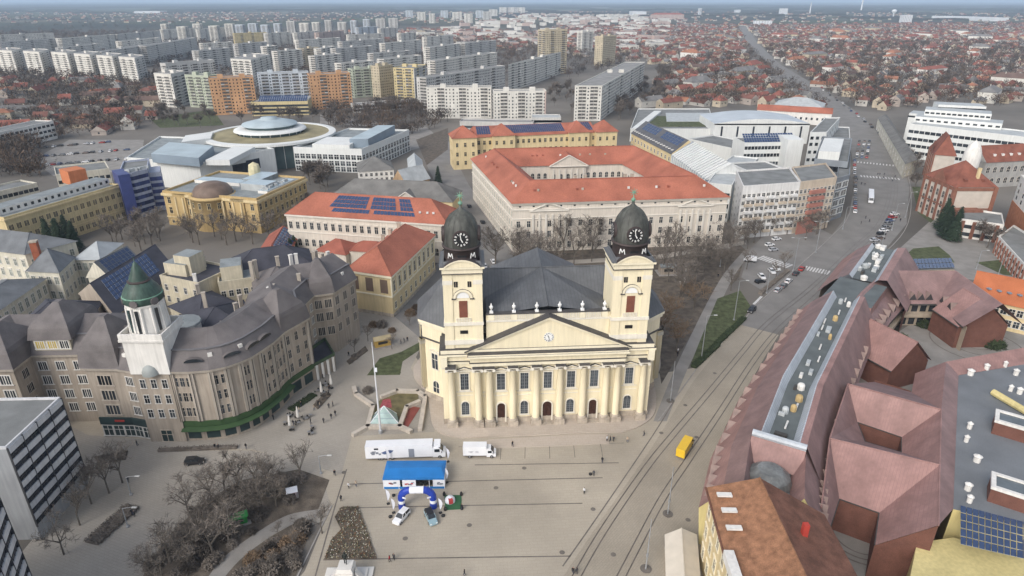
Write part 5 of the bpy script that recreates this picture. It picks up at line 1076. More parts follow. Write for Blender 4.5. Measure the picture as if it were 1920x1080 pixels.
# ================================================================== brown-roofed shopping complex along the tram line
Q_s = lines_mat('brown_sheet', (0.228, 0.147, 0.138), (0.2, 0.128, 0.12), .6, R(55), .1, .55, .22); Q_p = lines_mat('pink_brown_sheet', (0.285, 0.168, 0.15), (0.25, .147, .13), .6, R(145), .1, .55, .22)
Q_si = lines_mat('silver_sheet', (0.42, 0.45, 0.48), (.3, .32, .35), 1.1, R(60), .15, .4, .12); Q_fl = mat('roof_felt_green', (0.12, 0.135, 0.135), .85, .2, .2); Q_br = mat('mall_brick', (.15, .068, .05), .9, .15, .5, fine=.15)
Q_tan = mat('mall_tan', (.36, .30, .23), .9, .12, .3, streak=.1); Q_y = mat('mall_yellow', (.58, .49, .23), .85, .1, .2, streak=.1); Q_dm = mat('dormer_sheet', (.23, .165, .145), .6, .2, .5); Q_dk = mat('well_dark', (.05, .045, .045), .9, .2); Q_gl = mat('glass_vault_grey', (.17, .175, .17), .3, .25, .5, streak=.2)
BM = Bld('roofed_arcade', 'brown sheet-metal roofed shopping arcade with silver-lined roof wells along the tram line', [Vector((44, 115)), Vector((95, 200)), Vector((130, 195)), Vector((85, 95))], 'shopping centre')
V2 = lambda *p: [Vector(q) for q in p]
wl = V2((90.5, 185.5), (76.3, 165), (56.5, 136.5), (43.0, 113.5))
def arcade_strip(line, prof, mats_, names, end0=None, end1=None):
    for (d0, z0), (d1, z1), m, nm in zip(prof, prof[1:], mats_, names): BM.part(nm, strip(line, [(d0, z0), (d1, z1)], m))
WP = [(0, 9), (3.8, 14), (8.9, 19), (9.1, 19.05), (10.3, 17.2), (15, 17.2), (16.2, 19.05), (16.4, 19.1), (17.7, 19.2), (23.2, 9)]
NM = ['roof_slope', 'roof_slope', 'roof_edge', 'well_lining', 'well_floor', 'well_lining', 'roof_edge', 'roof_ridge', 'roof_slope']
MT = [Q_p, Q_s, Q_si, Q_si, Q_fl, Q_si, Q_si, Q_p, Q_s]
arcade_strip(wl, WP, MT, NM)
ws = V2((43.0, 113.5), (36.6, 98.8))
arcade_strip(ws, [(0, 9), (3.8, 14), (7.2, 17.6), (8.6, 14.5), (15.6, 14.0), (17.7, 17.6), (23.2, 9)], [Q_p, Q_s, Q_s, Q_gl, Q_p, Q_s], ['roof_slope', 'roof_slope', 'roof_slope', 'glass_vault', 'roof_slope', 'roof_slope'])
p0 = line_offset(wl, 7.4)[-1]; p1 = line_offset(wl, 17.8)[-1]; d_ = (wl[-2] - wl[-1]).normalized()
BM.part('silver_ridge', MB().tube((p0.x, p0.y, 18.9), (p1.x, p1.y, 18.9), .75, .75, Q_si, 8)); q0, q1 = p0 - d_ * 4, p1 - d_ * 4
BM.part('hip_slope', MB().face([(q0.x, q0.y, 14.6), (q1.x, q1.y, 14.6), (p1.x, p1.y, 18.8), (p0.x, p0.y, 18.8)], Q_p))
vb = MB(); vc = (q0 + q1) / 2 - d_ * 3.4; vb.lathe([(4.4, 14.1), (3.9, 15.6), (2.4, 16.8), (0, 17.2)], Q_gl, 14, (vc.x, vc.y)); BM.part('glass_dome', vb)
def wallstrip(line, d, h, m, nm='wall'): BM.part(nm, strip(line_offset(line, d), [(0, 0), (0, h)], m))
wallstrip(wl + ws[1:], 1.0, 9.6, Q_tan); wallstrip(line_offset(wl + ws[1:], 22.3), 0, 9.6, Q_br)
def gable_cap(line, prof, k, m):
    BM.part('gable_wall', MB().face([(line_offset(line, d)[k].x, line_offset(line, d)[k].y, z) for d, z in ([(1, 0)] + [p for p in prof if True] + [(prof[-1][0] - 1, 0)])], m))
gable_cap(ws, [(0, 9), (3.8, 14), (7.2, 17.6), (8.6, 14.5), (15.6, 14.0), (17.7, 17.6), (23.2, 9)], -1, Q_y); gable_cap(wl, WP, 0, Q_p)
# triangular dormers, both slopes
def wedge(line, t, d0, z0, dz, ln, side, m, m2, w=1.5):
    """dormer: a horizontal ridge from the slope out to a small gable"""
    i = min(int(t), len(line) - 2); f = t - i; a = lerp(line[i], line[i + 1], f); e = (line[i + 1] - line[i]).normalized(); n = Vector((-e.y, e.x)) * side
    out = a + n * d0; back = out + n * ln; mb = MB(); T3 = lambda p, z: (p.x, p.y, z)
    L1, L2 = out - e * w, out + e * w; top = T3(out, z0 + dz); bk = T3(back, z0 + dz)
    mb.face([T3(L1, z0), bk, top], m); mb.face([T3(L2, z0), top, bk], m); mb.face([T3(L1, z0), top, T3(L2, z0)], m2)
    BM.part('dormer', mb)
fullw = wl + ws[1:]
for k in range(19): wedge(fullw, .15 + k * .2, .6, 9.9, 2.2, 2.6, 1, Q_dm, Q_br, 1.4)
el = line_offset(fullw, 23.2)
for k in range(20): 
    t = .75 + k * .165
    if t < 3.95: wedge(el, t, .5, 10.0, 2.4, 2.2, -1, Q_dm, Q_dk, 1.0)
# plant in the wells
wc = line_offset(wl, 12.6)
random.seed(3)
for k in range(24):
    t = random.random() * 2.9; i = int(t); c = lerp(wc[i], wc[i + 1], t - i); c = c + Vector((random.uniform(-1.5, 1.5), random.uniform(-1.5, 1.5))); s_ = random.uniform(.5, 1.3); typ = k % 3
    mb = MB()
    if typ == 0: mb.lathe([(s_ * .7, 17.2), (s_ * .7, 18.3), (s_ * .5, 18.7), (0, 18.9)], random.choice((S_t, A_white, Y_d)), 8, (c.x, c.y))
    elif typ == 1: mb.box((c.x, c.y, 17.6), (s_ * 2.4, s_, .8), random.choice((A_white, FRD, S_t)), random.choice((R(58), R(-32))))
    else: mb.tube((c.x, c.y, 17.6), (c.x + 3 * math.cos(R(58)), c.y + 3 * math.sin(R(58)), 17.6), .22, .22, A_white, 6)
    BM.part('roof_plant', mb)
# second, angled length at the north end with its own well
w2 = GP([(1580, 486), (1532, 546)], 9); 
arcade_strip(w2, [(0, 9), (4.6, 14.5), (8.5, 17.5), (9.6, 16.4), (16, 16.4), (17, 17.5), (19.5, 18), (27, 9)], [Q_p, Q_s, Q_si, Q_fl, Q_si, Q_p, Q_s], ['roof_slope', 'roof_slope', 'well_lining', 'well_floor', 'well_lining', 'roof_ridge', 'roof_slope'])
wallstrip(w2, 1.0, 9.6, Q_tan); wallstrip(list(reversed(line_offset(w2, 26.2))), 0, 9.5, Q_br)
lk = MB(); a, b_ = line_offset(wl, 6)[0], line_offset(wl, 20)[0]; c, d = line_offset(w2, 20)[-1], line_offset(w2, 6)[-1]; lk.prism([a, b_, c, d], 0, 16, Q_p, top=Q_fl); BM.part('link_block', lk)
w2c = line_offset(w2, 12.8)
for k in range(16):
    c = lerp(w2c[0], w2c[1], random.random()) + Vector((random.uniform(-2, 2), random.uniform(-2, 2))); s_ = random.uniform(.6, 1.5); mb = MB()
    if k % 2: mb.lathe([(s_ * .7, 16.4), (s_ * .8, 17.6), (0, 18.2)], random.choice((S_t, A_white)), 8, (c.x, c.y))
    else: mb.box((c.x, c.y, 17.0), (s_ * 2.6, s_ * 1.2, 1.2), random.choice((A_white, S_t, FRD)), R(50))
    BM.part('roof_plant', mb)
# north range round the round courtyard
nr = GP([(1648, 640), (1668, 606), (1700, 570), (1755, 570), (1806, 613)], 8.5)
arcade_strip(nr, [(0, 8.5), (9, 16.5), (9.3, 16.55), (17.5, 9.5)], [Q_s, Q_p, Q_p], ['roof_slope', 'roof_ridge', 'roof_slope']); wallstrip(nr, 1.2, 8.5, Q_tan)
BM.part('balcony_band', strip(nr[:4], [(1.1, 3.6), (-.2, 3.6), (-.2, 4.8), (1.1, 4.9)], Q_tan)); BM.part('eave_board', strip(nr, [(0, 8.5), (-.1, 8.0), (.3, 7.9)], FRD))
for a, b_, n in ((1, 2, 3), (2, 3, 4)): BM.windows(line_offset(nr, 1.15)[a], line_offset(nr, 1.15)[b_], n, (.5, 5.2), 2.0, 2.4, Q_br, GL, 'bare')
for k in range(11): wedge(nr, .55 + k * .28, .8, 9.6, 2.2, 2.6, 1, Q_dm, Q_dk, 1.3)
def slope_house(B, a, b_, zr, ze, fwd, m, gm, back=None):
    """ridge a-b, front slope falling towards the camera side, back slope behind"""
    e = (b_ - a).normalized(); n = Vector((e.y, -e.x)); f0, f1 = a + n * fwd, b_ + n * fwd; k0, k1 = a - n * (back or fwd), b_ - n * (back or fwd); T3 = lambda p, z: (p.x, p.y, z)
    B.part('roof_slope', MB().face([T3(f0, ze), T3(f1, ze), T3(b_, zr), T3(a, zr)], m)); B.part('roof_slope', MB().face([T3(k1, ze), T3(k0, ze), T3(a, zr), T3(b_, zr)], m))
    i = .6; g0, g1 = f0 - n * i, f1 - n * i - e * i; h0, h1 = k0 + n * i, k1 + n * i - e * i
    B.part('wall', MB().prism([g0, g1, h1, h0], 0, ze + .05, gm)); B.part('gable', MB().face([T3(g1, ze), T3(h1, ze), T3(b_ - e * i, zr - .3)], gm)); B.part('eave_board', MB().tube(T3(f0, ze), T3(f1, ze), .2, .2, FRD, 4)); B.part('ridge_cap', MB().tube(T3(a, zr), T3(b_, zr), .16, .16, m, 5))
slope_house(BM, G(1632, 598, 14.5), G(1722, 642, 14.5), 14.5, 7, 8, Q_p, Q_br)
slope_house(BM, G(1806, 540, 15), G(1860, 572, 15), 15, 7.5, 8.5, Q_p, Q_br)
# light-well cells and the flat-roofed east block
def cell(c, zc, o, zo, m, skip=()):
    C4 = [A3(p, z) for p, z in zip(c, zc)]; O4 = [A3(p, zo) for p in o]
    for i in range(4):
        j = (i + 1) % 4
        if i in skip: continue
        BM.part('roof_slope', MB().face([O4[i], O4[j], C4[j], C4[i]], m[i])); BM.part('well_wall', MB().face([(o[j].x, o[j].y, 0), (o[i].x, o[i].y, 0), (o[i].x, o[i].y, zo), (o[j].x, o[j].y, zo)], Q_br)); BM.part('eave_board', MB().tube(O4[i], O4[j], .14, .14, FRD, 4)); BM.part('ridge_cap', MB().tube(C4[i], C4[j], .18, .18, Q_p, 5))
R1, R2, R3, R4, RE = G(1774, 678, 16), G(1765, 768, 16), G(1762, 872, 16), G(1760, 985, 16), G(1930, 650, 16)
X2, X3, X4 = G(1590, 720, 15), G(1556, 822, 15), G(1520, 935, 15)
cell([X3, R3, R2, X2], (15, 16, 16, 15), [G(1622, 828, 9), G(1690, 848, 9), G(1690, 820, 9), G(1608, 792, 9)], 9, [Q_s, Q_p, Q_p, Q_s][::1])
cell([X4 + Vector((3, 1)), R4, R3, X3], (12, 16, 16, 15), [G(1556, 992, 8), G(1640, 1022, 8), G(1648, 962, 8), G(1574, 936, 8)], 8, [Q_s, Q_p, Q_p, Q_s], (0,))
o1_ = G(1640, 1022, 8); BM.part('gable_wall', MB().face([(o1_.x, o1_.y, 0), (R4.x, R4.y, 0), (R4.x, R4.y, 15.9), (o1_.x, o1_.y, 7.9)], Q_br))
BM.part('roof_slope', MB().face([A3(G(1708, 742, 9), 9), A3(R2, 16), A3(R1, 16), A3(G(1716, 700, 9), 9)], Q_p)); BM.part('roof_slope', MB().face([A3(X2, 15), A3(R2, 16), A3(G(1708, 735, 9), 9), A3(G(1640, 716, 9), 9)], Q_s))
for q in ([(1640, 712), (1708, 733)],): a, b_ = GP(q, 9); BM.part('wall', MB().face([(b_.x, b_.y, 0), (a.x, a.y, 0), (a.x, a.y, 9), (b_.x, b_.y, 9)], Q_br))
for c in ([(1615, 855), (1652, 866), (1652, 860), (1618, 850)], ): pass
def slot(a, b_, w, z0, z1):
    pass
EF = [G(1787, 955, 14), G(1930, 985, 14), G(1930, 682, 14), G(1797, 704, 14)]
EB2 = Bld('market_hall', 'flat grey roofed hall with brick skylight boxes and solar field at the right edge', EF, 'hall')
EB2.wall(EF, 0, 14, Q_y); EB2.part('roof', MB().face([(p.x, p.y, 14.05) for p in EF], mat('grey_membrane', (.165, .175, .185), .8, .14, .15, fine=.08)))
for a, b_, c, d in ((R1, R2, None, EF[3]), ):
    EB2.part('roof_slope', MB().face([A3(R2, 16), A3(R3, 16), A3(lerp(EF[3], EF[0], .62), 14.1), A3(lerp(EF[3], EF[0], .25), 14.1)], Q_s)); EB2.part('roof_slope', MB().face([A3(R1, 16), A3(R2, 16), A3(lerp(EF[3], EF[0], .25), 14.1), A3(EF[3], 14.1)], Q_s)); EB2.part('roof_slope', MB().face([A3(R3, 16), A3(R4, 16), A3(EF[0], 14.1), A3(lerp(EF[3], EF[0], .62), 14.1)], Q_s)); EB2.part('roof_slope', MB().face([A3(EF[3], 14.1), A3(EF[2], 14.1), A3(RE, 16), A3(R1, 16)], Q_p))
n_ = (RE - R1).normalized(); nn = Vector((-n_.y, n_.x)); EB2.part('roof_slope', MB().face([A3(RE, 16), A3(RE + nn * 6, 9), A3(R1 + nn * 6, 9), A3(R1, 16)], Q_p)); k0, k1 = R1 + nn * 5, RE + nn * 5; EB2.part('wall', MB().face([(k1.x, k1.y, 0), (k0.x, k0.y, 0), (k0.x, k0.y, 9), (k1.x, k1.y, 9)], Q_br))
for q in ([(1858, 838), (1925, 858)], [(1850, 965), (1925, 990)]):
    a, b_ = GP([(x, y - 25) for x, y in q], 14); f = rect(a, b_, 5.0); EB2.part('skylight_box', MB().prism(f, 14, 17.2, Q_br)); g = EB2.part('skylight_frame', MB().ring(offset_poly(f, .15), offset_poly(f, -.6), 17.0, 17.6, A_white)); EB2.part('skylight_pane', MB().face([(p.x, p.y, 17.3) for p in offset_poly(f, -.5)], mat('skylight_pane', (.12, .14, .15), .25, .2)), parent=g)
pq = GP([(1800, 1022), (1930, 1052), (1930, 982), (1800, 948)], 14.3); solar(EB2, [A3(p, 14.3) for p in pq], 11, 5)
for x, y in ((1818, 800), (1812, 825), (1832, 862), (1815, 915), (1818, 938), (1820, 700), (1850, 690), (1885, 685), (1905, 700), (1895, 730), (1912, 735)):
    q = G(x, y, 14.5); s_ = random.uniform(.7, 1.2); EB2.part('roof_vent', MB().lathe([(s_ * .6, 14), (s_ * .6, 15.2), (s_ * .8, 15.4), (0, 15.9)], A_white, 8, (q.x, q.y)))
a, b_ = GP([(1862, 735), (1925, 772)], 15); EB2.part('duct', MB().tube((a.x, a.y, 15), (b_.x, b_.y, 15), .8, .8, Q_y, 8))
yw = GP([(1740, 1010), (1800, 985), (1900, 1010), (1925, 1085), (1700, 1120)], 9); BM.part('yellow_wing', MB().prism([G(1722, 1010, 11), G(1700, 1120, 11), G(1990, 1180, 11), G(1960, 1050, 11), G(1790, 1000, 11)], 0, 10, Q_y))
for i, (x, y) in enumerate(((1660, 1030), (1690, 1040))): pass
tcy = G(1830, 645); 
for r, w in ((13, .4), (8, .35), (4, .3)):
    MB().lathe([(r - w, .05), (r, .06)], M_line, 40, (tcy.x, tcy.y)).build('paving_ring', sq)
tcy = G(1612, 1005)
for r, w in ((8, .4), (6.6, .35), (5.2, .3)): MB().lathe([(r - w, .05), (r, .06)], M_line, 40, (tcy.x, tcy.y)).build('paving_ring', sq)
# ------------------------------------------------------------------ old house with rusty roof, marquee
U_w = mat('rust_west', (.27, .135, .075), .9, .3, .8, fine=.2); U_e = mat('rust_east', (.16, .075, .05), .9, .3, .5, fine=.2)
uf = V2((33.6, 60), (53, 58), (54.5, 88), (36.6, 94.5)); UB = Bld('rusty_roof_house', 'old cream house with a rust-brown roof and white roof lights at the lower right', uf)
UB.wall(uf, 0, 17, Y_w); T3 = lambda p, z: (p.x, p.y, z); O = offset_poly(uf, .6); ra, rb_ = Vector((43.5, 59)), Vector((44.6, 93))
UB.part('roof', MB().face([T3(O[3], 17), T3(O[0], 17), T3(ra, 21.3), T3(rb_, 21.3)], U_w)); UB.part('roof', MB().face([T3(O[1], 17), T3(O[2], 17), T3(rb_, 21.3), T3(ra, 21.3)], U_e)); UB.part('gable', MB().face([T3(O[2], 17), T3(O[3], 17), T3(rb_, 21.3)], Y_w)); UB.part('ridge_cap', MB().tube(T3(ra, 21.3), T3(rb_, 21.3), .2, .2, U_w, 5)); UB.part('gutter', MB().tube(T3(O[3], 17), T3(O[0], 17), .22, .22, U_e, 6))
for x, y in ((1358, 930), (1367, 959), (1376, 992)): q = G(x, y, 18.6); UB.part('roof_light', MB().box((q.x, q.y, 18.9), (2.6, 1.0, .3), A_white, R(-2)))
UB.windows(uf[3], uf[0], 9, (2.5, 7.5, 12.5), 1.4, 2.5, C_c, GL, 'cap'); q = G(1508, 1000, 20); UB.part('chimney', MB().box((q.x, q.y, 20.5), (.9, .9, 3), mat('red_pipe', (.4, .05, .035), .7, .1)))
UB.part('pink_annex', MB().prism(GP([(1520, 1080), (1580, 1085), (1550, 1012), (1505, 1012)], 14)[::1], 0, 14, Y_w, top=Q_p)); q = G(1368, 1050, 18); UB.part('roof_terrace', MB().box((q.x, q.y - 3, 17.8), (1.6, 9, 1.6), A_white, R(-3)))
tf = [G(1246, 1010, 3.2), G(1310, 1002, 3.2), None, None]; tf = V2((27.6, 66), (34.0, 66), (35.0, 84.0), (29.3, 85.0))
tf = [G(1252, 1150, 3.2), G(1318, 1150, 3.2), G(1306, 1003, 3.2), G(1247, 1003, 3.2)]
MT_ = mat('marquee_canvas', (.62, .56, .47), .8, .06, .5); tb = Bld('marquee_tent', 'cream canvas marquee tent beside the rusty roofed house at the bottom edge', tf, 'tent'); tb.hip(tf, 3.2, 1.7, MT_, .1, 0.0, along=1, gable=MT_, name='canvas_roof'); tb.wall(offset_poly(tf, -.2), 0.05, 3.2, MT_, 'canvas_wall')
# ================================================================== right edge: brick school, offices
Z_b = mat('school_brick', (.24, .11, .075), .9, .18, .4, fine=.15); Z_s = mat('school_stone_band', (.52, .47, .41), .85, .1, .3); Z_r = mat('school_red_roof', (.22, .082, .055), .85, .22, .25, fine=.15)
z1 = rect(G(1792, 351, 19), G(1868, 351, 19), 24); ZB1 = block('brick_school', 'red brick school with steep red roof and white banded end wall', z1, 19, Z_s, Z_r, 'hip', 10); ZB1.windows(z1[3], z1[0], 5, (2.5, 7, 12), 1.6, 3.2, Z_s, GL, 'arch'); ZB1.part('brick_corner', MB().box((*z1[0], 9.5), (1.6, 1.6, 19), Z_b)); ZB1.part('brick_corner', MB().box((*z1[1], 9.5), (1.6, 1.6, 19), Z_b)); ZB1.band(z1, 17.2, 18.6, .3, Z_b); ZB1.band(z1, 8.0, 8.6, .25, Z_b)
q = lerp(z1[0], z1[1], .2); ZB1.part('annex', MB().box((q.x + 3, q.y - 2.5, 4.5), (12, 5, 9), Z_b)); q = lerp(z1[0], z1[1], .62); ZB1.chimney((q.x, q.y + 4), 21, 6, Y_w, 1.2, 1.2)
ze = (z1[0] - z1[3]).normalized(); zn = Vector((ze.y, -ze.x))
for i in range(6): q = lerp(z1[3], z1[0], i / 5) + zn * .2; ZB1.part('brick_pier', MB().box((q.x, q.y, 9.5), (1.3, .6, 19), Z_b, math.atan2(ze.y, ze.x)))
for i in range(2): q = lerp(z1[0], z1[1], .28 + .44 * i); ZB1.part('dormer', MB().box((q.x, q.y + 3, 21.4), (1.4, 2.2, 1.6), Z_r))
z2 = rect(G(1753, 290, 17), G(1792, 293, 17), 22); ZB2 = block('brick_school', 'smaller brick school wing with red gable facing the avenue', z2, 17, Z_s, Z_r, 'hip', 11, 1); ZB2.windows(z2[3], z2[0], 4, (2.5, 7, 12), 1.6, 3, Z_s, GL, 'arch'); ZB2.windows(z2[0], z2[1], 2, (6, 11), 3, 3, Z_b, Z_s, 'bare')
ze2 = (z2[0] - z2[3]).normalized(); zn2 = Vector((ze2.y, -ze2.x))
for i in range(5): q = lerp(z2[3], z2[0], i / 4) + zn2 * .2; ZB2.part('brick_pier', MB().box((q.x, q.y, 8.5), (1.3, .6, 17), Z_b, math.atan2(ze2.y, ze2.x)))
for P, Qd in ((z1, 3), (z2, 3)):
    a, b_ = P[3], P[0]; m_ = lerp(a, b_, .5); e = (b_ - a).normalized(); h = 19 if P is z1 else 17
    (ZB1 if P is z1 else ZB2).part('stepped_gable', MB().face([(*(lerp(a, b_, .25) + zn * .4), h - .5), (*(lerp(a, b_, .75) + zn * .4), h - .5), (*(m_ + zn * .4), h + 6)], Z_b))
z3 = rect(G(1850, 305, 15), G(1940, 300, 15), 16); ZB3 = block('brick_school', 'long school range with red roof and white dormer lights at the right edge', z3, 15, mat('grey_render', (.34, .33, .31), .9, .12, .2, streak=.12), Z_r, 'gable', 8); W(ZB3, 0, 7, (2.5, 9), 2.2, 3.2, 'arch', Z_s); 
for i in range(5): q = lerp(z3[0], z3[1], .2 + .17 * i); ZB3.part('roof_light', MB().box((q.x, q.y + 3, 18.4), (1.4, 1.2, 1.2), A_white))
q = G(1823, 292, 20); dm = MB(); dm.lathe([(4.4, 14), (4.6, 19), (4.2, 22), (3.2, 25), (1.6, 27.5), (.2, 28.6)], A_white, 16, (q.x, q.y)); ZB2.part('white_dome', dm, True)
z4 = rect(G(1796, 412, 8), G(1882, 424, 8), 20); ZB4 = block('school_annex', 'low white annex with grey flat roof and brick piers in front of the school', z4, 8, A_white, O_roof); W(ZB4, 0, 8, (1, 4.6), 2.2, 1.7, 'bare')
for i in range(4): q = lerp(z4[0], z4[1], (i + .5) / 4); ZB4.part('brick_pier', MB().box((q.x, q.y - .2, 4), (1.4, .7, 8), Z_b, .15))
z5 = rect(G(1884, 422), G(1945, 505), 24); ZB5 = block('arcade_tower', 'white gridded tower on brick arches at the right edge', z5, 24, A_white, O_roof); W(ZB5, 0, 7, (14, 17, 20), 2.0, 1.8, 'bare'); W(ZB5, 0, 7, (1.5, 7), 2.4, 4.6, 'arch', Z_b); W(ZB5, 3, 6, (14, 17, 20), 2.0, 1.8, 'bare')
z5b = offset_poly(z5, .25); ZB5.part('brick_base', MB().prism(z5b, 0, 12.5, mat('orange_brick', (.40, .17, .09), .9, .15, .5)))
z6 = [G(1872, 446, 7), G(1935, 515, 7), G(1990, 480, 7), G(1900, 425, 7)]; ZB6 = block('school_annex', 'low brick-pierced wing curving towards the lawn at the right edge', z6, 7, A_white, O_roof); W(ZB6, 0, 12, (.8, 4), 1.7, 1.5, 'bare'); 
for i in range(13): q = lerp(z6[0], z6[1], i / 12); ZB6.part('brick_pier', MB().box((q.x, q.y, 3.5), (.8, .8, 7), Z_b, .5))
o1 = rect(G(1820, 556, 9), G(1940, 582, 9), 14); OB = block('orange_roof_house', 'cream house with bright orange tile roof at the right edge of the round courtyard', o1, 9, Y_w, mat('orange_tile', (.40, .13, .055), .85, .15, .2, fine=.14), 'gable', 7); W(OB, 0, 8, (1.5, 5.5), 1.6, 2.2, 'plain')
for i in range(4): q = lerp(o1[0], o1[1], .35 + .16 * i); OB.part('roof_light', MB().box((q.x, q.y + 3.0, 12.2), (1.0, 1.2, .4), M_bg))
# solar carport behind the arcade
sf = GP([(1628, 510), (1790, 505), (1782, 486), (1630, 490)], 11); SBd = Bld('solar_wing', 'flat wing covered by two rows of blue solar panels behind the brown roofs', sf); SBd.wall(sf, 0, 11, Q_tan); SBd.part('roof', MB().face([(p.x, p.y, 11.05) for p in sf], O_roof)); solar(SBd, [A3(p, 11.5) for p in sf], 24, 2)
# white office complex
w1 = rect(G(1706, 234, 22), G(1930, 260, 22), 26); WB = block('white_complex', 'large white stepped office complex behind the brick school', w1, 22, M_w, S_t); W(WB, 0, 20, (3, 7.5, 12, 16.8), 3.0, 2.0, 'bare'); W(WB, 3, 5, (3, 7.5, 12, 16.8), 1.2, 2.0, 'bare')
for k, (x0, y0, x1_, y1, h) in enumerate(((1716, 218, 1880, 232, 26), (1735, 205, 1860, 214, 30), (1760, 196, 1850, 200, 32), (1705, 212, 1750, 216, 25))): f = rect(G(x0, y0, h), G(x1_, y1, h), 16); WB.part('stepped_storey', MB().prism(f, 0, h, M_w, top=S_t)); WB.windows(f[0], f[1], 12, (h - 2.8,), 2.4, 1.2, FR, GL, 'bare')
a1 = para(G(1648, 214, 12), G(1700, 298, 12), G(1722, 290, 12)); AB = block('avenue_house', 'long pale house lining the avenue left of the white complex', [a1[0], a1[1], a1[2], a1[3]], 9, S_w, MATS['weathered_grey_tile'], 'hip', 3); W(AB, 0, 14, (1.2, 4.8), 1.5, 1.9, 'plain'); W(AB, 1, 3, (1.2, 4.8), 1.4, 1.8, 'plain')
# ================================================================== housing-estate slabs and towers
random.seed(11)
PN = {k: mat('panel_' + k, c, .9, .1, .06, streak=.12) for k, c in dict(white=(.60, .58, .53), grey=(.49, .48, .455), blue=(.48, .52, .56), orange=(.48, .28, .15), tan=(.46, .40, .29), yellow=(.54, .45, .25), green=(.40, .43, .34), pink=(.46, .36, .32)).items()}
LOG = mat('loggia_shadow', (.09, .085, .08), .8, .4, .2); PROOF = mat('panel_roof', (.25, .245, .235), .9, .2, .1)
def slab(label, foot, h, wall='white', log=2, group='panel blocks of the housing estate', name='panel_block', flank=None, boxes=2):
    B = Bld(name, label, foot, 'apartment block', group); B.wall(foot, 0, h, PN[wall], top=PROOF)
    if flank: B.part('end_wall', MB().prism(offset_poly(foot, .06)[1:3] + [lerp(foot[2], foot[3], .03), lerp(foot[1], foot[0], .03)], 0, h + .1, PN[flank]))
    B.part('parapet', MB().ring(offset_poly(foot, .12), offset_poly(foot, -.4), h - .1, h + .7, PN[wall]))
    fl = max(3, int(h / 2.95)); zs = [1.6 + 2.9 * k for k in range(fl)]; b = MB(); fr = MB(); c0 = sum(foot, Vector((0, 0))) / len(foot)
    for i in range(len(foot)):
        a, c = foot[i], foot[(i + 1) % len(foot)]; L_ = (c - a).length; e = (c - a) / L_; nr = Vector((e.y, -e.x)); m = (a + c) / 2
        if nr.dot(-m) < -.1 * m.length or L_ < 6: continue
        n = max(2, int(L_ / 3.1)); ang = math.atan2(e.y, e.x); per = max(3, n // (log + 1)) if log else 999
        for j in range(n):
            p = lerp(a, c, (j + .5) / n); lg = log and (j % per) in (per // 2, per // 2 + 1) and L_ > 10
            for z in zs:
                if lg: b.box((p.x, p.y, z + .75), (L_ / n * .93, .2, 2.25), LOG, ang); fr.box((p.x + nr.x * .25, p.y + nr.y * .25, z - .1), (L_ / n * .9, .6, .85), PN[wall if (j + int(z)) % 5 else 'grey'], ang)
                elif random.random() < .93: b.box((p.x, p.y, z + .7), (1.3 if (j % 2) else .9, .16, 1.2), GL, ang)
    B.part('window_rows', b, kind='stuff')
    if fr.v: B.part('balcony_rows', fr, kind='stuff')
    d = foot[1] - foot[0]
    for k in range(boxes):
        q = lerp(lerp(foot[0], foot[1], (k + .5) / boxes), lerp(foot[3], foot[2], (k + .5) / boxes), .5); B.part('lift_house', MB().box((q.x, q.y, h + 1.5), (5, 4, 3), PN[wall], math.atan2(d.y, d.x)))
    return B
R_ = lambda xa, ya, xb, yb, h, d: rect(G(xa, ya, h), G(xb, yb, h), d)
P_ = lambda a, b, c, h: para(G(*a, h), G(*b, h), G(*c, h))
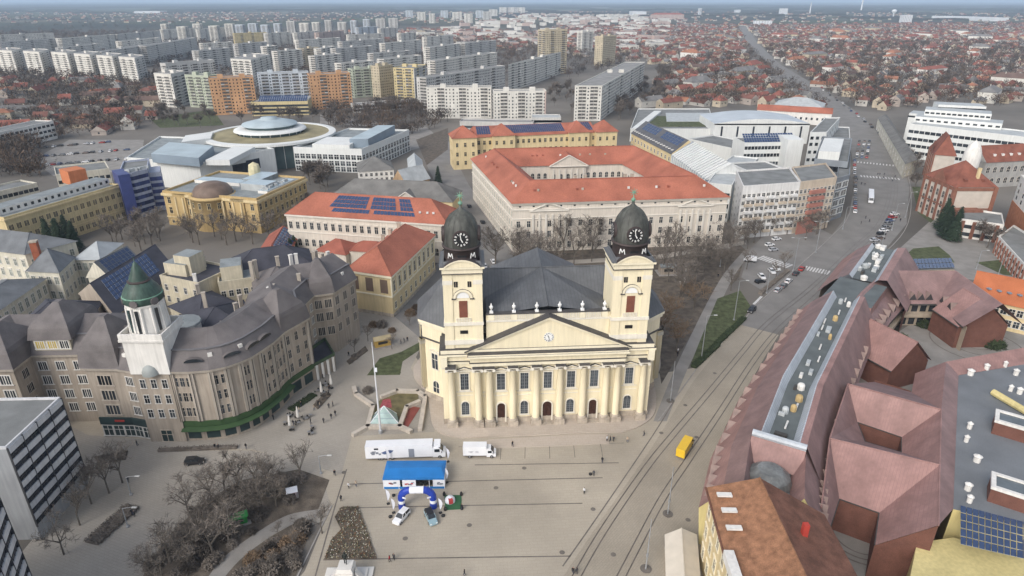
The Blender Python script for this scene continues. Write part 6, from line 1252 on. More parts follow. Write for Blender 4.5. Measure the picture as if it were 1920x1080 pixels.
for lab, f, h, w, lg, fk in (
    ('off-white ten storey slab left of the ochre towers, two dark loggia columns', R_(799, 165, 921, 165, 27, 13), 27, 'white', 2, None),
    ('off-white slab with loggia column just right of its twin behind the ochre towers', R_(925, 172, 1024, 171, 25, 13), 25, 'white', 2, 'pink'),
    ('long white slab seen end-on running away along the bare trees', P_((1078, 162), (1129, 162), (1209, 117), 30), 30, 'white', 3, None),
    ('white slab turned towards the tan tower, its flank full of loggias', P_((953, 122), (992, 114), (1052, 98), 30), 30, 'white', 2, None),
    ('long pale slab stretching behind the two front slabs', R_(799, 147, 947, 124, 30, 12), 30, 'grey', 3, None),
    ('pale slab with rooftop boxes, third row behind the ochre towers', R_(816, 115, 932, 99, 30, 12), 30, 'white', 3, None),
    ('tall tan twin-slab tower, highest in the picture', R_(1022, 57, 1064, 56, 60, 20), 60, 'tan', 1, None),
    ('slender tan tower right of the tallest tower', R_(1131, 69, 1156, 67, 45, 15), 45, 'tan', 0, None),
    ('white slender tower between the two tan towers, farther off', R_(1092, 60, 1113, 59, 40, 14), 40, 'white', 1, None),
    ('cream block with window columns at the left end of the orange group', P_((288, 138), (320, 140), (346, 134), 32), 32, 'white', 1, 'grey'),
    ('block with green tinted balconies left of the first orange block', R_(346, 141, 390, 143, 31, 14), 31, 'green', 2, None),
    ('orange and grey block at the left, nearest of the orange pair', R_(391, 148, 474, 145, 33, 16), 33, 'orange', 1, None),
    ('white and blue block between the two orange blocks', R_(482, 139, 578, 136, 33, 14), 33, 'blue', 3, None),
    ('orange and grey block at the right of the orange pair', R_(579, 141, 656, 138, 33, 16), 33, 'orange', 1, None),
    ('grey green block right of the second orange block', R_(660, 131, 712, 128, 30, 13), 30, 'green', 2, None),
    ('beige block with a blank end wall left of the yellow block', R_(710, 125, 736, 122, 33, 12), 33, 'tan', 0, None),
    ('yellow fronted block with grey loggia flank', P_((737, 128), (776, 129), (799, 122), 33), 33, 'yellow', 1, 'grey'),
    ('white block with green loggias behind the white and blue block', P_((432, 111), (470, 113), (506, 102), 34), 34, 'white', 2, None),
    ('grey block behind the cream block, second row', R_(310, 120, 402, 113, 32, 12), 32, 'grey', 3, None)):
    slab(lab, f, h, w, lg, None, None, flank=fk) if False else slab(lab, f, h, w, lg, flank=fk)
for i, (x, y) in enumerate(((-8, 94), (43, 96), (95, 98), (138, 101), (180, 104), (222, 107))):
    slab('%s of the six stepped white slabs at the left edge' % ('first', 'second', 'third', 'fourth', 'fifth', 'last')[i], P_((x, y), (x + 30, y + 2), (x + 48, y - 3), 32), 32, 'white', 1, flank='grey', boxes=1)
rows = [(372, 96, 430, 90, 'grey'), (118, 90, 186, 82, 'grey'), (560, 76, 638, 71, 'white'), (642, 79, 718, 73, 'grey'), (380, 82, 436, 79, 'white'), (446, 83, 500, 79, 'grey'), (722, 82, 790, 75, 'white'), (700, 101, 770, 95, 'grey'), (-20, 67, 100, 62, 'white'), (228, 78, 300, 71, 'white'), (590, 106, 640, 101, 'white'), (806, 90, 862, 82, 'white'), (872, 82, 930, 76, 'grey'), (655, 66, 720, 63, 'white'), (800, 70, 850, 66, 'white'), (190, 98, 272, 85, 'grey'), (274, 87, 368, 71, 'grey'), (0, 80, 110, 72, 'grey'), (115, 73, 215, 65, 'white'), (220, 65, 300, 58, 'grey'), (305, 56, 372, 53, 'white'), (374, 55, 436, 51, 'white'), (440, 63, 500, 61, 'yellow'), (502, 63, 545, 60, 'white'), (557, 62, 597, 58, 'white'), (598, 62, 645, 57, 'pink'), (520, 97, 566, 93, 'white'), (570, 92, 600, 89, 'tan'), (602, 92, 628, 87, 'white'), (500, 88, 520, 86, 'white'), (630, 92, 700, 86, 'grey'), (672, 52, 708, 50, 'blue'), (714, 54, 746, 52, 'white'), (752, 63, 780, 61, 'white'), (640, 120, 700, 114, 'white'), (720, 112, 790, 104, 'white')]
CN = dict(white='off-white', grey='grey', blue='pale blue', yellow='yellow', pink='pinkish', tan='tan'); seen_ = {}
for xa, ya, xb, yb, w in sorted(rows): k = seen_.get(w, 0); seen_[w] = k + 1; slab('%s %s panel slab counted from the left in the rear rows of the estate' % (ORD[k], CN[w]), R_(xa, ya, xb, yb, 30, 12), 30, w, 2, group='rear panel slabs on the left', boxes=1)
random.seed(5)
far = [(760 + 22 * i, 20 + (i % 3) * 3, 'white' if i % 3 else 'blue') for i in range(7)] + [(936, 14, 'white'), (951, 14, 'white'), (967, 14, 'white'), (905, 22, 'grey'), (917, 18, 'white')] + [(440 + 24 * i, 46 - i * .8 + random.uniform(-3, 3), random.choice(('white', 'grey', 'blue'))) for i in range(13)] + [(300 + 30 * i, 48 + random.uniform(-4, 4), 'white') for i in range(5)]
for k, (x, y, w) in enumerate(sorted(far)): slab('small pale tower block on the far edge of the estate, %s from the left' % ORD[k], R_(x, y, x + random.uniform(11, 18), y, 40, 18), 40, w, 1, group='far tower blocks', boxes=0)
for lab, f, h, w, rf in (('low yellowish office with a slanted solar roof between the orange blocks', R_(470, 193, 577, 191, 12, 22), 12, PN['yellow'], PROOF), ('long low pavilion with ribbed front below the off-white slabs', R_(862, 229, 1000, 231, 6, 14), 6, PN['grey'], PROOF), ('low white pavilion with broad flat roof beside the off-white slabs', R_(998, 222, 1052, 222, 8, 18), 8, PN['grey'], S_t), ('long low grey gallery in the trees right of the orange blocks', R_(665, 198, 800, 188, 7, 14), 7, PN['grey'], PROOF)):
    B = block('low_pavilion', lab, f, h, w, rf); B.winstuff(f[0], f[1], 30, [1.2 + 3.4 * k for k in range(int(h / 3.4))], 2.2, 1.9)
    if h == 12: solar(B, [A3(lerp(f[0], f[1], u) + (f[3] - f[0]) * (.1 + .5 * v), 12.6 + 4 * v) for u, v in ((.12, 0), (.98, 0), (.98, 1), (.12, 1))], 22, 4, stuff=True); B.part('solar_base', MB().prism([lerp(f[0], f[1], .1) + (f[3] - f[0]) * .4, lerp(f[0], f[1], 1) + (f[3] - f[0]) * .4, f[2], lerp(f[3], f[2], .1)], 12, 14, PN['grey']))
# distant landmarks
far_w = mat('far_white', (.62, .64, .66), .8, .08, .02); 
for lab, pts, h in (('long white warehouse on the horizon at the upper right', ((1746, 36), (1850, 40)), 16), ('white warehouse on the horizon at the upper left', ((252, 25), (300, 25)), 14), ('pale hall among far trees at the top centre right', ((1185, 28), (1212, 28)), 22)):
    a, b_ = GP(pts); block('warehouse', lab, rect(a, b_, 120), h, far_w, far_w, cat='warehouse')
f = rect(G(1222, 36), G(1282, 36), 40); hb = block('clinic', 'pink brick university block with a raised centre near the horizon', f, 24, PN['pink'], K_r2, 'hip', 8); hb.winstuff(f[0], f[1], 24, (4, 9, 14, 19), 2.4, 2)
for lab, x, y, w, h in (('white slab tower near the horizon right of the tall mast', 1462, 27, 14, 40), ('pale square tower with roof mast at the upper right', 1690, 46, 18, 38), ('white narrow tower near the horizon, top right of centre', 1310, 30, 5, 46), ('small white block near the horizon beside the narrow tower', 1378, 24, 10, 22), ('small white block on the rise, upper right', 1415, 48, 32, 18)):
    a, b_ = G(x, y), G(x + w, y); B = block('far_tower', lab, rect(a, b_, 25), h, far_w, PROOF); B.winstuff(a, b_, 6, [3 + 3.2 * k for k in range(int(h / 3.3))], 2.2, 1.6)
p = G(1674, 34); wt = empty('water_tower', (*p, 0), 'bulbous pale water tower near the horizon', 'tower'); MB().lathe([(6, 0), (3.5, 12), (4, 26), (13, 34), (14, 40), (9, 46), (0, 48)], far_w, 20, (p.x, p.y)).build('shaft', wt, True)
p = G(1614, 22); wt = empty('chimney_stack', (*p, 0), 'tall thin white chimney on the horizon at the upper right', 'chimney'); MB().tube((p.x, p.y, 0), (p.x, p.y, 130), 8, 5, far_w, 12).build('shaft', wt)
p = G(1518, 26); wt = empty('chimney_stack', (*p, 0), 'shorter thin mast right of the white slab tower on the horizon', 'chimney'); MB().tube((p.x, p.y, 0), (p.x, p.y, 80), 5, 3, far_w, 12).build('shaft', wt)
# ================================================================== small houses
random.seed(21)
ROOFS = [mat('roof_' + k, c, .9, .22, .12, fine=.1, rnd=.22) for k, c in dict(red=(.21, .078, .058), brick=(.175, .08, .062), brown=(.125, .085, .07), orange=(.27, .125, .075), grey=(.155, .15, .145)).items()]
HW = [mat('house_wall_' + k, c, .9, .1, .2, streak=.1, rnd=.15) for k, c in dict(white=(.46, .44, .40), cream=(.43, .37, .28), pale=(.36, .31, .27)).items()]
def house_mb(mb, c, ang, w, l, h, rh, rm, wm, hip=False, windows=True):
    ca, sa = math.cos(ang), math.sin(ang); P = lambda x, y, z: (c[0] + x * ca - y * sa, c[1] + x * sa + y * ca, z)
    mb.box((c[0], c[1], h / 2), (l, w, h), wm, ang); o = .5; L2, W2 = l / 2 + o, w / 2 + o; i = min(W2, L2 - .5) if hip else 0
    a, b_, d, e = P(-L2, -W2, h), P(L2, -W2, h), P(L2, W2, h), P(-L2, W2, h); r0, r1 = P(-L2 + i, 0, h + rh), P(L2 - i, 0, h + rh)
    mb.face([a, b_, r1, r0], rm); mb.face([d, e, r0, r1], rm); mb.face([b_, d, r1], rm if hip else wm); mb.face([e, a, r0], rm if hip else wm)
    if windows:
        for x in (-l / 4, l / 4): 
            for s_ in (-1, 1): mb.box(P(x, s_ * w / 2, h * .55), (1.3, .16, 1.4), GL, ang)
        for s_ in (-1, 1): mb.box(P(s_ * l / 2, 0, h * .55), (.16, 1.3, 1.4), GL, ang)
        q = P(l * .2, w * .12, h + rh * .8); mb.box(q, (.7, .7, rh * .7), wm, ang)
HM = []
for i in range(24):
    b = MB(); w, l = random.uniform(8, 11), random.choice((random.uniform(10, 18), random.uniform(10, 18), random.uniform(20, 34))); rk = random.choices(range(5), (4, 4, 4, 1, 3))[0]
    house_mb(b, (0, 0), 0, w, l, random.choice((3.4, 4, 6.2, 6.5)), random.uniform(3, 5), ROOFS[rk], random.choice(HW), random.random() < .3); HM.append((b.mesh('house'), rk, max(w, l)))
def inside(p, poly):
    c = False; n = len(poly)
    for i in range(n):
        a, b_ = poly[i], poly[i - 1]
        if (a.y > p.y) != (b_.y > p.y) and p.x < (b_.x - a.x) * (p.y - a.y) / (b_.y - a.y) + a.x: c = not c
    return c
BIG = [(f, sum(f, Vector((0, 0))) / len(f)) for f in FOOTS]; BIG = [(f, c, max((p - c).length for p in f)) for f, c in BIG]
ROADS = [smooth_line(GP([(1640, 330), (1622, 260), (1570, 203), (1505, 160), (1450, 120), (1410, 80), (1392, 50)]), 6)]
def blocked(p, r=9, road=True):
    for f, c, rad in BIG:
        if (p - c).length < rad + r and (inside(p, f) or min((p - lerp(f[i], f[(i + 1) % len(f)], t)).length for i in range(len(f)) for t in (0, .25, .5, .75)) < r): return True
    if road:
        for ln in ROADS:
            for i in range(len(ln) - 1):
                a, d = ln[i], ln[i + 1] - ln[i]; t = max(0, min(1, (p - a).dot(d) / max(d.length_squared, 1e-6)))
                if (p - a - d * t).length < r + 9: return True
    return False
def zone(poly_px, step, ang, jit=.42, keep=.72):
    P = GP(poly_px); x0, x1, y0, y1 = min(p.x for p in P), max(p.x for p in P), min(p.y for p in P), max(p.y for p in P); c = Vector(((x0 + x1) / 2, (y0 + y1) / 2)); Rr = max(x1 - x0, y1 - y0); out = []; e = Vector((math.cos(ang), math.sin(ang))); n = Vector((-e.y, e.x))
    k = int(Rr / step[1]) + 1
    for j in range(-k, k):
        for i in range(-int(Rr / step[0]) - 1, int(Rr / step[0]) + 1):
            p = c + e * (i + random.uniform(-jit, jit)) * step[0] + n * (j + random.uniform(-jit, jit) * .9 + (.15 if j % 2 else -.15)) * step[1]
            if random.random() < keep and inside(p, P): out.append((p, ang + random.choice((0, 0, math.pi / 2)) + random.uniform(-.2, .2)))
    return out
hz = zone([(1215, 200), (1260, 130), (1380, 95), (1460, 160), (1545, 205), (1480, 214), (1380, 200), (1300, 206)], (19, 22), .5) + zone([(1480, 130), (1420, 85), (1925, 80), (1925, 200), (1720, 196), (1650, 210), (1585, 190)], (20, 24), .9) + zone([(-10, 300), (-10, 150), (120, 150), (290, 165), (300, 250), (240, 255), (120, 260), (60, 300)], (22, 26), .3, keep=.5)
hz = [q for q in hz if not blocked(q[0], 11)]; hz.sort(key=lambda q: q[0].length)
TREESPOTS = []
near, rest = hz[:300], hz[300:]
HL = ('red', 'dull brick red', 'brown', 'orange', 'grey')
for p, a in near:
    me, rk, sz = random.choice(HM); side = 'left of the estate' if p.x < 0 else 'in the dense old quarter along the avenue'
    o = inst('small_house', me, None, (p.x, p.y, 0), a); tag(o, 'small pale house with %s roof %s' % (HL[rk], side), 'house', '%s roofed houses %s' % (HL[rk], side))
    for _ in range(2):
        if random.random() < .6: TREESPOTS.append(p + Vector((random.uniform(-12, 12), random.uniform(-12, 12))))
hs = MB()
def mass(lst, win=False):
    for p, a in lst:
        house_mb(hs, p, a, random.uniform(8, 11), random.uniform(10, 20), random.choice((3.4, 4, 6.2)), random.uniform(3, 5), ROOFS[random.choices(range(5), (4, 4, 4, 1, 3))[0]], random.choice(HW), random.random() < .3, win)
        if random.random() < .8: TREESPOTS.append(p + Vector((random.uniform(-13, 13), random.uniform(-13, 13))))
mass(rest, True)
fz = [q for q in zone([(1010, 95), (1040, 50), (1925, 45), (1925, 82), (1420, 84), (1370, 96), (1250, 130), (1160, 115)], (26, 30), .4, keep=.7) + zone([(640, 60), (800, 55), (1020, 60), (1010, 95), (930, 96), (800, 100), (700, 80)], (30, 32), .2, keep=.5) if not blocked(q[0], 12)]
mass(fz)
vz = zone([(-100, 46), (-100, 24), (1000, 22), (2000, 26), (2000, 46), (1040, 50), (700, 40), (430, 44)], (60, 90), .3, jit=.5, keep=.33); mass(vz)
bigs = zone([(760, 60), (1000, 28), (1260, 30), (1230, 100), (1010, 95), (900, 96)], (75, 90), .25, jit=.4, keep=.5)
for p, a in bigs:
    if not blocked(p, 22): hs.box((p.x, p.y, 5.5), (random.uniform(25, 60), random.uniform(14, 22), random.uniform(9, 16)), random.choice((A_white, PN['white'], PN['pink'])), a, top=PROOF)
for p, a in zone([(1240, 190), (1290, 110), (1400, 60), (1925, 55), (1925, 195), (1600, 190)], (105, 120), .7, jit=.45, keep=.6):
    if not blocked(p, 14): house_mb(hs, p, a, random.uniform(13, 17), random.uniform(28, 55), random.uniform(8, 12), random.uniform(3, 6), random.choice(ROOFS), random.choice((A_white, PN['white'], PN['tan'])), True)
tag(hs.build('far_house_mass'), 'mass of small roofs of the far suburbs', 'suburb', kind='stuff')
# ================================================================== trees
T_bark = mat('bark', (.125, .108, .09), .95, .2, 1.0); T_twig = mat('twigs_grey', (.165, .142, .12), .95, .2, .6, rnd=.25); T_twb = mat('twigs_brown', (.20, .14, .09), .95, .2, .6, rnd=.2); T_con = mat('needles_dark', (.028, .045, .026), .9, .3, .8, rnd=.25); T_hedge = mat('hedge_green', (.04, .055, .025), .95, .35, .8)
def bare_tree(seed, h, twig, spread=.42, dens=5, tw=.05, clear=.22):
    rnd = random.Random(seed); tk, cr = MB(), MB()
    def tri(p, q, w):
        d = (q - p).normalized(); s_ = d.orthogonal().normalized(); s_.rotate(Matrix.Rotation(rnd.random() * 6.28, 3, d)); cr.face([p - s_ * w, p + s_ * w, q], twig)
    def grow(p, d, ln, r, lvl):
        q = p + d * ln
        if lvl <= 1: tk.tube(p, q, r, r * .65, T_bark, 5, False)
        elif lvl == 2: cr.tube(p, q, max(r, .05), .03, twig, 3, False)
        else: tri(p, q, tw)
        if lvl == 4: return
        n = (5, dens, dens, dens - 1)[lvl]
        for i in range(n):
            t = rnd.uniform(.45 if lvl else .75, 1.0); b_ = p + d * ln * t; a = Vector((rnd.gauss(0, 1), rnd.gauss(0, 1), rnd.gauss(0, .55))).normalized()
            nd = (d * (.55 if lvl else .5) + a * spread * 1.9 + Vector((0, 0, .5 if lvl < 2 else .25))).normalized(); grow(b_, nd, ln * rnd.uniform(.5, .8) * (1.45 if lvl == 0 else 1.0), r * .5, lvl + 1)
    grow(Vector((0, 0, 0)), Vector((rnd.uniform(-.05, .05), rnd.uniform(-.05, .05), 1)).normalized(), h * clear * 1.25, h * .018, 0)
    zs = max(v[2] for v in cr.v); k = h / zs
    kr = h * .36 / sorted(math.hypot(v[0], v[1]) for v in cr.v)[int(len(cr.v) * .96)]
    for b in (tk, cr): b.v = [(x * kr, y * kr, z * k) for x, y, z in b.v]
    return tk.mesh('trunk'), cr.mesh('crown')
def conifer(seed, h, m=T_con):
    rnd = random.Random(seed); tk, cr = MB(), MB(); tk.tube((0, 0, 0), (0, 0, h * .9), h * .02, .05, T_bark, 6, False)
    for i in range(1500):
        t = rnd.random() ** .7; z = h * (.08 + .92 * (1 - t)) ; r = h * .21 * t * rnd.uniform(.35, 1.05); a = rnd.random() * 6.28; p = Vector((r * math.cos(a), r * math.sin(a), z)); d = Vector((math.cos(a), math.sin(a), -.45)); s_ = Vector((-math.sin(a), math.cos(a), rnd.uniform(-.4, .4))) * rnd.uniform(.18, .4); cr.face([p - s_, p + s_, p + d * rnd.uniform(.5, 1.1)], m)
    return tk.mesh('trunk'), cr.mesh('crown')
def shrub(seed, r, h, m, n=700):
    rnd = random.Random(seed); b = MB()
    for i in range(n):
        v = Vector((rnd.gauss(0, 1), rnd.gauss(0, 1), abs(rnd.gauss(0, 1)))).normalized() * rnd.uniform(.55, 1.0); p = Vector((v.x * r, v.y * r, v.z * h)); d = Vector((rnd.gauss(0, 1), rnd.gauss(0, 1), rnd.gauss(.4, 1))).normalized(); s_ = d.orthogonal() * .07; b.face([p - s_, p + s_, p + d * rnd.uniform(.3, .7)], m)
    return b.mesh('foliage')
BT = [bare_tree(40 + i, 12, T_twig, .40 + .05 * (i % 3), 5, .05) for i in range(6)]; BTF = [bare_tree(50 + i, 12, mat('twigs_far', (.12, .1, .085), .95, .2, .6, rnd=.25), .45, 5, .13) for i in range(4)]; BTB = [bare_tree(60 + i, 12, T_twb, .45, 5, .055) for i in range(2)]; CON = [conifer(80 + i, 12) for i in range(3)]
SHB = [shrub(90 + i, 1.6, 1.7, T_twig if i % 2 else T_twb) for i in range(3)] + [shrub(95, 1.6, 1.7, T_hedge)]
random.seed(31)
def tree(p, h, label, group, kind='bare', wide=1.0, name=None):
    tk, cr = random.choice(dict(bare=BT if p.length < 330 else BTF, brown=BTB, fir=CON)[kind]); s_ = h / 12.0
    e = empty(name or ('conifer_tree' if kind == 'fir' else 'bare_tree'), (p.x, p.y, .02), label, 'tree', group, random.random() * 6.28); e.scale = (s_ * wide, s_ * wide, s_)
    for nm, me in (('trunk', tk), ('crown', cr)): o = bpy.data.objects.new(nm, me); COL.objects.link(o); o.parent = e
def trees(pts, h, label, group, kind='bare', wide=1.0):
    for k, (x, y) in enumerate(sorted(pts)): tree(G(x, y), h * random.uniform(.85, 1.15), label + (', %s from the left' % ORD[k] if len(pts) > 1 else ''), group, kind, wide)
def scatter(poly, n, h, label, group, kind='bare', gap=3.5, wide=1.0):
    P = GP(poly); got = []; x0, x1, y0, y1 = min(p.x for p in P), max(p.x for p in P), min(p.y for p in P), max(p.y for p in P); k = 0
    while len(got) < n and k < n * 60:
        k += 1; p = Vector((random.uniform(x0, x1), random.uniform(y0, y1)))
        if inside(p, P) and all((p - q).length > gap for q in got) and not blocked(p, 2.2, False): got.append(p)
    for k, p in enumerate(sorted(got, key=lambda p: p.x / (p.y * CP + CAM_H * SP))): tree(p, h * random.uniform(.75, 1.2), label + (', %s from the left' % ORD[k] if len(got) < 17 else ''), group, kind, wide)
trees([(500, 908)], 11, 'fan-shaped bare tree at the park edge facing the palace, left one', None); trees([(566, 900)], 11.5, 'fan-shaped bare tree at the park edge next to the slim mast', None); trees([(604, 1000)], 8.5, 'lone bare tree in a round pit beside the flower bed', None)
scatter([(270, 1085), (310, 1010), (380, 945), (450, 905), (500, 900), (545, 940), (470, 990), (400, 1060), (370, 1085)], 24, 9, 'bare grey tree in the dense park thicket at the lower left', 'park thicket trees', gap=2.6, wide=1.15)
scatter([(420, 1085), (480, 1030), (560, 985), (575, 1000), (545, 1085)], 6, 4, 'low bare tree on the bed inside the curved path', 'path bed trees', gap=2.5)
trees([(172, 945), (205, 925), (230, 905), (150, 985), (120, 1040)], 12, 'bare street tree standing close to the banded office block', 'trees by the office block')
scatter([(890, 500), (960, 478), (1120, 470), (1130, 500), (1010, 512), (930, 520)], 15, 17, 'bare tree between the church roof and the college front', 'trees behind the church', gap=5)
scatter([(1235, 560), (1240, 490), (1380, 462), (1390, 500), (1330, 560), (1290, 600)], 17, 15, 'bare tree in the memorial garden right of the church', 'garden trees right of the church', gap=5)
trees([(1240, 640), (1268, 660)], 13, 'brown twigged tree in the garden beside the right church tower', 'brown trees beside the right tower', 'brown', 1.2)
trees([(1255, 600), (1300, 585)], 12, 'brown twigged tree farther back in the church garden', 'brown trees deep in the garden', 'brown', 1.2)
scatter([(1385, 455), (1540, 425), (1545, 440), (1440, 440), (1400, 470)], 10, 11, 'bare tree in front of the apartment houses by the car park', 'car park trees'); trees([(1510, 450), (1530, 440), (1545, 430)], 11, 'bushy bare tree on the corner by the pink apartment house', 'corner trees')
trees([(1455, 520), (1470, 505), (1400, 505), (1370, 545)], 8, 'small bare tree between the parked cars', 'trees between parked cars')
scatter([(310, 450), (420, 440), (560, 425), (570, 400), (590, 375), (600, 365), (560, 460), (420, 470)], 22, 13, 'bare tree in the museum garden', 'museum garden trees', gap=4.5); scatter([(190, 460), (300, 430), (310, 455), (250, 475)], 12, 14, 'bare tree between the school roofs and the museum', 'trees left of the museum', gap=4)
trees([(98, 470), (130, 455), (52, 462), (145, 470), (120, 480)], 15, 'dark conifer in front of the yellow row', 'conifers by the yellow row', 'fir'); trees([(822, 345)], 11, 'dark conifer on the street corner by the tin roofed house', None, 'fir')
trees([(994, 338)], 17, 'tall dark spruce standing in the college courtyard', None, 'fir'); trees([(1100, 334)], 8, 'low evergreen in the college courtyard', None, 'fir')
trees([(548, 485), (555, 478)], 10, 'dark conifer by the solar shed', 'conifers by the solar shed', 'fir'); trees([(610, 492), (625, 480)], 9, 'reddish bare tree in the seminary courtyard', 'seminary courtyard trees', 'brown')
trees([(1748, 385), (1755, 372), (1742, 372), (1760, 385)], 14, 'massive dark evergreen beside the brick school', 'evergreens beside the brick school', 'fir', 1.7); trees([(1770, 445), (1785, 452), (1765, 430), (1790, 440)], 15, 'dark conifer on the school forecourt', 'forecourt conifers', 'fir', 1.1)
trees([(1850, 465), (1835, 455)], 11, 'spreading bare tree on the school lawn', 'school lawn trees'); trees([(1712, 330), (1715, 352), (1718, 312), (1700, 300)], 10, 'bare street tree along the avenue by the brick school', 'avenue trees')
scatter([(1200, 232), (1130, 225), (1160, 180), (1225, 150), (1255, 120), (1245, 180)], 34, 16, 'bare tree in the dark grove beside the long white slab', 'slab grove', gap=5); scatter([(1040, 225), (1075, 215), (1070, 170), (1030, 160), (1030, 200)], 14, 14, 'bare tree in the yard between two off-white slabs', 'slab yard trees', gap=5)
scatter([(270, 245), (400, 240), (470, 232), (640, 235), (660, 215), (460, 222), (300, 210)], 30, 13, 'bare tree in the belt below the orange blocks', 'orange block trees', gap=5); scatter([(660, 225), (800, 215), (800, 195), (680, 205)], 16, 13, 'bare tree in the belt right of the orange blocks', 'right belt trees', gap=5)
scatter([(100, 260), (270, 235), (300, 180), (220, 180), (110, 215)], 22, 13, 'bare tree around the left car park', 'left car park trees', gap=6); scatter([(560, 330), (620, 335), (615, 365), (585, 360)], 9, 14, 'bare tree between the hotel and the museum', 'hotel trees', gap=4)
trees([(735, 655), (690, 640), (768, 610), (640, 620), (665, 660)], 6, 'slender young bare tree on the left side square', 'young trees on the side square'); trees([(1180, 560), (1225, 520)], 11, 'bare tree directly behind the right tower', 'trees behind the right tower')
# shrubs and hedges
def bush(x, y, s_, label, group=None, k=None): o = inst('shrub', SHB[random.randrange(3) if k is None else k], None, (*G(x, y), 0.02), random.random() * 6, s_); tag(o, label, 'shrub', group)
def hedge(name, label, a, b_, w, h, m=None):
    rnd = random.Random(int(a[0])); A, B_ = G(*a), G(*b_); L_ = (B_ - A).length; e = (B_ - A) / L_; n = Vector((-e.y, e.x)); b = MB()
    for i in range(int(L_ * w * 45)):
        p = A + e * rnd.uniform(0, L_) + n * rnd.uniform(-w / 2, w / 2); z = h * rnd.uniform(.1, 1); d = Vector((rnd.gauss(0, 1), rnd.gauss(0, 1), rnd.gauss(.3, 1))).normalized(); s_ = d.orthogonal() * .08; c = Vector((p.x, p.y, z)); b.face([c - s_, c + s_, c + d * .35], m or T_hedge)
    b.box(((A.x + B_.x) / 2, (A.y + B_.y) / 2, h * .35), (L_, w * .8, h * .7), m or T_hedge, math.atan2(e.y, e.x)); o = b.build(name); tag(o, label, 'hedge'); return o
hedge('hedge', 'low clipped hedge along the palace pavement', (298, 846), (445, 840), 1.2, .9, T_twig); hedge('hedge', 'dark hedge along the lawn beside the road', (1300, 690), (1345, 648), 2.2, 1.2); hedge('hedge', 'dark hedge where the lawn meets the car', (1345, 645), (1395, 598), 2.0, 1.1); hedge('hedge', 'clipped hedge behind the parked cars', (1425, 552), (1478, 508), 1.8, 1.0, T_twig); hedge('hedge', 'low hedge on the plaza bed left of the cafe parasols', (545, 770), (590, 740), 2.5, .5); hedge('hedge', 'hedge around the bed by the office block', (172, 1020), (250, 950), 4.0, .7, T_twig)
for x, y, s_ in ((716, 612, 1.3), (700, 612, 1.1), (735, 622, .9), (690, 735, 1.0), (770, 590, 1.3), (780, 580, 1.1)): bush(x, y, s_, 'dark round shrub on the beds left of the church', 'round shrubs left of the church')
BP = GP([(430, 1085), (490, 1038), (560, 990), (582, 975), (550, 1085)])
for x, y in [q for q in ((random.uniform(430, 585), random.uniform(970, 1085)) for _ in range(300)) if inside(G(*q), BP)][:30]: bush(x, y, random.uniform(.7, 1.3), 'brown shrub on the bed inside the curved path', 'shrubs inside the curved path', random.choice((1, 1, 0)))
P_sc = [(x, y) for x, y in ((random.uniform(180, 600), random.uniform(880, 1085)) for _ in range(400)) if inside(G(x, y), GP([(270, 1085), (315, 1010), (390, 945), (460, 905), (560, 885), (612, 902), (590, 950), (540, 962), (450, 1012), (385, 1085)]))][:34]
for x, y in P_sc: bush(x, y, random.uniform(.7, 1.3), 'brown leafless shrub under the park thicket', 'thicket shrubs', 1)
for x, y in ((1690, 640), (1745, 600), (1760, 602), (1730, 612), (1860, 652), (1600, 760), (1640, 700), (1660, 690), (1870, 650)): bush(x, y, 1.5, 'green shrub in the arcade courtyards', 'courtyard shrubs', 3)
# far trees that read as one brown mass
def far_mesh(spots, name, label):
    rnd = random.Random(77); vs, fs, mi = [], [], []
    for p in spots:
        h = rnd.uniform(7, 13); r = h * .5; d = p.length; n = int(max(16, min(80, 52000 / d))); w = .2 + d * .00035; k = rnd.random() < .4
        for i in range(n):
            v = Vector((rnd.gauss(0, .5), rnd.gauss(0, .5), rnd.uniform(-.9, 1))); c = Vector((p.x + v.x * r, p.y + v.y * r, h * .58 + v.z * h * .38 * (1 - .3 * abs(v.x)))); dd = Vector((v.x + rnd.gauss(0, .3), v.y + rnd.gauss(0, .3), .7)).normalized() * rnd.uniform(1.6, 3.4); s_ = Vector((rnd.gauss(0, 1), rnd.gauss(0, 1), .2)).normalized() * w; i0 = len(vs)
            vs += [c - s_, c + s_, c + dd]; fs.append((i0, i0 + 1, i0 + 2)); mi.append(1 if k else 0)
        i0 = len(vs); vs += [Vector((p.x - .25, p.y, 0)), Vector((p.x + .25, p.y, 0)), Vector((p.x, p.y, h * .7))]; fs.append((i0, i0 + 1, i0 + 2)); mi.append(0)
    me = bpy.data.meshes.new(name); me.from_pydata(vs, [], fs); me.materials.append(mat('far_twigs', (.085, .07, .06), .95, .25, .01)); me.materials.append(mat('far_twigs_warm', (.115, .08, .055), .95, .25, .01)); me.polygons.foreach_set('material_index', mi)
    o = bpy.data.objects.new(name, me); COL.objects.link(o); tag(o, label, 'trees', kind='stuff')
def fill(poly, n, r=4):
    P = GP(poly); x0, x1, y0, y1 = min(p.x for p in P), max(p.x for p in P), min(p.y for p in P), max(p.y for p in P); out = []; k = 0
    while len(out) < n and k < n * 8:
        k += 1; p = Vector((random.uniform(x0, x1), random.uniform(y0, y1)))
        if inside(p, P) and not blocked(p, r, True): out.append(p)
    return out
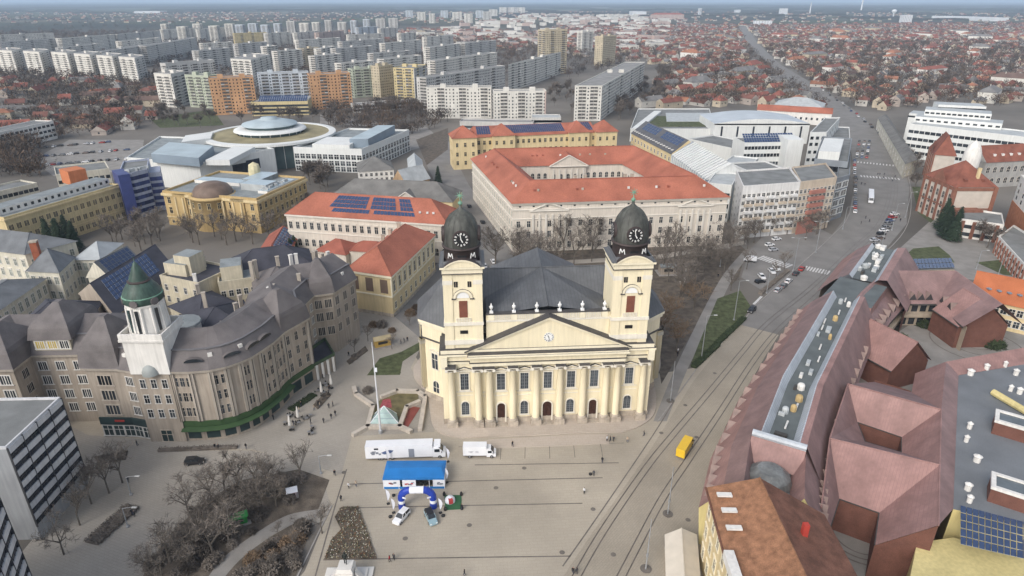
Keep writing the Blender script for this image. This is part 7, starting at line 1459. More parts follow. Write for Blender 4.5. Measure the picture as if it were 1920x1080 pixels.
spots = [p for p in TREESPOTS if not blocked(p, 4)] + fill([(-40, 215), (-40, 110), (290, 125), (300, 200), (800, 180), (1060, 150), (1240, 110), (1230, 90), (800, 70), (400, 60), (-40, 62)], 3600) + fill([(-30, 270), (-30, 130), (300, 140), (310, 235), (130, 262)], 420, 3) + fill([(-30, 335), (-30, 262), (130, 255), (60, 290), (90, 335)], 90, 3) + fill([(600, 240), (620, 205), (860, 190), (850, 225), (770, 262)], 120, 3) + fill([(1215, 200), (1260, 125), (1380, 95), (1420, 85), (1925, 78), (1925, 200), (1600, 205)], 2000) + fill([(900, 110), (1000, 50), (1925, 45), (1925, 85), (1250, 130)], 1300, 6) + fill([(-150, 62), (-150, 30), (900, 26), (760, 62)], 900, 6)
far_mesh(spots, 'city_treetops', 'brown leafless treetops spread among the far roofs')
wd = fill([(-300, 30), (-300, 10), (700, 8), (1400, 10), (2300, 10), (2300, 44), (1300, 34), (1000, 26), (500, 26)], 2600, 0)
def wood_mesh(spots):
    rnd = random.Random(5); b = MB(); m = mat('far_wood', (.042, .044, .034), .95, .3, .003)
    for p in spots:
        d = p.length; r = d * .009 * rnd.uniform(.6, 1.6) + 18; h = rnd.uniform(9, 15); n = 9; a0 = rnd.random(); ring = [(p.x + r * 3 * math.cos(a0 + 6.283 * j / n) * rnd.uniform(.7, 1.2), p.y + r * math.sin(a0 + 6.283 * j / n)) for j in range(n)]
        for j in range(n): q = ring[(j + 1) % n]; s_ = ring[j]; b.face([(s_[0], s_[1], 0), (q[0], q[1], 0), (p.x + (q[0] - p.x) * .8, p.y + (q[1] - p.y) * .8, h * rnd.uniform(.8, 1.1)), (p.x + (s_[0] - p.x) * .8, p.y + (s_[1] - p.y) * .8, h * rnd.uniform(.8, 1.1))], m)
        b.face([(p.x + (s_[0] - p.x) * .8, p.y + (s_[1] - p.y) * .8, h) for s_ in ring], m)
    tag(b.build('far_woodland'), 'dark woods towards the horizon', 'woods', kind='stuff')
wood_mesh(wd[:700])
# ================================================================== vehicles
def paint(name, c, r=.35): return mat('paint_' + name, c, r, .04, 1.0, spec=.5)
CARP = dict(white=paint('white', (.72, .72, .72)), black=paint('black', (.02, .02, .022)), grey=paint('grey', (.16, .165, .17)), silver=paint('silver', (.42, .43, .45)), red=paint('red', (.34, .03, .025)), blue=paint('blue', (.05, .08, .17)), teal=paint('pale teal', (.25, .36, .40)), brown=paint('brown', (.14, .1, .08)))
V_gl = mat('car_glass', (.02, .025, .03), .1, .1, spec=.6); V_ty = mat('tyre_rubber', (.02, .02, .02), .9, .1); V_rim = mat('wheel_rim', (.35, .35, .36), .4, .1, metal=.6); V_lt = mat('headlight', (.7, .7, .68), .2, .05); V_tl = mat('tail_light', (.35, .02, .02), .3, .05); V_dk = mat('black_trim', (.025, .025, .025), .6, .1)
WHEEL = {}
def wheel_mesh(r, w):
    if (r, w) not in WHEEL:
        b = MB(); b.tube((0, -w / 2, 0), (0, w / 2, 0), r, r, V_ty, 14); c = MB(); c.tube((0, -w / 2 - .015, 0), (0, w / 2 + .015, 0), r * .6, r * .6, V_rim, 10); WHEEL[r, w] = (b.mesh('tyre'), c.mesh('rim'))
    return WHEEL[r, w]
def car_parts(paintm, L_=4.4, W_=1.8, Hh=1.5, suv=False, roofm=None):
    """body and glass meshes from cross-sections along the length (x forward)"""
    k = 1.1 if suv else 1.0; xs = [-.5, -.47, -.36, -.18, .06, .22, .47, .5]; zt = [.55, .92, .95, .95, .95, .92, .74, .5]; lo = .28; b = MB(); secs = []
    for x, z in zip(xs, zt):
        w = W_ / 2 * (.86 if abs(x) > .48 else 1.0); z = z * k; secs.append([(x * L_, -w * .96, lo), (x * L_, -w, lo + (z - lo) * .55), (x * L_, -w * .93, z), (x * L_, w * .93, z), (x * L_, w, lo + (z - lo) * .55), (x * L_, w * .96, lo)])
    for s0, s1 in zip(secs, secs[1:]):
        for j in range(6): b.face([s0[j], s1[j], s1[(j + 1) % 6], s0[(j + 1) % 6]], paintm)
    b.face(secs[0], paintm); b.face(secs[-1][::-1], paintm)
    body = b.mesh('body', smooth=False); g = MB(); zb = .93 * k; rx = [(-.46, zb), (-.36, Hh - .06), (-.10, Hh), (.06, Hh - .04), (.24, zb)] if not suv else [(-.48, zb), (-.43, Hh - .06), (-.1, Hh), (.06, Hh - .04), (.22, zb)]
    sd = []
    for x, z in rx: w = W_ / 2 * (.93 - .17 * (z - zb) / (Hh - zb)); sd.append(((x * L_, -w, z), (x * L_, w, z)))
    for (a, c), (d, e) in zip(sd, sd[1:]): g.face([a, c, e, d], V_gl)
    g.face([s[0] for s in sd], V_gl); g.face([s[1] for s in sd][::-1], V_gl); glassm = g.mesh('window_glass')
    r = MB(); pts = rx[1:4]
    for (x0, z0), (x1, z1) in zip(pts, pts[1:]):
        w0, w1 = (W_ / 2 * (.93 - .17 * (z - zb) / (Hh - zb)) for z in (z0, z1)); r.face([(x0 * L_, -w0, z0 + .02), (x1 * L_, -w1, z1 + .02), (x1 * L_, w1, z1 + .02), (x0 * L_, w0, z0 + .02)], roofm or paintm)
    for s_ in (-1, 1):
        for x, z, x2, z2 in ((rx[0][0], rx[0][1], rx[1][0], rx[1][1]), (rx[3][0], rx[3][1], rx[4][0], rx[4][1]), (-.1, zb, -.1, Hh - .03)):
            w0, w1 = (W_ / 2 * (.945 - .17 * (q - zb) / (Hh - zb)) for q in (z, z2)); r.tube((x * L_, s_ * w0, z), (x2 * L_, s_ * w1, z2), .05, .05, paintm, 4, False)
    lt = MB(); lt.box((0, 0, 0), (.12, .36, .14), V_lt); tl = MB(); tl.box((0, 0, 0), (.1, .3, .18), V_tl)
    return dict(body=body, glass=glassm, roof=r.mesh('roof'), light=lt.mesh('headlight'), tail=tl.mesh('tail_light'), L=L_, W=W_)
CARM = {}
def add(name, me, e, loc=(0, 0, 0)): o = bpy.data.objects.new(name, me); COL.objects.link(o); o.parent = e; o.location = loc; return o
def car(px, py, heading, colour, label, group=None, suv=False, z=.055, far=False, roofm=None, L_=4.4):
    key = (colour, suv, roofm, L_)
    if key not in CARM: CARM[key] = car_parts(CARP[colour], L_, 1.82, 1.68 if suv else 1.46, suv, CARP[roofm] if roofm else None)
    m = CARM[key]; p = G(px, py); e = empty('car', (p.x, p.y, z), label, 'car', group, heading); add('body', m['body'], e); add('window_glass', m['glass'], e); add('roof_panel', m['roof'], e)
    ty, rim = wheel_mesh(.33, .22)
    for x in (-.31, .31):
        for y in (-.46, .46):
            w = add('wheel', ty, e, (x * m['L'], y * m['W'], .33))
            if not far: add('rim', rim, w)
    if not far:
        for y in (-.34, .34): add('headlight', m['light'], e, (m['L'] * .485, y * m['W'], .66)); add('tail_light', m['tail'], e, (-m['L'] * .485, y * m['W'], .78))
    return e
def aim(a, b_): d = G(*b_) - G(*a); return math.atan2(d.y, d.x)
car(753, 973, aim((767, 958), (740, 988)), 'white', 'white crossover car with black rear spoiler parked before the inflatable arch', suv=True); car(808, 974, aim((800, 958), (815, 990)), 'teal', 'pale blue car with a dark glass roof parked before the inflatable arch', suv=True, roofm='black')
car(366, 869, aim((345, 870), (386, 867)), 'black', 'black car driving past the park thicket', suv=True); car(1409, 584, aim((1400, 592), (1420, 574)) + math.pi, 'black', 'black car on the road beside the lawn', suv=True)
av = aim((1440, 560), (1500, 505))
for i, (x, y, c, a) in enumerate(((1458, 546, 'silver', av), (1469, 538, 'grey', av), (1478, 529, 'white', av), (1492, 515, 'black', av), (1503, 506, 'red', av))): car(x, y, a, c, '%s car, %s in the kerbside row by the car park' % (c if c != 'black' else 'dark', ('first', 'second', 'third', 'fourth', 'last')[i]), 'kerbside row', far=i > 3)
for i, (x, y, c) in enumerate(((1428, 521, 'white'), (1447, 511, 'white'), (1456, 505, 'white'), (1443, 461, 'white'), (1456, 450, 'white'), (1425, 530, 'black'), (1450, 470, 'silver'))): car(x, y, aim((1420, 510), (1440, 530)) if i < 3 else aim((1430, 462), (1460, 458)), c, '%s car in the small car park, %s' % (c, ('nearest the hedge', 'middle of three', 'rear of three', 'beside the apartment yard', 'by the apartment hedge', 'in the shade of the hedge', 'beyond the crossing')[i]), 'small car park', far=i > 2)
cc = ['white', 'grey', 'black', 'silver', 'blue', 'white', 'black', 'red', 'grey', 'brown']
random.seed(17)
for i, (x, y) in enumerate(((1628, 487), (1636, 479), (1632, 470), (1644, 462), (1650, 448), (1652, 440), (1657, 434), (1661, 428), (1665, 421), (1669, 415), (1673, 409), (1677, 403), (1640, 452))): car(x, y, aim((1640, 460), (1668, 458)), cc[(i * 3 + 7) % 10], '%s car, %s in the slanted row by the school lawn' % (cc[(i * 3 + 7) % 10], ORD[i]), 'cars by the school lawn', far=True)
for i in range(13): car(1603 - (i > 8) * 2 + i * .1, 398 - i * 8, aim((1602, 400), (1604, 340)), cc[(i * 7) % 10], '%s car, %s from the near end along the left kerb of the avenue bend' % (cc[(i * 7) % 10], ORD[i]), 'cars along the avenue bend', far=True)
for i in range(18): car(1606 + (i % 3) * 9 + i * .35, 296 - (i // 3) * 6, aim((1610, 295), (1616, 270)), cc[(i * 3 + 1) % 10], '%s car in the avenue parking island, %s of its row of three' % (cc[(i * 3 + 1) % 10], ORD[i % 3]), 'cars in the avenue island', far=True)
for i in range(26): t = i / 26; car(1700 - 170 * t + (i % 2) * 4, 300 - 138 * t ** .9 - 2, aim((1640, 240), (1600, 212)), cc[(i * 7 + 2) % 10], '%s car, %s from the near end along the right kerb of the far avenue' % (cc[(i * 7 + 2) % 10], ORD[i]), 'cars far up the avenue', far=True)
for i in range(34): x, y = 70 + (i % 12) * 15 + random.uniform(-3, 3), 312 - (i // 12) * 17 - (i % 12) * 1.2; car(x, y, aim((100, 300), (120, 290)) + random.choice((0, 1.57)), cc[(i * 7 + 3) % 10], '%s car, %s from the left in the %s row of the left car park' % (cc[(i * 7 + 3) % 10], ORD[i % 12], ('front', 'middle', 'rear')[i // 12]), 'cars in the left car park', far=True)
for i, (x, y) in enumerate(((905, 418), (880, 388), (908, 500), (925, 492))): car(x, y, aim((905, 418), (880, 380)), ('black', 'black', 'silver', 'white')[i], ('dark car driving up the school street', 'dark car farther up the school street', 'silver car parked at the garden end of the school street', 'white car parked at the garden end of the school street')[i], far=True)
for i, (x, y, c) in enumerate(((1893, 612, 'white'), (1915, 618, 'white'))): car(x, y, R(60), c, ('white car by the yellow canopy', 'white car at the right edge of the courtyard')[i], far=True)
def boxvan(p0, p1, W_, Hh, paintm, label, cab=2.0, name='box_van', cat='van', one=False, z=.055, low=.7):
    A, B_ = G(*p0), G(*p1); d = B_ - A; L_ = d.length; e = empty(name, (*((A + B_) / 2), z), label, cat, None, math.atan2(d.y, d.x)); T = lambda mb, n, par=None: add(n, mb.mesh(n), par or e)
    bx = L_ - cab; b = MB(); b.box((-L_ / 2 + bx / 2, 0, low + (Hh - low) / 2), (bx, W_, Hh - low), paintm); body = T(b, 'cargo_box')
    for s_ in (-1, 1): T(MB().box((-L_ / 2 + bx / 2, s_ * (W_ / 2 + .02), low + .05), (bx, .04, .1), V_rim), 'rail', body)
    T(MB().box((-.2, 0, low - .12), (L_ * .86, W_ * .7, .25), V_dk), 'chassis'); ch = Hh * (.98 if one else .78); x0 = L_ / 2 - cab; c = MB(); S = [(x0, .35), (x0, ch), (x0 + cab * .45, ch), (L_ / 2 - .45, ch * .58), (L_ / 2, ch * .5), (L_ / 2, .4)] if not one else [(x0, .35), (x0, ch), (x0 + cab * .5, ch), (L_ / 2 - .05, ch * .5), (L_ / 2, .4)]
    w = W_ / 2 * .96; n = len(S)
    for i in range(n): (xa, za), (xb, zb) = S[i], S[(i + 1) % n]; c.face([(xa, -w, za), (xa, w, za), (xb, w, zb), (xb, -w, zb)], paintm)
    c.face([(x, -w, q) for x, q in S[::-1]], paintm); c.face([(x, w, q) for x, q in S], paintm); cb = T(c, 'cab')
    (xa, za), (xb, zb) = S[2], S[3]; nrm = Vector((za - zb, 0, xb - xa)).normalized() * .02; u0, u1 = .08, .92; g = MB(); g.face([(xa + (xb - xa) * u + nrm.x, y, za + (zb - za) * u + nrm.z) for u, y in ((u0, -w * .88), (u0, w * .88), (u1, w * .92), (u1, -w * .92))], V_gl); T(g, 'windscreen', cb)
    for s_ in (-1, 1): T(MB().box((x0 + cab * .35, s_ * (w + .01), ch * .72), (cab * .42, .03, ch * .26), V_gl), 'side_window', cb); T(MB().box((L_ / 2 - .02, s_ * w * .75, ch * .34), (.1, .35, .2), V_lt), 'headlight', cb); T(MB().box((x0 + cab * .7, s_ * (w + .18), ch * .62), (.12, .22, .4), V_dk), 'mirror', cb)
    ty, rim = wheel_mesh(.42, .28)
    for x in (-L_ / 2 + L_ * .2, L_ / 2 - cab * .45):
        for s_ in (-1, 1): q = add('wheel', ty, e, (x, s_ * W_ * .44, .42)); add('rim', rim, q)
    return e, body, L_, bx
def logo(e, parent, x, z, y, w, h, m, seed):
    rnd = random.Random(seed); b = MB()
    for i in range(7): b.box((x + rnd.uniform(-w / 2, w / 2), y, z + rnd.uniform(-h / 3, h / 3)), (w * rnd.uniform(.15, .35), .02, h * rnd.uniform(.2, .5)), m)
    o = add('printed_emblem', b.mesh('printed_emblem'), parent); o['kind'] = 'stuff'
# curtain trailer truck
W_p = mat('truck_white', (.74, .75, .77), .4, .04, .5); W_bl = mat('print_blue', (.10, .14, .26), .5, .1); W_rd = mat('print_red', (.45, .06, .06), .5, .1); W_gy = mat('print_grey', (.22, .24, .28), .5, .15)
e, tb_, L_, bx = boxvan((688, 858), (836, 853), 2.55, 4.0, W_p, 'white articulated truck with printed trailer parked behind the blue tent', 3.0, 'truck', 'truck', low=.55)
logo(e, tb_, -bx * .42 , 2.2, -1.30, 2.4, 1.2, W_gy, 1); d = MB(); d.face([(x * 1.15 - bx * .16 - L_ / 2 + bx / 2 - .2, -1.29, 2.3 + z) for x, z in ((-1.3, -.1), (-.7, -.6), (.2, -.5), (1.0, 0), (1.3, .5), (.5, .6), (-.5, .35))], W_bl); add('printed_map', d.mesh('printed_map'), tb_)
add('trailer_door', MB().box((L_ / 2 - 3.0 - 5.0, -1.3, 1.9), (1.3, .06, 2.3), W_gy).mesh('trailer_door'), tb_); add('info_board', MB().box((L_ / 2 - 3.0 - 3.6, -1.3, 2.0), (1.1, .05, 2.1), W_p).mesh('info_board'), tb_); add('small_window', MB().box((-L_ / 2 + 2.6, -1.29, 3.3), (1.0, .04, .45), V_gl).mesh('small_window'), tb_); add('wind_deflector', MB().box((L_ / 2 - 1.9, 0, 3.5), (1.5, 2.2, .8), W_p).mesh('wind_deflector'), e)
ty, rim = wheel_mesh(.5, .3)
for x in (-.25, -.33, -.17): 
    for s_ in (-1, 1): q = add('wheel', ty, e, (x * L_, s_ * 1.05, .5)); add('rim', rim, q)
e, tb_, L_, bx = boxvan((869, 854), (930, 854), 2.2, 3.2, W_p, 'white box van parked before the church terrace', 2.2); logo(e, tb_, -1.3, 1.9, -1.12, 2.2, .5, mat('print_faint', (.5, .52, .55), .5, .1), 4)
e, tb_, L_, bx = boxvan((1274, 862), (1292, 832), 2.1, 2.9, paint('taxi yellow', (.72, .46, .03)), 'yellow van on the tram tracks right of the square', 1.9, one=True)
boxvan((1418, 492), (1394, 489), 2.0, 2.4, W_p, 'white minibus at the edge of the small car park', 1.6, name='minibus', one=True, z=.06); boxvan((1888, 603), (1893, 620), 2.0, 2.3, W_p, 'white delivery van beside the yellow canopy on the right', 1.6, one=True, z=.06)
boxvan((1632, 364), (1632, 382), 2.5, 3.0, W_p, 'white long bus standing at the avenue stop', 2.0, name='bus', cat='bus', one=True, z=.06)
# ================================================================== event on the square
E_bl = mat('tent_blue', (.02, .17, .46), .6, .1, .4); E_ar = mat('arch_blue', (.02, .05, .33), .4, .08, .5); E_wh = mat('inflatable_white', (.72, .74, .78), .5, .04)
tA, tB = G(720, 917), G(834, 916); te_ = (tB - tA).normalized(); tn_ = Vector((-te_.y, te_.x)); tL = (tB - tA).length; tang_ = math.atan2(te_.y, te_.x); DP = 5.9
TN = empty('promotion_tent', (*((tA + tB) / 2 + tn_ * DP / 2), .05), 'bright blue double promotion tent in front of the white truck', 'tent')
Lp = lambda u, v, z: (*(tA + te_ * u + tn_ * v), z)
for k in range(2):
    u0, u1 = tL * k / 2, tL * (k + 1) / 2; um = (u0 + u1) / 2; b = MB(); c = [Lp(u0 - .1, -.1, 3.0), Lp(u1 + .0, -.1, 3.0), Lp(u1 + .0, DP + .1, 3.0), Lp(u0 - .1, DP + .1, 3.0)]; r0, r1 = Lp(u0 + (.9 if k == 0 else 0), DP * .5, 3.5), Lp(u1 - (.9 if k else 0), DP * .5, 3.5)
    b.face([c[0], c[1], r1, r0], E_bl); b.face([c[2], c[3], r0, r1], E_bl); b.face([c[1], c[2], r1], E_bl); b.face([c[3], c[0], r0], E_bl); b.build('canopy', TN)
    v = MB(); v.face([Lp(u0 - .1, -.12, 2.6), Lp(u1, -.12, 2.6), Lp(u1, -.12, 3.0), Lp(u0 - .1, -.12, 3.0)], E_bl); v.build('valance', TN)
for u in (0, tL * .25, tL * .5, tL * .75, tL):
    for v in (0, DP): MB().box(Lp(u, v, 1.5), (.12, .12, 3.0), E_wh, tang_).build('pole', TN)
for u0, u1, pr in ((.0, 3.7, W_rd), (4.2, 7.2, W_rd), (11.0, tL, W_gy)):
    p = MB(); p.box(Lp((u0 + u1) / 2, -.02, 1.45), (u1 - u0, .06, 2.1), E_wh, tang_); o = p.build('side_panel', TN); q = MB()
    rnd = random.Random(int(u0 * 9)); 
    for i in range(6): q.box(Lp((u0 + u1) / 2 + rnd.uniform(-.9, .9), -.07, 1.5 + rnd.uniform(-.3, .3)), (rnd.uniform(.3, .7), .03, rnd.uniform(.2, .45)), pr if i % 2 else W_gy, tang_)
    q.build('printed_emblem', o)['kind'] = 'stuff'
for v0 in (.5,): MB().box(Lp(tL / 2, -.03, .35), (tL, .05, .6), E_bl, tang_).build('skirt', TN)
MB().box(Lp(tL, DP / 2, 1.5), (.05, DP, 2.6), E_wh, tang_).build('end_panel', TN); MB().box(Lp(0, DP / 2, 1.5), (.05, DP, 2.6), E_bl, tang_).build('end_panel', TN); MB().box(Lp(tL / 2, DP, 1.5), (tL, .05, 2.8), E_bl, tang_).build('back_panel', TN)
for i in range(3): MB().box(Lp(8.2 + i * .9, 1.2, .5), (.6, .5, 1.0), V_dk, tang_).build('counter', TN)
aA, aB = G(754, 952), G(813, 951); AR = empty('inflatable_arch', (*((aA + aB) / 2), .05), 'blue and white inflatable arch in front of the blue tent', 'arch'); ae = (aB - aA).normalized(); aL = (aB - aA).length; RA = .78
def abend(pts, m, nm):
    b = MB(); n = 12; rows_ = []
    for i, (u, z) in enumerate(pts):
        a, c = pts[max(i - 1, 0)], pts[min(i + 1, len(pts) - 1)]; d = Vector((c[0] - a[0], c[1] - a[1])).normalized(); nn = Vector((-d.y, d.x)); o = aA + ae * u; side = Vector((-ae.y, ae.x))
        rows_.append([(o.x + ae.x * nn.x * RA * math.cos(t) + side.x * RA * math.sin(t), o.y + ae.y * nn.x * RA * math.cos(t) + side.y * RA * math.sin(t), z + nn.y * RA * math.cos(t)) for t in (6.283 * j / n for j in range(n))])
    for r0, r1 in zip(rows_, rows_[1:]):
        for j in range(n): b.face([r0[j], r0[(j + 1) % n], r1[(j + 1) % n], r1[j]], m)
    b.face(rows_[0], m); b.face(rows_[-1], m); return b.build(nm, AR, True)
for s_ in (0, 1):
    q = lambda u: u if s_ == 0 else aL - u
    abend([(q(0), .05), (q(0), 1.5)], E_ar, 'leg'); abend([(q(0), 1.5), (q(0), 2.3)], E_wh, 'leg_band'); abend([(q(0), 2.3), (q(.05), 3.2), (q(.3), 3.9), (q(.9), 4.45), (q(1.5), 4.75), (q(1.9), 4.8)], E_ar, 'shoulder'); p = aA + ae * q(.5); MB().box((p.x, p.y - .72, 3.4), (1.3, .12, .35), E_wh, .4 if s_ else -.4).build('stripe', AR)
abend([(1.9, 4.8), (aL / 2, 4.85), (aL - 1.9, 4.8)], E_wh, 'cross_tube')
# flags
M_fl = mat('flag_white', (.70, .71, .76), .7, .08)
for i, (x, y, lean, c) in enumerate(((728, 945, -1, 'front left, by the arch leg'), (738, 962, -.9, 'nearest of the left pair'), (826, 962, -1.0, 'leaning beside the right arch leg'), (838, 905, -.8, 'at the right end of the blue tent'), (840, 866, -.9, 'between truck cab and tent'), (728, 868, -.9, 'behind the left end of the tent'))):
    p = G(x, y); F_ = empty('beach_flag', (p.x, p.y, .05), 'white feather flag ' + c, 'flag', 'feather flags'); MB().tube((p.x, p.y, .05), (p.x + lean * .35, p.y, 4.0), .04, .025, V_rim, 6).build('pole', F_); b = MB(); n = 8
    L1 = [(p.x + lean * (.35 * z / 4), p.y, z) for z in (1.0, 1.8, 2.6, 3.4, 4.0)]; L2 = [(a - lean * w, b_ + .15 * w, z) for (a, b_, z), w in zip(L1, (.15, .55, .75, .6, .1))]
    for j in range(4): b.face([L1[j], L2[j], L2[j + 1], L1[j + 1]], M_fl)
    b.build('sail', F_); MB().box((p.x, p.y, .12), (.6, .6, .14), V_dk, .4).build('base', F_)
mt = empty('green_mat', (*G(850, 942), .05), 'green play mat with dark corner posts beside the arch', 'mat'); mq = GP([(835, 957), (866, 955), (865, 929), (833, 929)]); MB().prism(mq, .05, .12, mat('turf_mat', (.035, .11, .05), .95, .15, .5)).build('turf', mt)
for p in mq: MB().lathe([(.35, .1), (.35, .5), (.2, 1.0), (0, 1.05)], V_dk, 8, (p.x, p.y)).build('corner_post', mt)
p = G(844, 940); bl = empty('play_dome', (p.x, p.y, .12), 'red and white inflatable dome on the green mat', 'inflatable'); MB().lathe([(1.15, .12), (1.1, .7), (.7, 1.2), (0, 1.4)], E_wh, 12, (p.x, p.y)).build('dome', bl, True); MB().box((p.x + .2, p.y - .7, .75), (.9, .9, 1.0), W_rd, .3).build('entrance', bl)
for i, (x, y, s_) in enumerate(((738, 930, .4), (732, 970, .4), (831, 968, .4), (1107, 890, .3))): p = G(x, y); tag(MB().lathe([(.5 * s_ + .1, .05), (.5 * s_ + .1, .35), (.2, .5), (0, .52)], V_dk, 8).mesh('x') and inst('ballast_weight', MB().lathe([(.4, 0), (.4, .3), (.15, .45), (0, .47)], V_dk, 8).mesh('ballast_weight'), None, (p.x, p.y, .05)), ('dark round weight behind the left flag', 'dark round weight left of the white car', 'dark round weight right of the pale car', 'small dark box on the open square')[i], 'weight')
# flower bed
fb = GP([(608, 1050), (622, 1012), (640, 994), (628, 970), (640, 952), (672, 951), (690, 1000), (706, 1048)]); FBd = empty('flower_bed', (*G(655, 1005), .03), 'irregular flower bed speckled with pale blooms on the square', 'flower bed'); fbm = MB(); fbm.prism(fb if sum(fb[i].x * fb[i - 1].y - fb[i - 1].x * fb[i].y for i in range(len(fb))) < 0 else fb[::-1], .03, .22, M_soil); fbm.build('soil', FBd)
rnd = random.Random(9); fl = MB(); lf_ = MB(); FC = [mat('bloom_' + k, c, .8, .1) for k, c in dict(white=(.5, .48, .4), straw=(.36, .32, .2), rust=(.2, .1, .05)).items()]; x0, x1, y0, y1 = min(p.x for p in fb), max(p.x for p in fb), min(p.y for p in fb), max(p.y for p in fb)
for i in range(3200):
    p = Vector((rnd.uniform(x0, x1), rnd.uniform(y0, y1)))
    if not inside(p, fb): continue
    z = rnd.uniform(.28, .45); s_ = rnd.uniform(.07, .14)
    if i % 5 == 0: fl.box((p.x, p.y, z), (s_ * 1.2, s_ * 1.2, s_), rnd.choice(FC), rnd.random())
    else: a = rnd.random() * 6.28; lf_.face([(p.x, p.y, .2), (p.x + .25 * math.cos(a), p.y + .25 * math.sin(a), z), (p.x + .22 * math.cos(a + .8), p.y + .22 * math.sin(a + .8), z)], T_twb if i % 3 else T_hedge)
fl.build('blooms', FBd)['kind'] = 'stuff'; lf_.build('leaves', FBd)['kind'] = 'stuff'
# ================================================================== people
def figure(seed, jacket, legs, stride=.22, arm=.2):
    """one continuous skinned body, coloured by height"""
    V = dict(pel=(0, 0, .95), ch=(0, 0, 1.3), nk=(0, 0, 1.5), hd=(0, .02, 1.66), tp=(0, .01, 1.76), hl=(-.1, 0, .9), kl=(-.11, stride * .5, .5), fl=(-.11, stride * -.1 + .05, .08), tl=(-.11, stride * -.1 + .2, .03), hr=(.1, 0, .9), kr=(.11, -stride * .1, .5), fr=(.11, -stride, .1), tr=(.11, -stride + .14, .03), sl=(-.2, 0, 1.43), el=(-.25, -arm * .5, 1.15), wl=(-.24, arm * .2, .92), nl=(-.24, arm * .4, .82), sr=(.2, 0, 1.43), er=(.25, arm * .4, 1.15), wr=(.24, arm * .8, .93), nr=(.24, arm, .83))
    E_ = [('pel', 'ch'), ('ch', 'nk'), ('nk', 'hd'), ('hd', 'tp'), ('pel', 'hl'), ('hl', 'kl'), ('kl', 'fl'), ('fl', 'tl'), ('pel', 'hr'), ('hr', 'kr'), ('kr', 'fr'), ('fr', 'tr'), ('ch', 'sl'), ('sl', 'el'), ('el', 'wl'), ('wl', 'nl'), ('ch', 'sr'), ('sr', 'er'), ('er', 'wr'), ('wr', 'nr')]
    rad = dict(pel=.16, ch=.19, nk=.065, hd=.105, tp=.07, hl=.11, kl=.07, fl=.05, tl=.045, hr=.11, kr=.07, fr=.05, tr=.045, sl=.08, el=.06, wl=.045, nl=.04, sr=.08, er=.06, wr=.045, nr=.04)
    ks = list(V); me = bpy.data.meshes.new('person'); me.from_pydata([V[k] for k in ks], [(ks.index(a), ks.index(b_)) for a, b_ in E_], []); o = bpy.data.objects.new('person_rig', me); COL.objects.link(o)
    o.modifiers.new('skin', 'SKIN'); 
    for i, k in enumerate(ks): me.skin_vertices[0].data[i].radius = (rad[k], rad[k] * (.8 if k in ('ch', 'pel') else 1)); me.skin_vertices[0].data[i].use_root = k == 'pel'
    sb = o.modifiers.new('sub', 'SUBSURF'); sb.levels = 1; sb.render_levels = 1; dg = bpy.context.evaluated_depsgraph_get(); m2 = bpy.data.meshes.new_from_object(o.evaluated_get(dg)); bpy.data.objects.remove(o)
    m2.materials.clear(); skin = mat('skin', (.45, .28, .2), .7, .05); hair = mat('hair_dark', (.05, .035, .025), .8, .1)
    for x in (skin, jacket, legs, hair, V_dk): m2.materials.append(x)
    for f in m2.polygons: c = f.center; f.material_index = 4 if c.z < .1 else 2 if c.z < .9 else (0 if (c.z > 1.5 and c.y > .0 and c.z < 1.71) or (abs(c.x) > .17 and c.z < .9) else 3 if c.z > 1.58 else 1); f.use_smooth = True
    return m2
cl_ = lambda n, c: mat('cloth_' + n, c, .9, .1, 2.0)
FIG = [figure(i, cl_(a, c), cl_(b_, d), s_, ar) for i, (a, c, b_, d, s_, ar) in enumerate((('black', (.02, .02, .022), 'navy', (.03, .035, .06), .3, .2), ('dark grey', (.06, .06, .065), 'black', (.02, .02, .022), .12, .05), ('red', (.3, .03, .04), 'dark', (.03, .03, .03), .25, .2), ('beige', (.4, .33, .25), 'jeans', (.08, .1, .15), .28, .18), ('white', (.6, .6, .6), 'black', (.02, .02, .022), .2, .1)))]
CLO = ('black jacket', 'dark grey coat', 'red jacket', 'beige coat', 'white top')
random.seed(23)
def person(x, y, k, where, z=.05): p = G(x, y); o = inst('person', FIG[k], None, (p.x, p.y, z), random.random() * 6.28); tag(o, 'person in %s %s' % (CLO[k], where), 'person'); return o
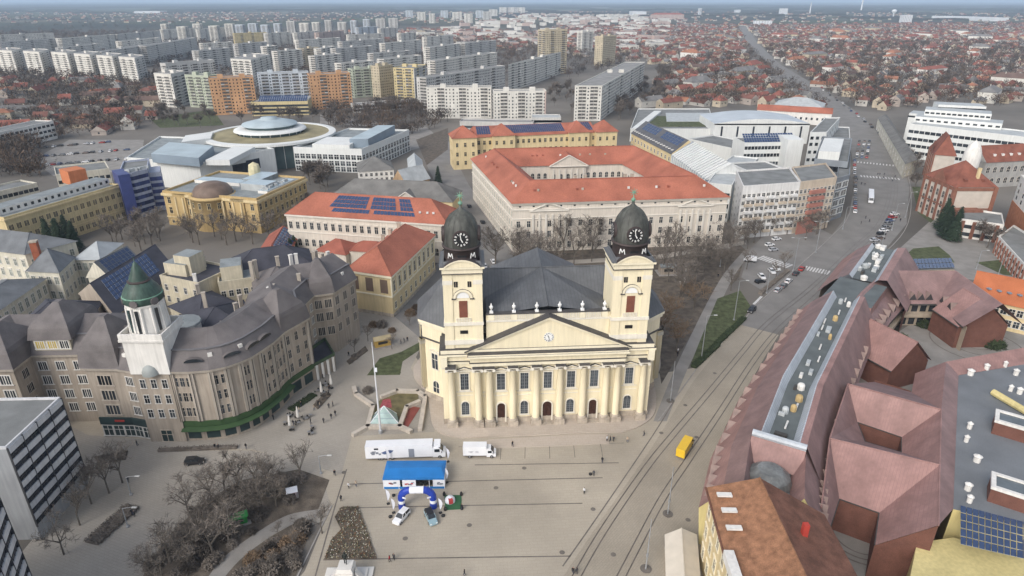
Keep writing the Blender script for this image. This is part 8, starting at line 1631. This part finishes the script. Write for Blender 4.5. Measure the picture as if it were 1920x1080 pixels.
for x, y, k, wh in ((1129, 868, 0, 'walking alone in front of the church terrace'), (1113, 893, 1, 'standing on the open square right of centre'), (1095, 926, 4, 'walking on the square right of the green mat'), (961, 838, 0, 'beside the white box van'), (628, 892, 0, 'at the left edge of the square'), (654, 916, 4, 'left of the blue tent'), (668, 913, 3, 'strolling left of the blue tent'), (640, 940, 1, 'by the park corner'), (731, 1054, 2, 'near the flower bed'), (739, 1050, 1, 'beside the one in red near the flower bed'), (871, 1080, 0, 'at the bottom edge of the square'), (1074, 1076, 0, 'at the lower end of the tram paving'), (1081, 1077, 1, 'second at the lower end of the tram paving'), (1138, 828, 4, 'first of the group on the terrace corner'), (1144, 828, 0, 'second of the group on the terrace corner'), (1150, 828, 1, 'third of the group on the terrace corner'), (1176, 830, 3, 'by the terrace corner display'), (1207, 818, 0, 'walking towards the tram line'), (866, 956, 0, 'at the corner of the green mat'), (249, 966, 0, 'crossing the yard by the office'), (253, 969, 1, 'second crossing the yard by the office'), (241, 905, 1, 'near the lamp in the left yard'), (404, 842, 0, 'before the green shopfronts'), (410, 843, 1, 'second before the green shopfronts'), (462, 842, 0, 'by the low hedge corner'), (258, 836, 0, 'in front of the palace door'), (752, 645, 0, 'on the path by the yellow stall'), (758, 642, 1, 'second on the path by the yellow stall'), (764, 640, 0, 'third on the path by the yellow stall'), (654, 668, 0, 'by the palace corner'), (1270, 668, 0, 'on the garden path'), (1271, 662, 4, 'second on the garden path'), (1346, 520, 0, 'farther up the garden path'), (580, 715, 0, 'passing the cafe'), (1256, 1020, 0, 'beside the marquee'), (1320, 1065, 1, 'in the marquee yard'), (1327, 1062, 0, 'second in the marquee yard'), (310, 1040, 1, 'under the park trees')): person(x, y, k, wh)
for i in range(16): person(1610 + random.uniform(-5, 85), random.choice((332, 337, 345, 405, 418)) + random.uniform(-4, 6), i % 2, 'on the far avenue crossing')['group'] = 'people on the far avenue'
for i in range(22): person(540 + random.uniform(-30, 90), 770 - random.uniform(-30, 60) , (0, 1, 0, 3)[i % 4], 'among the cafe tables on the side square')['group'] = 'people among the cafe tables'
# ================================================================== street furniture
S_po = mat('galvanised_post', (.33, .34, .35), .5, .12, .5, metal=.3); S_lm = mat('lamp_head', (.5, .5, .48), .4, .05)
def lamp(x, y, h, label, arms=1, group='street lamps', ang=None):
    p = G(x, y); e = empty('street_lamp', (p.x, p.y, .03), label, 'lamp', group); MB().tube((p.x, p.y, .03), (p.x, p.y, h), .16, .08, S_po, 8).build('post', e); MB().lathe([(.35, .03), (.35, .35), (.18, .5)], S_po, 8, (p.x, p.y)).build('base', e)
    for k in range(arms):
        a = (ang if ang is not None else 0) + math.pi * k; q = (p.x + 2.2 * math.cos(a), p.y + 2.2 * math.sin(a), h + .25); MB().tube((p.x, p.y, h - .05), q, .06, .05, S_po, 6).build('arm', e); MB().box((q[0] + .3 * math.cos(a), q[1] + .3 * math.sin(a), h + .22), (1.0, .35, .16), S_lm, a).build('lamp_head', e)
for x, y, h, ar, lb in ((1315, 672, 14.5, 1, 'at the tip of the lawn'), (1376, 600, 14.5, 1, 'on the lawn beside the black car'), (1487, 508, 14, 2, 'with two arms on the parking island'), (1529, 474, 14, 2, 'with two arms by the apartment corner'), (1437, 550, 9, 1, 'low one by the kerbside cars'), (1652, 466, 13, 1, 'by the slanted car row'), (1672, 432, 13, 1, 'second by the slanted car row'), (1697, 408, 13, 1, 'by the avenue trees'), (1632, 495, 12, 1, 'behind the solar wing'), (1580, 430, 11, 1, 'at the avenue bend'), (246, 928, 5, 1, 'short one in the left yard'), (240, 988, 5, 1, 'short one under the office trees'), (602, 888, 5, 1, 'short one at the park corner'), (1830, 505, 8, 1, 'on the right lawn'), (1350, 500, 8, 1, 'beside the garden path'), (1870, 520, 8, 1, 'by the orange roof')): lamp(x, y, h, 'grey street lamp ' + lb, ar)
for x, y, lb in ((1252, 964, 'middle of three on the tram paving'), (1211, 1067, 'nearest of three on the tram paving'), (1257, 752, 'farthest of three, beside the church corner')):
    p = G(x, y); e = empty('tram_mast', (p.x, p.y, .04), 'tall slim tram mast, ' + lb, 'mast', 'tram masts'); MB().tube((p.x, p.y, .04), (p.x, p.y, 12.5), .17, .07, S_po, 8).build('post', e); MB().lathe([(1.1, .04), (1.1, .16), (.3, .2)], M_line, 14, (p.x, p.y)).build('base', e); MB().lathe([(.24, 3.2), (.28, 3.6), (.24, 4.0)], S_po, 8, (p.x, p.y)).build('collar', e)
p = G(714, 812); e = empty('flagpole', (p.x, p.y, .03), 'very tall tapering white flagpole left of the church', 'flagpole'); MB().tube((p.x, p.y, .03), (p.x, p.y, 26), .32, .08, mat('mast_white', (.6, .61, .62), .4, .1), 10).build('mast', e); MB().lathe([(.55, .03), (.55, .9), (.34, 1.1)], S_po, 10, (p.x, p.y)).build('base', e); MB().box((p.x + .35, p.y, 18.5), (.5, .2, 1.1), E_wh).build('bracket', e)
# fountain pit with the glass pyramid
fp = empty('pyramid_fountain', (*G(730, 780), .03), 'sunken fountain with glass pyramid and pale stone walls left of the church', 'fountain'); rimp = GP([(690, 803), (750, 803), (762, 764), (780, 752), (797, 748), (792, 742), (783, 737), (745, 735), (716, 746), (696, 766)]); 
for i, (a, b_) in enumerate((((663, 818), (690, 803)), ((690, 803), (750, 803)), ((750, 803), (770, 812)), ((690, 803), (700, 764)), ((700, 764), (668, 742)), ((668, 742), (664, 730)), ((750, 803), (763, 766)), ((763, 766), (786, 756)), ((716, 747), (745, 736)), ((745, 736), (784, 737)), ((784, 737), (798, 746)), ((798, 746), (788, 808)))):
    A, B_ = G(*a), G(*b_); d = B_ - A; MB().box((*((A + B_) / 2), .5), (d.length + .6, 1.1, .95), M_stone, math.atan2(d.y, d.x)).build('stone_wall', fp)
MB().face([(*p, .09) for p in GP([(690, 803), (750, 803), (763, 766), (786, 756), (784, 737), (745, 736), (716, 747), (700, 764)])], mat('pit_olive', (.14, .12, .06), .8, .3, .5)).build('pit_floor', fp); MB().face([(*p, .12) for p in GP([(752, 800), (762, 806), (788, 765), (770, 762), (765, 768)])], mat('red_granite', (.22, .06, .045), .5, .15)).build('red_basin', fp); MB().face([(*p, .13) for p in GP([(712, 765), (735, 765), (732, 748), (718, 750)])], mat('red_mosaic', (.3, .07, .08), .6, .3, 1.5)).build('red_mosaic', fp)
pb = GP([(692, 800), (750, 800), (744, 778), (703, 778)]); ap = sum(pb, Vector((0, 0))) / 4; GP_ = mat('pyramid_glass', (.34, .45, .43), .2, .2, .6)
for i in range(4): a, b_ = pb[i], pb[(i + 1) % 4]; MB().face([(*a, .5), (*b_, .5), (*ap, 4.6)], GP_).build('glass_face', fp); MB().tube((*a, .5), (*ap, 4.6), .1, .08, E_wh, 5).build('frame_bar', fp)
for k in (.33, .62):
    for i in range(4): a, b_ = lerp(pb[i], ap, k), lerp(pb[(i + 1) % 4], ap, k); MB().tube((*a, .5 + 4.1 * k), (*b_, .5 + 4.1 * k), .07, .07, M_bg, 5).build('frame_bar', fp)
# kiosks, stalls, booth, pavilion
def kiosk(name, label, cat, x, y, w, d, h, ang, wm, rm, gable=0): p = G(x, y); e = empty(name, (p.x, p.y, .04), label, cat, None, ang); add('base_slab', MB().box((0, 0, .1), (w * 1.35, d * 1.6, .2), M_kerb).mesh('base_slab'), e); add('cabin', MB().box((0, 0, h / 2 + .1), (w, d, h), wm).mesh('cabin'), e); r = MB(); o = .3; r.face([(-w / 2 - o, -d / 2 - o, h), (w / 2 + o, -d / 2 - o, h), (w / 2 + o, 0, h + .9), (-w / 2 - o, 0, h + .9)], rm); r.face([(w / 2 + o, d / 2 + o, h), (-w / 2 - o, d / 2 + o, h), (-w / 2 - o, 0, h + .9), (w / 2 + o, 0, h + .9)], rm); add('roof', r.mesh('roof'), e); add('hatch', MB().box((0, -d / 2 - .02, h * .6), (w * .6, .06, h * .35), V_dk).mesh('hatch'), e); return e
K_g = mat('kiosk_green', (.03, .22, .05), .6, .1, .5); kiosk('green_kiosk', 'bright green kiosk on a slab in the park thicket', 'kiosk', 447, 982, 3.6, 1.6, 2.0, R(28), K_g, K_g); K_ye = mat('stall_yellow', (.42, .28, .08), .7, .12, .5); kiosk('wooden_stall', 'yellow wooden stall beside the flagpole beds', 'stall', 717, 648, 5.0, 2.4, 2.6, R(25), K_ye, mat('stall_roof', (.4, .33, .2), .8, .15)); kiosk('white_booth', 'small white and pink booth at the park corner', 'booth', 549, 930, 1.8, 1.4, 1.6, R(20), mat('booth_pink', (.5, .42, .42), .7, .1), E_wh)
kiosk('garden_pavilion', 'grey roofed pavilion with dark openings in the church garden', 'pavilion', 1250, 512, 6, 4, 3.2, R(5), A_wall, A_grey); kiosk('yellow_porch', 'yellow porch at the right courtyard house', 'porch', 1852, 630, 3.2, 2.6, 3.4, R(10), Y_d, mat('porch_yellow', (.5, .4, .15), .7, .1))
p = G(1283, 532); e = empty('memorial_column', (p.x, p.y, .03), 'slim pale memorial obelisk on a round base in the church garden', 'memorial'); MB().lathe([(2.0, .03), (2.0, .4), (.8, .5), (.5, 1.2)], M_stone, 12, (p.x, p.y)).build('base', e); MB().tube((p.x, p.y, 1.0), (p.x, p.y, 7.5), .38, .18, M_stone, 6).build('shaft', e)
# cafe: closed parasols, tables
M_pa = mat('parasol_canvas', (.62, .6, .56), .8, .08)
for i, (x, y) in enumerate(((604, 742), (622, 728), (545, 806), (560, 790))): p = G(x, y); e = empty('closed_parasol', (p.x, p.y, .04), 'tall closed white parasol, %s of the four by the palace' % ('third from the left', 'rightmost', 'leftmost', 'second from the left')[i], 'parasol', 'closed parasols'); MB().tube((p.x, p.y, .04), (p.x, p.y, 4.6), .05, .04, V_rim, 6).build('pole', e); MB().lathe([(.12, 1.2), (.42, 1.5), (.36, 2.6), (.2, 4.0), (.05, 4.7)], M_pa, 8, (p.x, p.y)).build('canopy', e); MB().lathe([(.5, .04), (.5, .14), (.1, .2)], V_dk, 8, (p.x, p.y)).build('base', e)
tm = MB(); tm.lathe([(.45, .72), (.45, .76), (0, .765)], V_rim, 10); tmm = tm.mesh('table_top'); lg_ = MB(); lg_.tube((0, 0, .04), (0, 0, .72), .04, .04, V_dk, 6); lgm = lg_.mesh('leg'); chm = MB(); chm.box((0, 0, .45), (.42, .42, .05), V_dk); chm.box((0, .2, .7), (.42, .04, .45), V_dk); chs = chm.mesh('seat'); cl4 = MB(); cl4.tube((0, 0, .04), (0, 0, .44), .03, .03, V_dk, 5); cl4 = cl4.mesh('leg')
random.seed(4)
for i in range(16):
    x, y = (random.uniform(530, 590), random.uniform(778, 822)) if i < 11 else (random.uniform(595, 632), random.uniform(716, 748)); p = G(x, y); e = empty('cafe_table', (p.x, p.y, .04), 'small round cafe table among the parasols', 'table', 'cafe tables'); add('table_top', tmm, e); add('leg', lgm, e)
    for k in range(2):
        a = random.random() * 6.28; c = empty('cafe_chair', (p.x + .8 * math.cos(a), p.y + .8 * math.sin(a), .04), 'dark cafe chair among the parasol tables', 'chair', 'cafe chairs', a - math.pi / 2); add('seat', chs, c)
        for sx in (-.17, .17):
            for sy in (-.17, .17): add('leg', cl4, c, (sx, sy, 0))
# flower tubs and planters along the beds
for i, pts in enumerate((((588, 760), (612, 735), (620, 742), (596, 768)), ((650, 678), (685, 650), (690, 658), (655, 684)), ((176, 858), (240, 846), (236, 862), (190, 870)))):
    e = empty('planting_bed', (*G(*pts[0]), .03), ('narrow planted bed by the cafe', 'dark planted bed by the palace corner', 'round planted bed before the palace shops')[i], 'flower bed'); q = GP(pts); MB().prism(q if sum(q[j].x * q[j - 1].y - q[j - 1].x * q[j].y for j in range(4)) < 0 else q[::-1], .03, .3, M_soil).build('soil', e)
    for j in range(9): c = lerp(lerp(q[0], q[1], random.random()), lerp(q[3], q[2], random.random()), random.random()); o = inst('plant', SHB[1], e, (c.x, c.y, .2), j, .35)
# monument at the bottom edge
p = G(652, 1090); e = empty('monument', (p.x, p.y, .03), 'white stone monument with bronze figure at the bottom edge of the square', 'monument'); M_mar = mat('marble_white', (.62, .6, .56), .7, .08, .4)
for s_, w, d, h0, h1 in ((1, 9, 6, .03, .4), (2, 7, 4.6, .4, .8)): MB().box((p.x, p.y, (h0 + h1) / 2), (w, d, h1 - h0), M_mar, .03).build('step', e)
b = MB(); prev = None
for k, z in ((1.7, .8), (1.45, 3.2), (1.6, 3.4), (1.3, 4.2)):
    cur = [(p.x + a * k, p.y + c * k * .9, z) for a, c in ((-1, -1), (1, -1), (1, 1), (-1, 1))]
    if prev: [b.face([prev[j], prev[(j + 1) % 4], cur[(j + 1) % 4], cur[j]], M_mar) for j in range(4)]
    prev = cur
b.face(prev, M_mar); b.build('pedestal', e)
for s_ in (-1, 1): w = MB(); w.face([(p.x + s_ * 1.7, p.y - .5, .8), (p.x + s_ * 3.2, p.y - .5, .8), (p.x + s_ * 1.7, p.y - .5, 3.0)], M_mar); w.face([(p.x + s_ * 1.7, p.y + .5, .8), (p.x + s_ * 3.2, p.y + .5, .8), (p.x + s_ * 1.7, p.y + .5, 3.0)], M_mar); w.face([(p.x + s_ * 3.2, p.y - .5, .8), (p.x + s_ * 3.2, p.y + .5, .8), (p.x + s_ * 1.7, p.y + .5, 3.0), (p.x + s_ * 1.7, p.y - .5, 3.0)], M_mar); w.build('buttress', e)
bz = mat('bronze_dark', (.035, .04, .035), .5, .2, 1.0, metal=.5); fm = FIG[1].copy(); fm.materials.clear(); fm.materials.append(bz); [setattr(f, 'material_index', 0) for f in fm.polygons]
for i, (dx, dy, z, s_) in enumerate(((0, .2, 4.15, 1.7), (-2.6, -1.4, .8, 1.2), (2.6, -1.4, .8, 1.2), (-1.2, 1.9, .8, 1.2))): o = inst('bronze_figure', fm, e, (p.x + dx, p.y + dy, z), i * 1.3, s_)
# ================================================================== air: thin haze over the whole plain
hz_ = MB(); hz_.box((0, 20500, 79), (84000, 43600, 160), mat('haze_tmp', (1, 1, 1))); hz_.mats = []; hz_.m = [0] * 6
vm_ = bpy.data.materials.new('haze_air'); vm_.use_nodes = True; nt = vm_.node_tree; nt.nodes.clear(); vo_ = nt.nodes.new('ShaderNodeOutputMaterial'); pv = nt.nodes.new('ShaderNodeVolumePrincipled')
pv.inputs['Color'].default_value = (.62, .79, 1.0, 1); pv.inputs['Density'].default_value = HAZE; pv.inputs['Anisotropy'].default_value = 0.0; nt.links.new(pv.outputs[0], vo_.inputs['Volume'])
me = hz_.mesh('haze'); me.materials.append(vm_); ho = bpy.data.objects.new('haze', me); COL.objects.link(ho); tag(ho, 'thin blue haze over the far city', 'haze', kind='stuff')
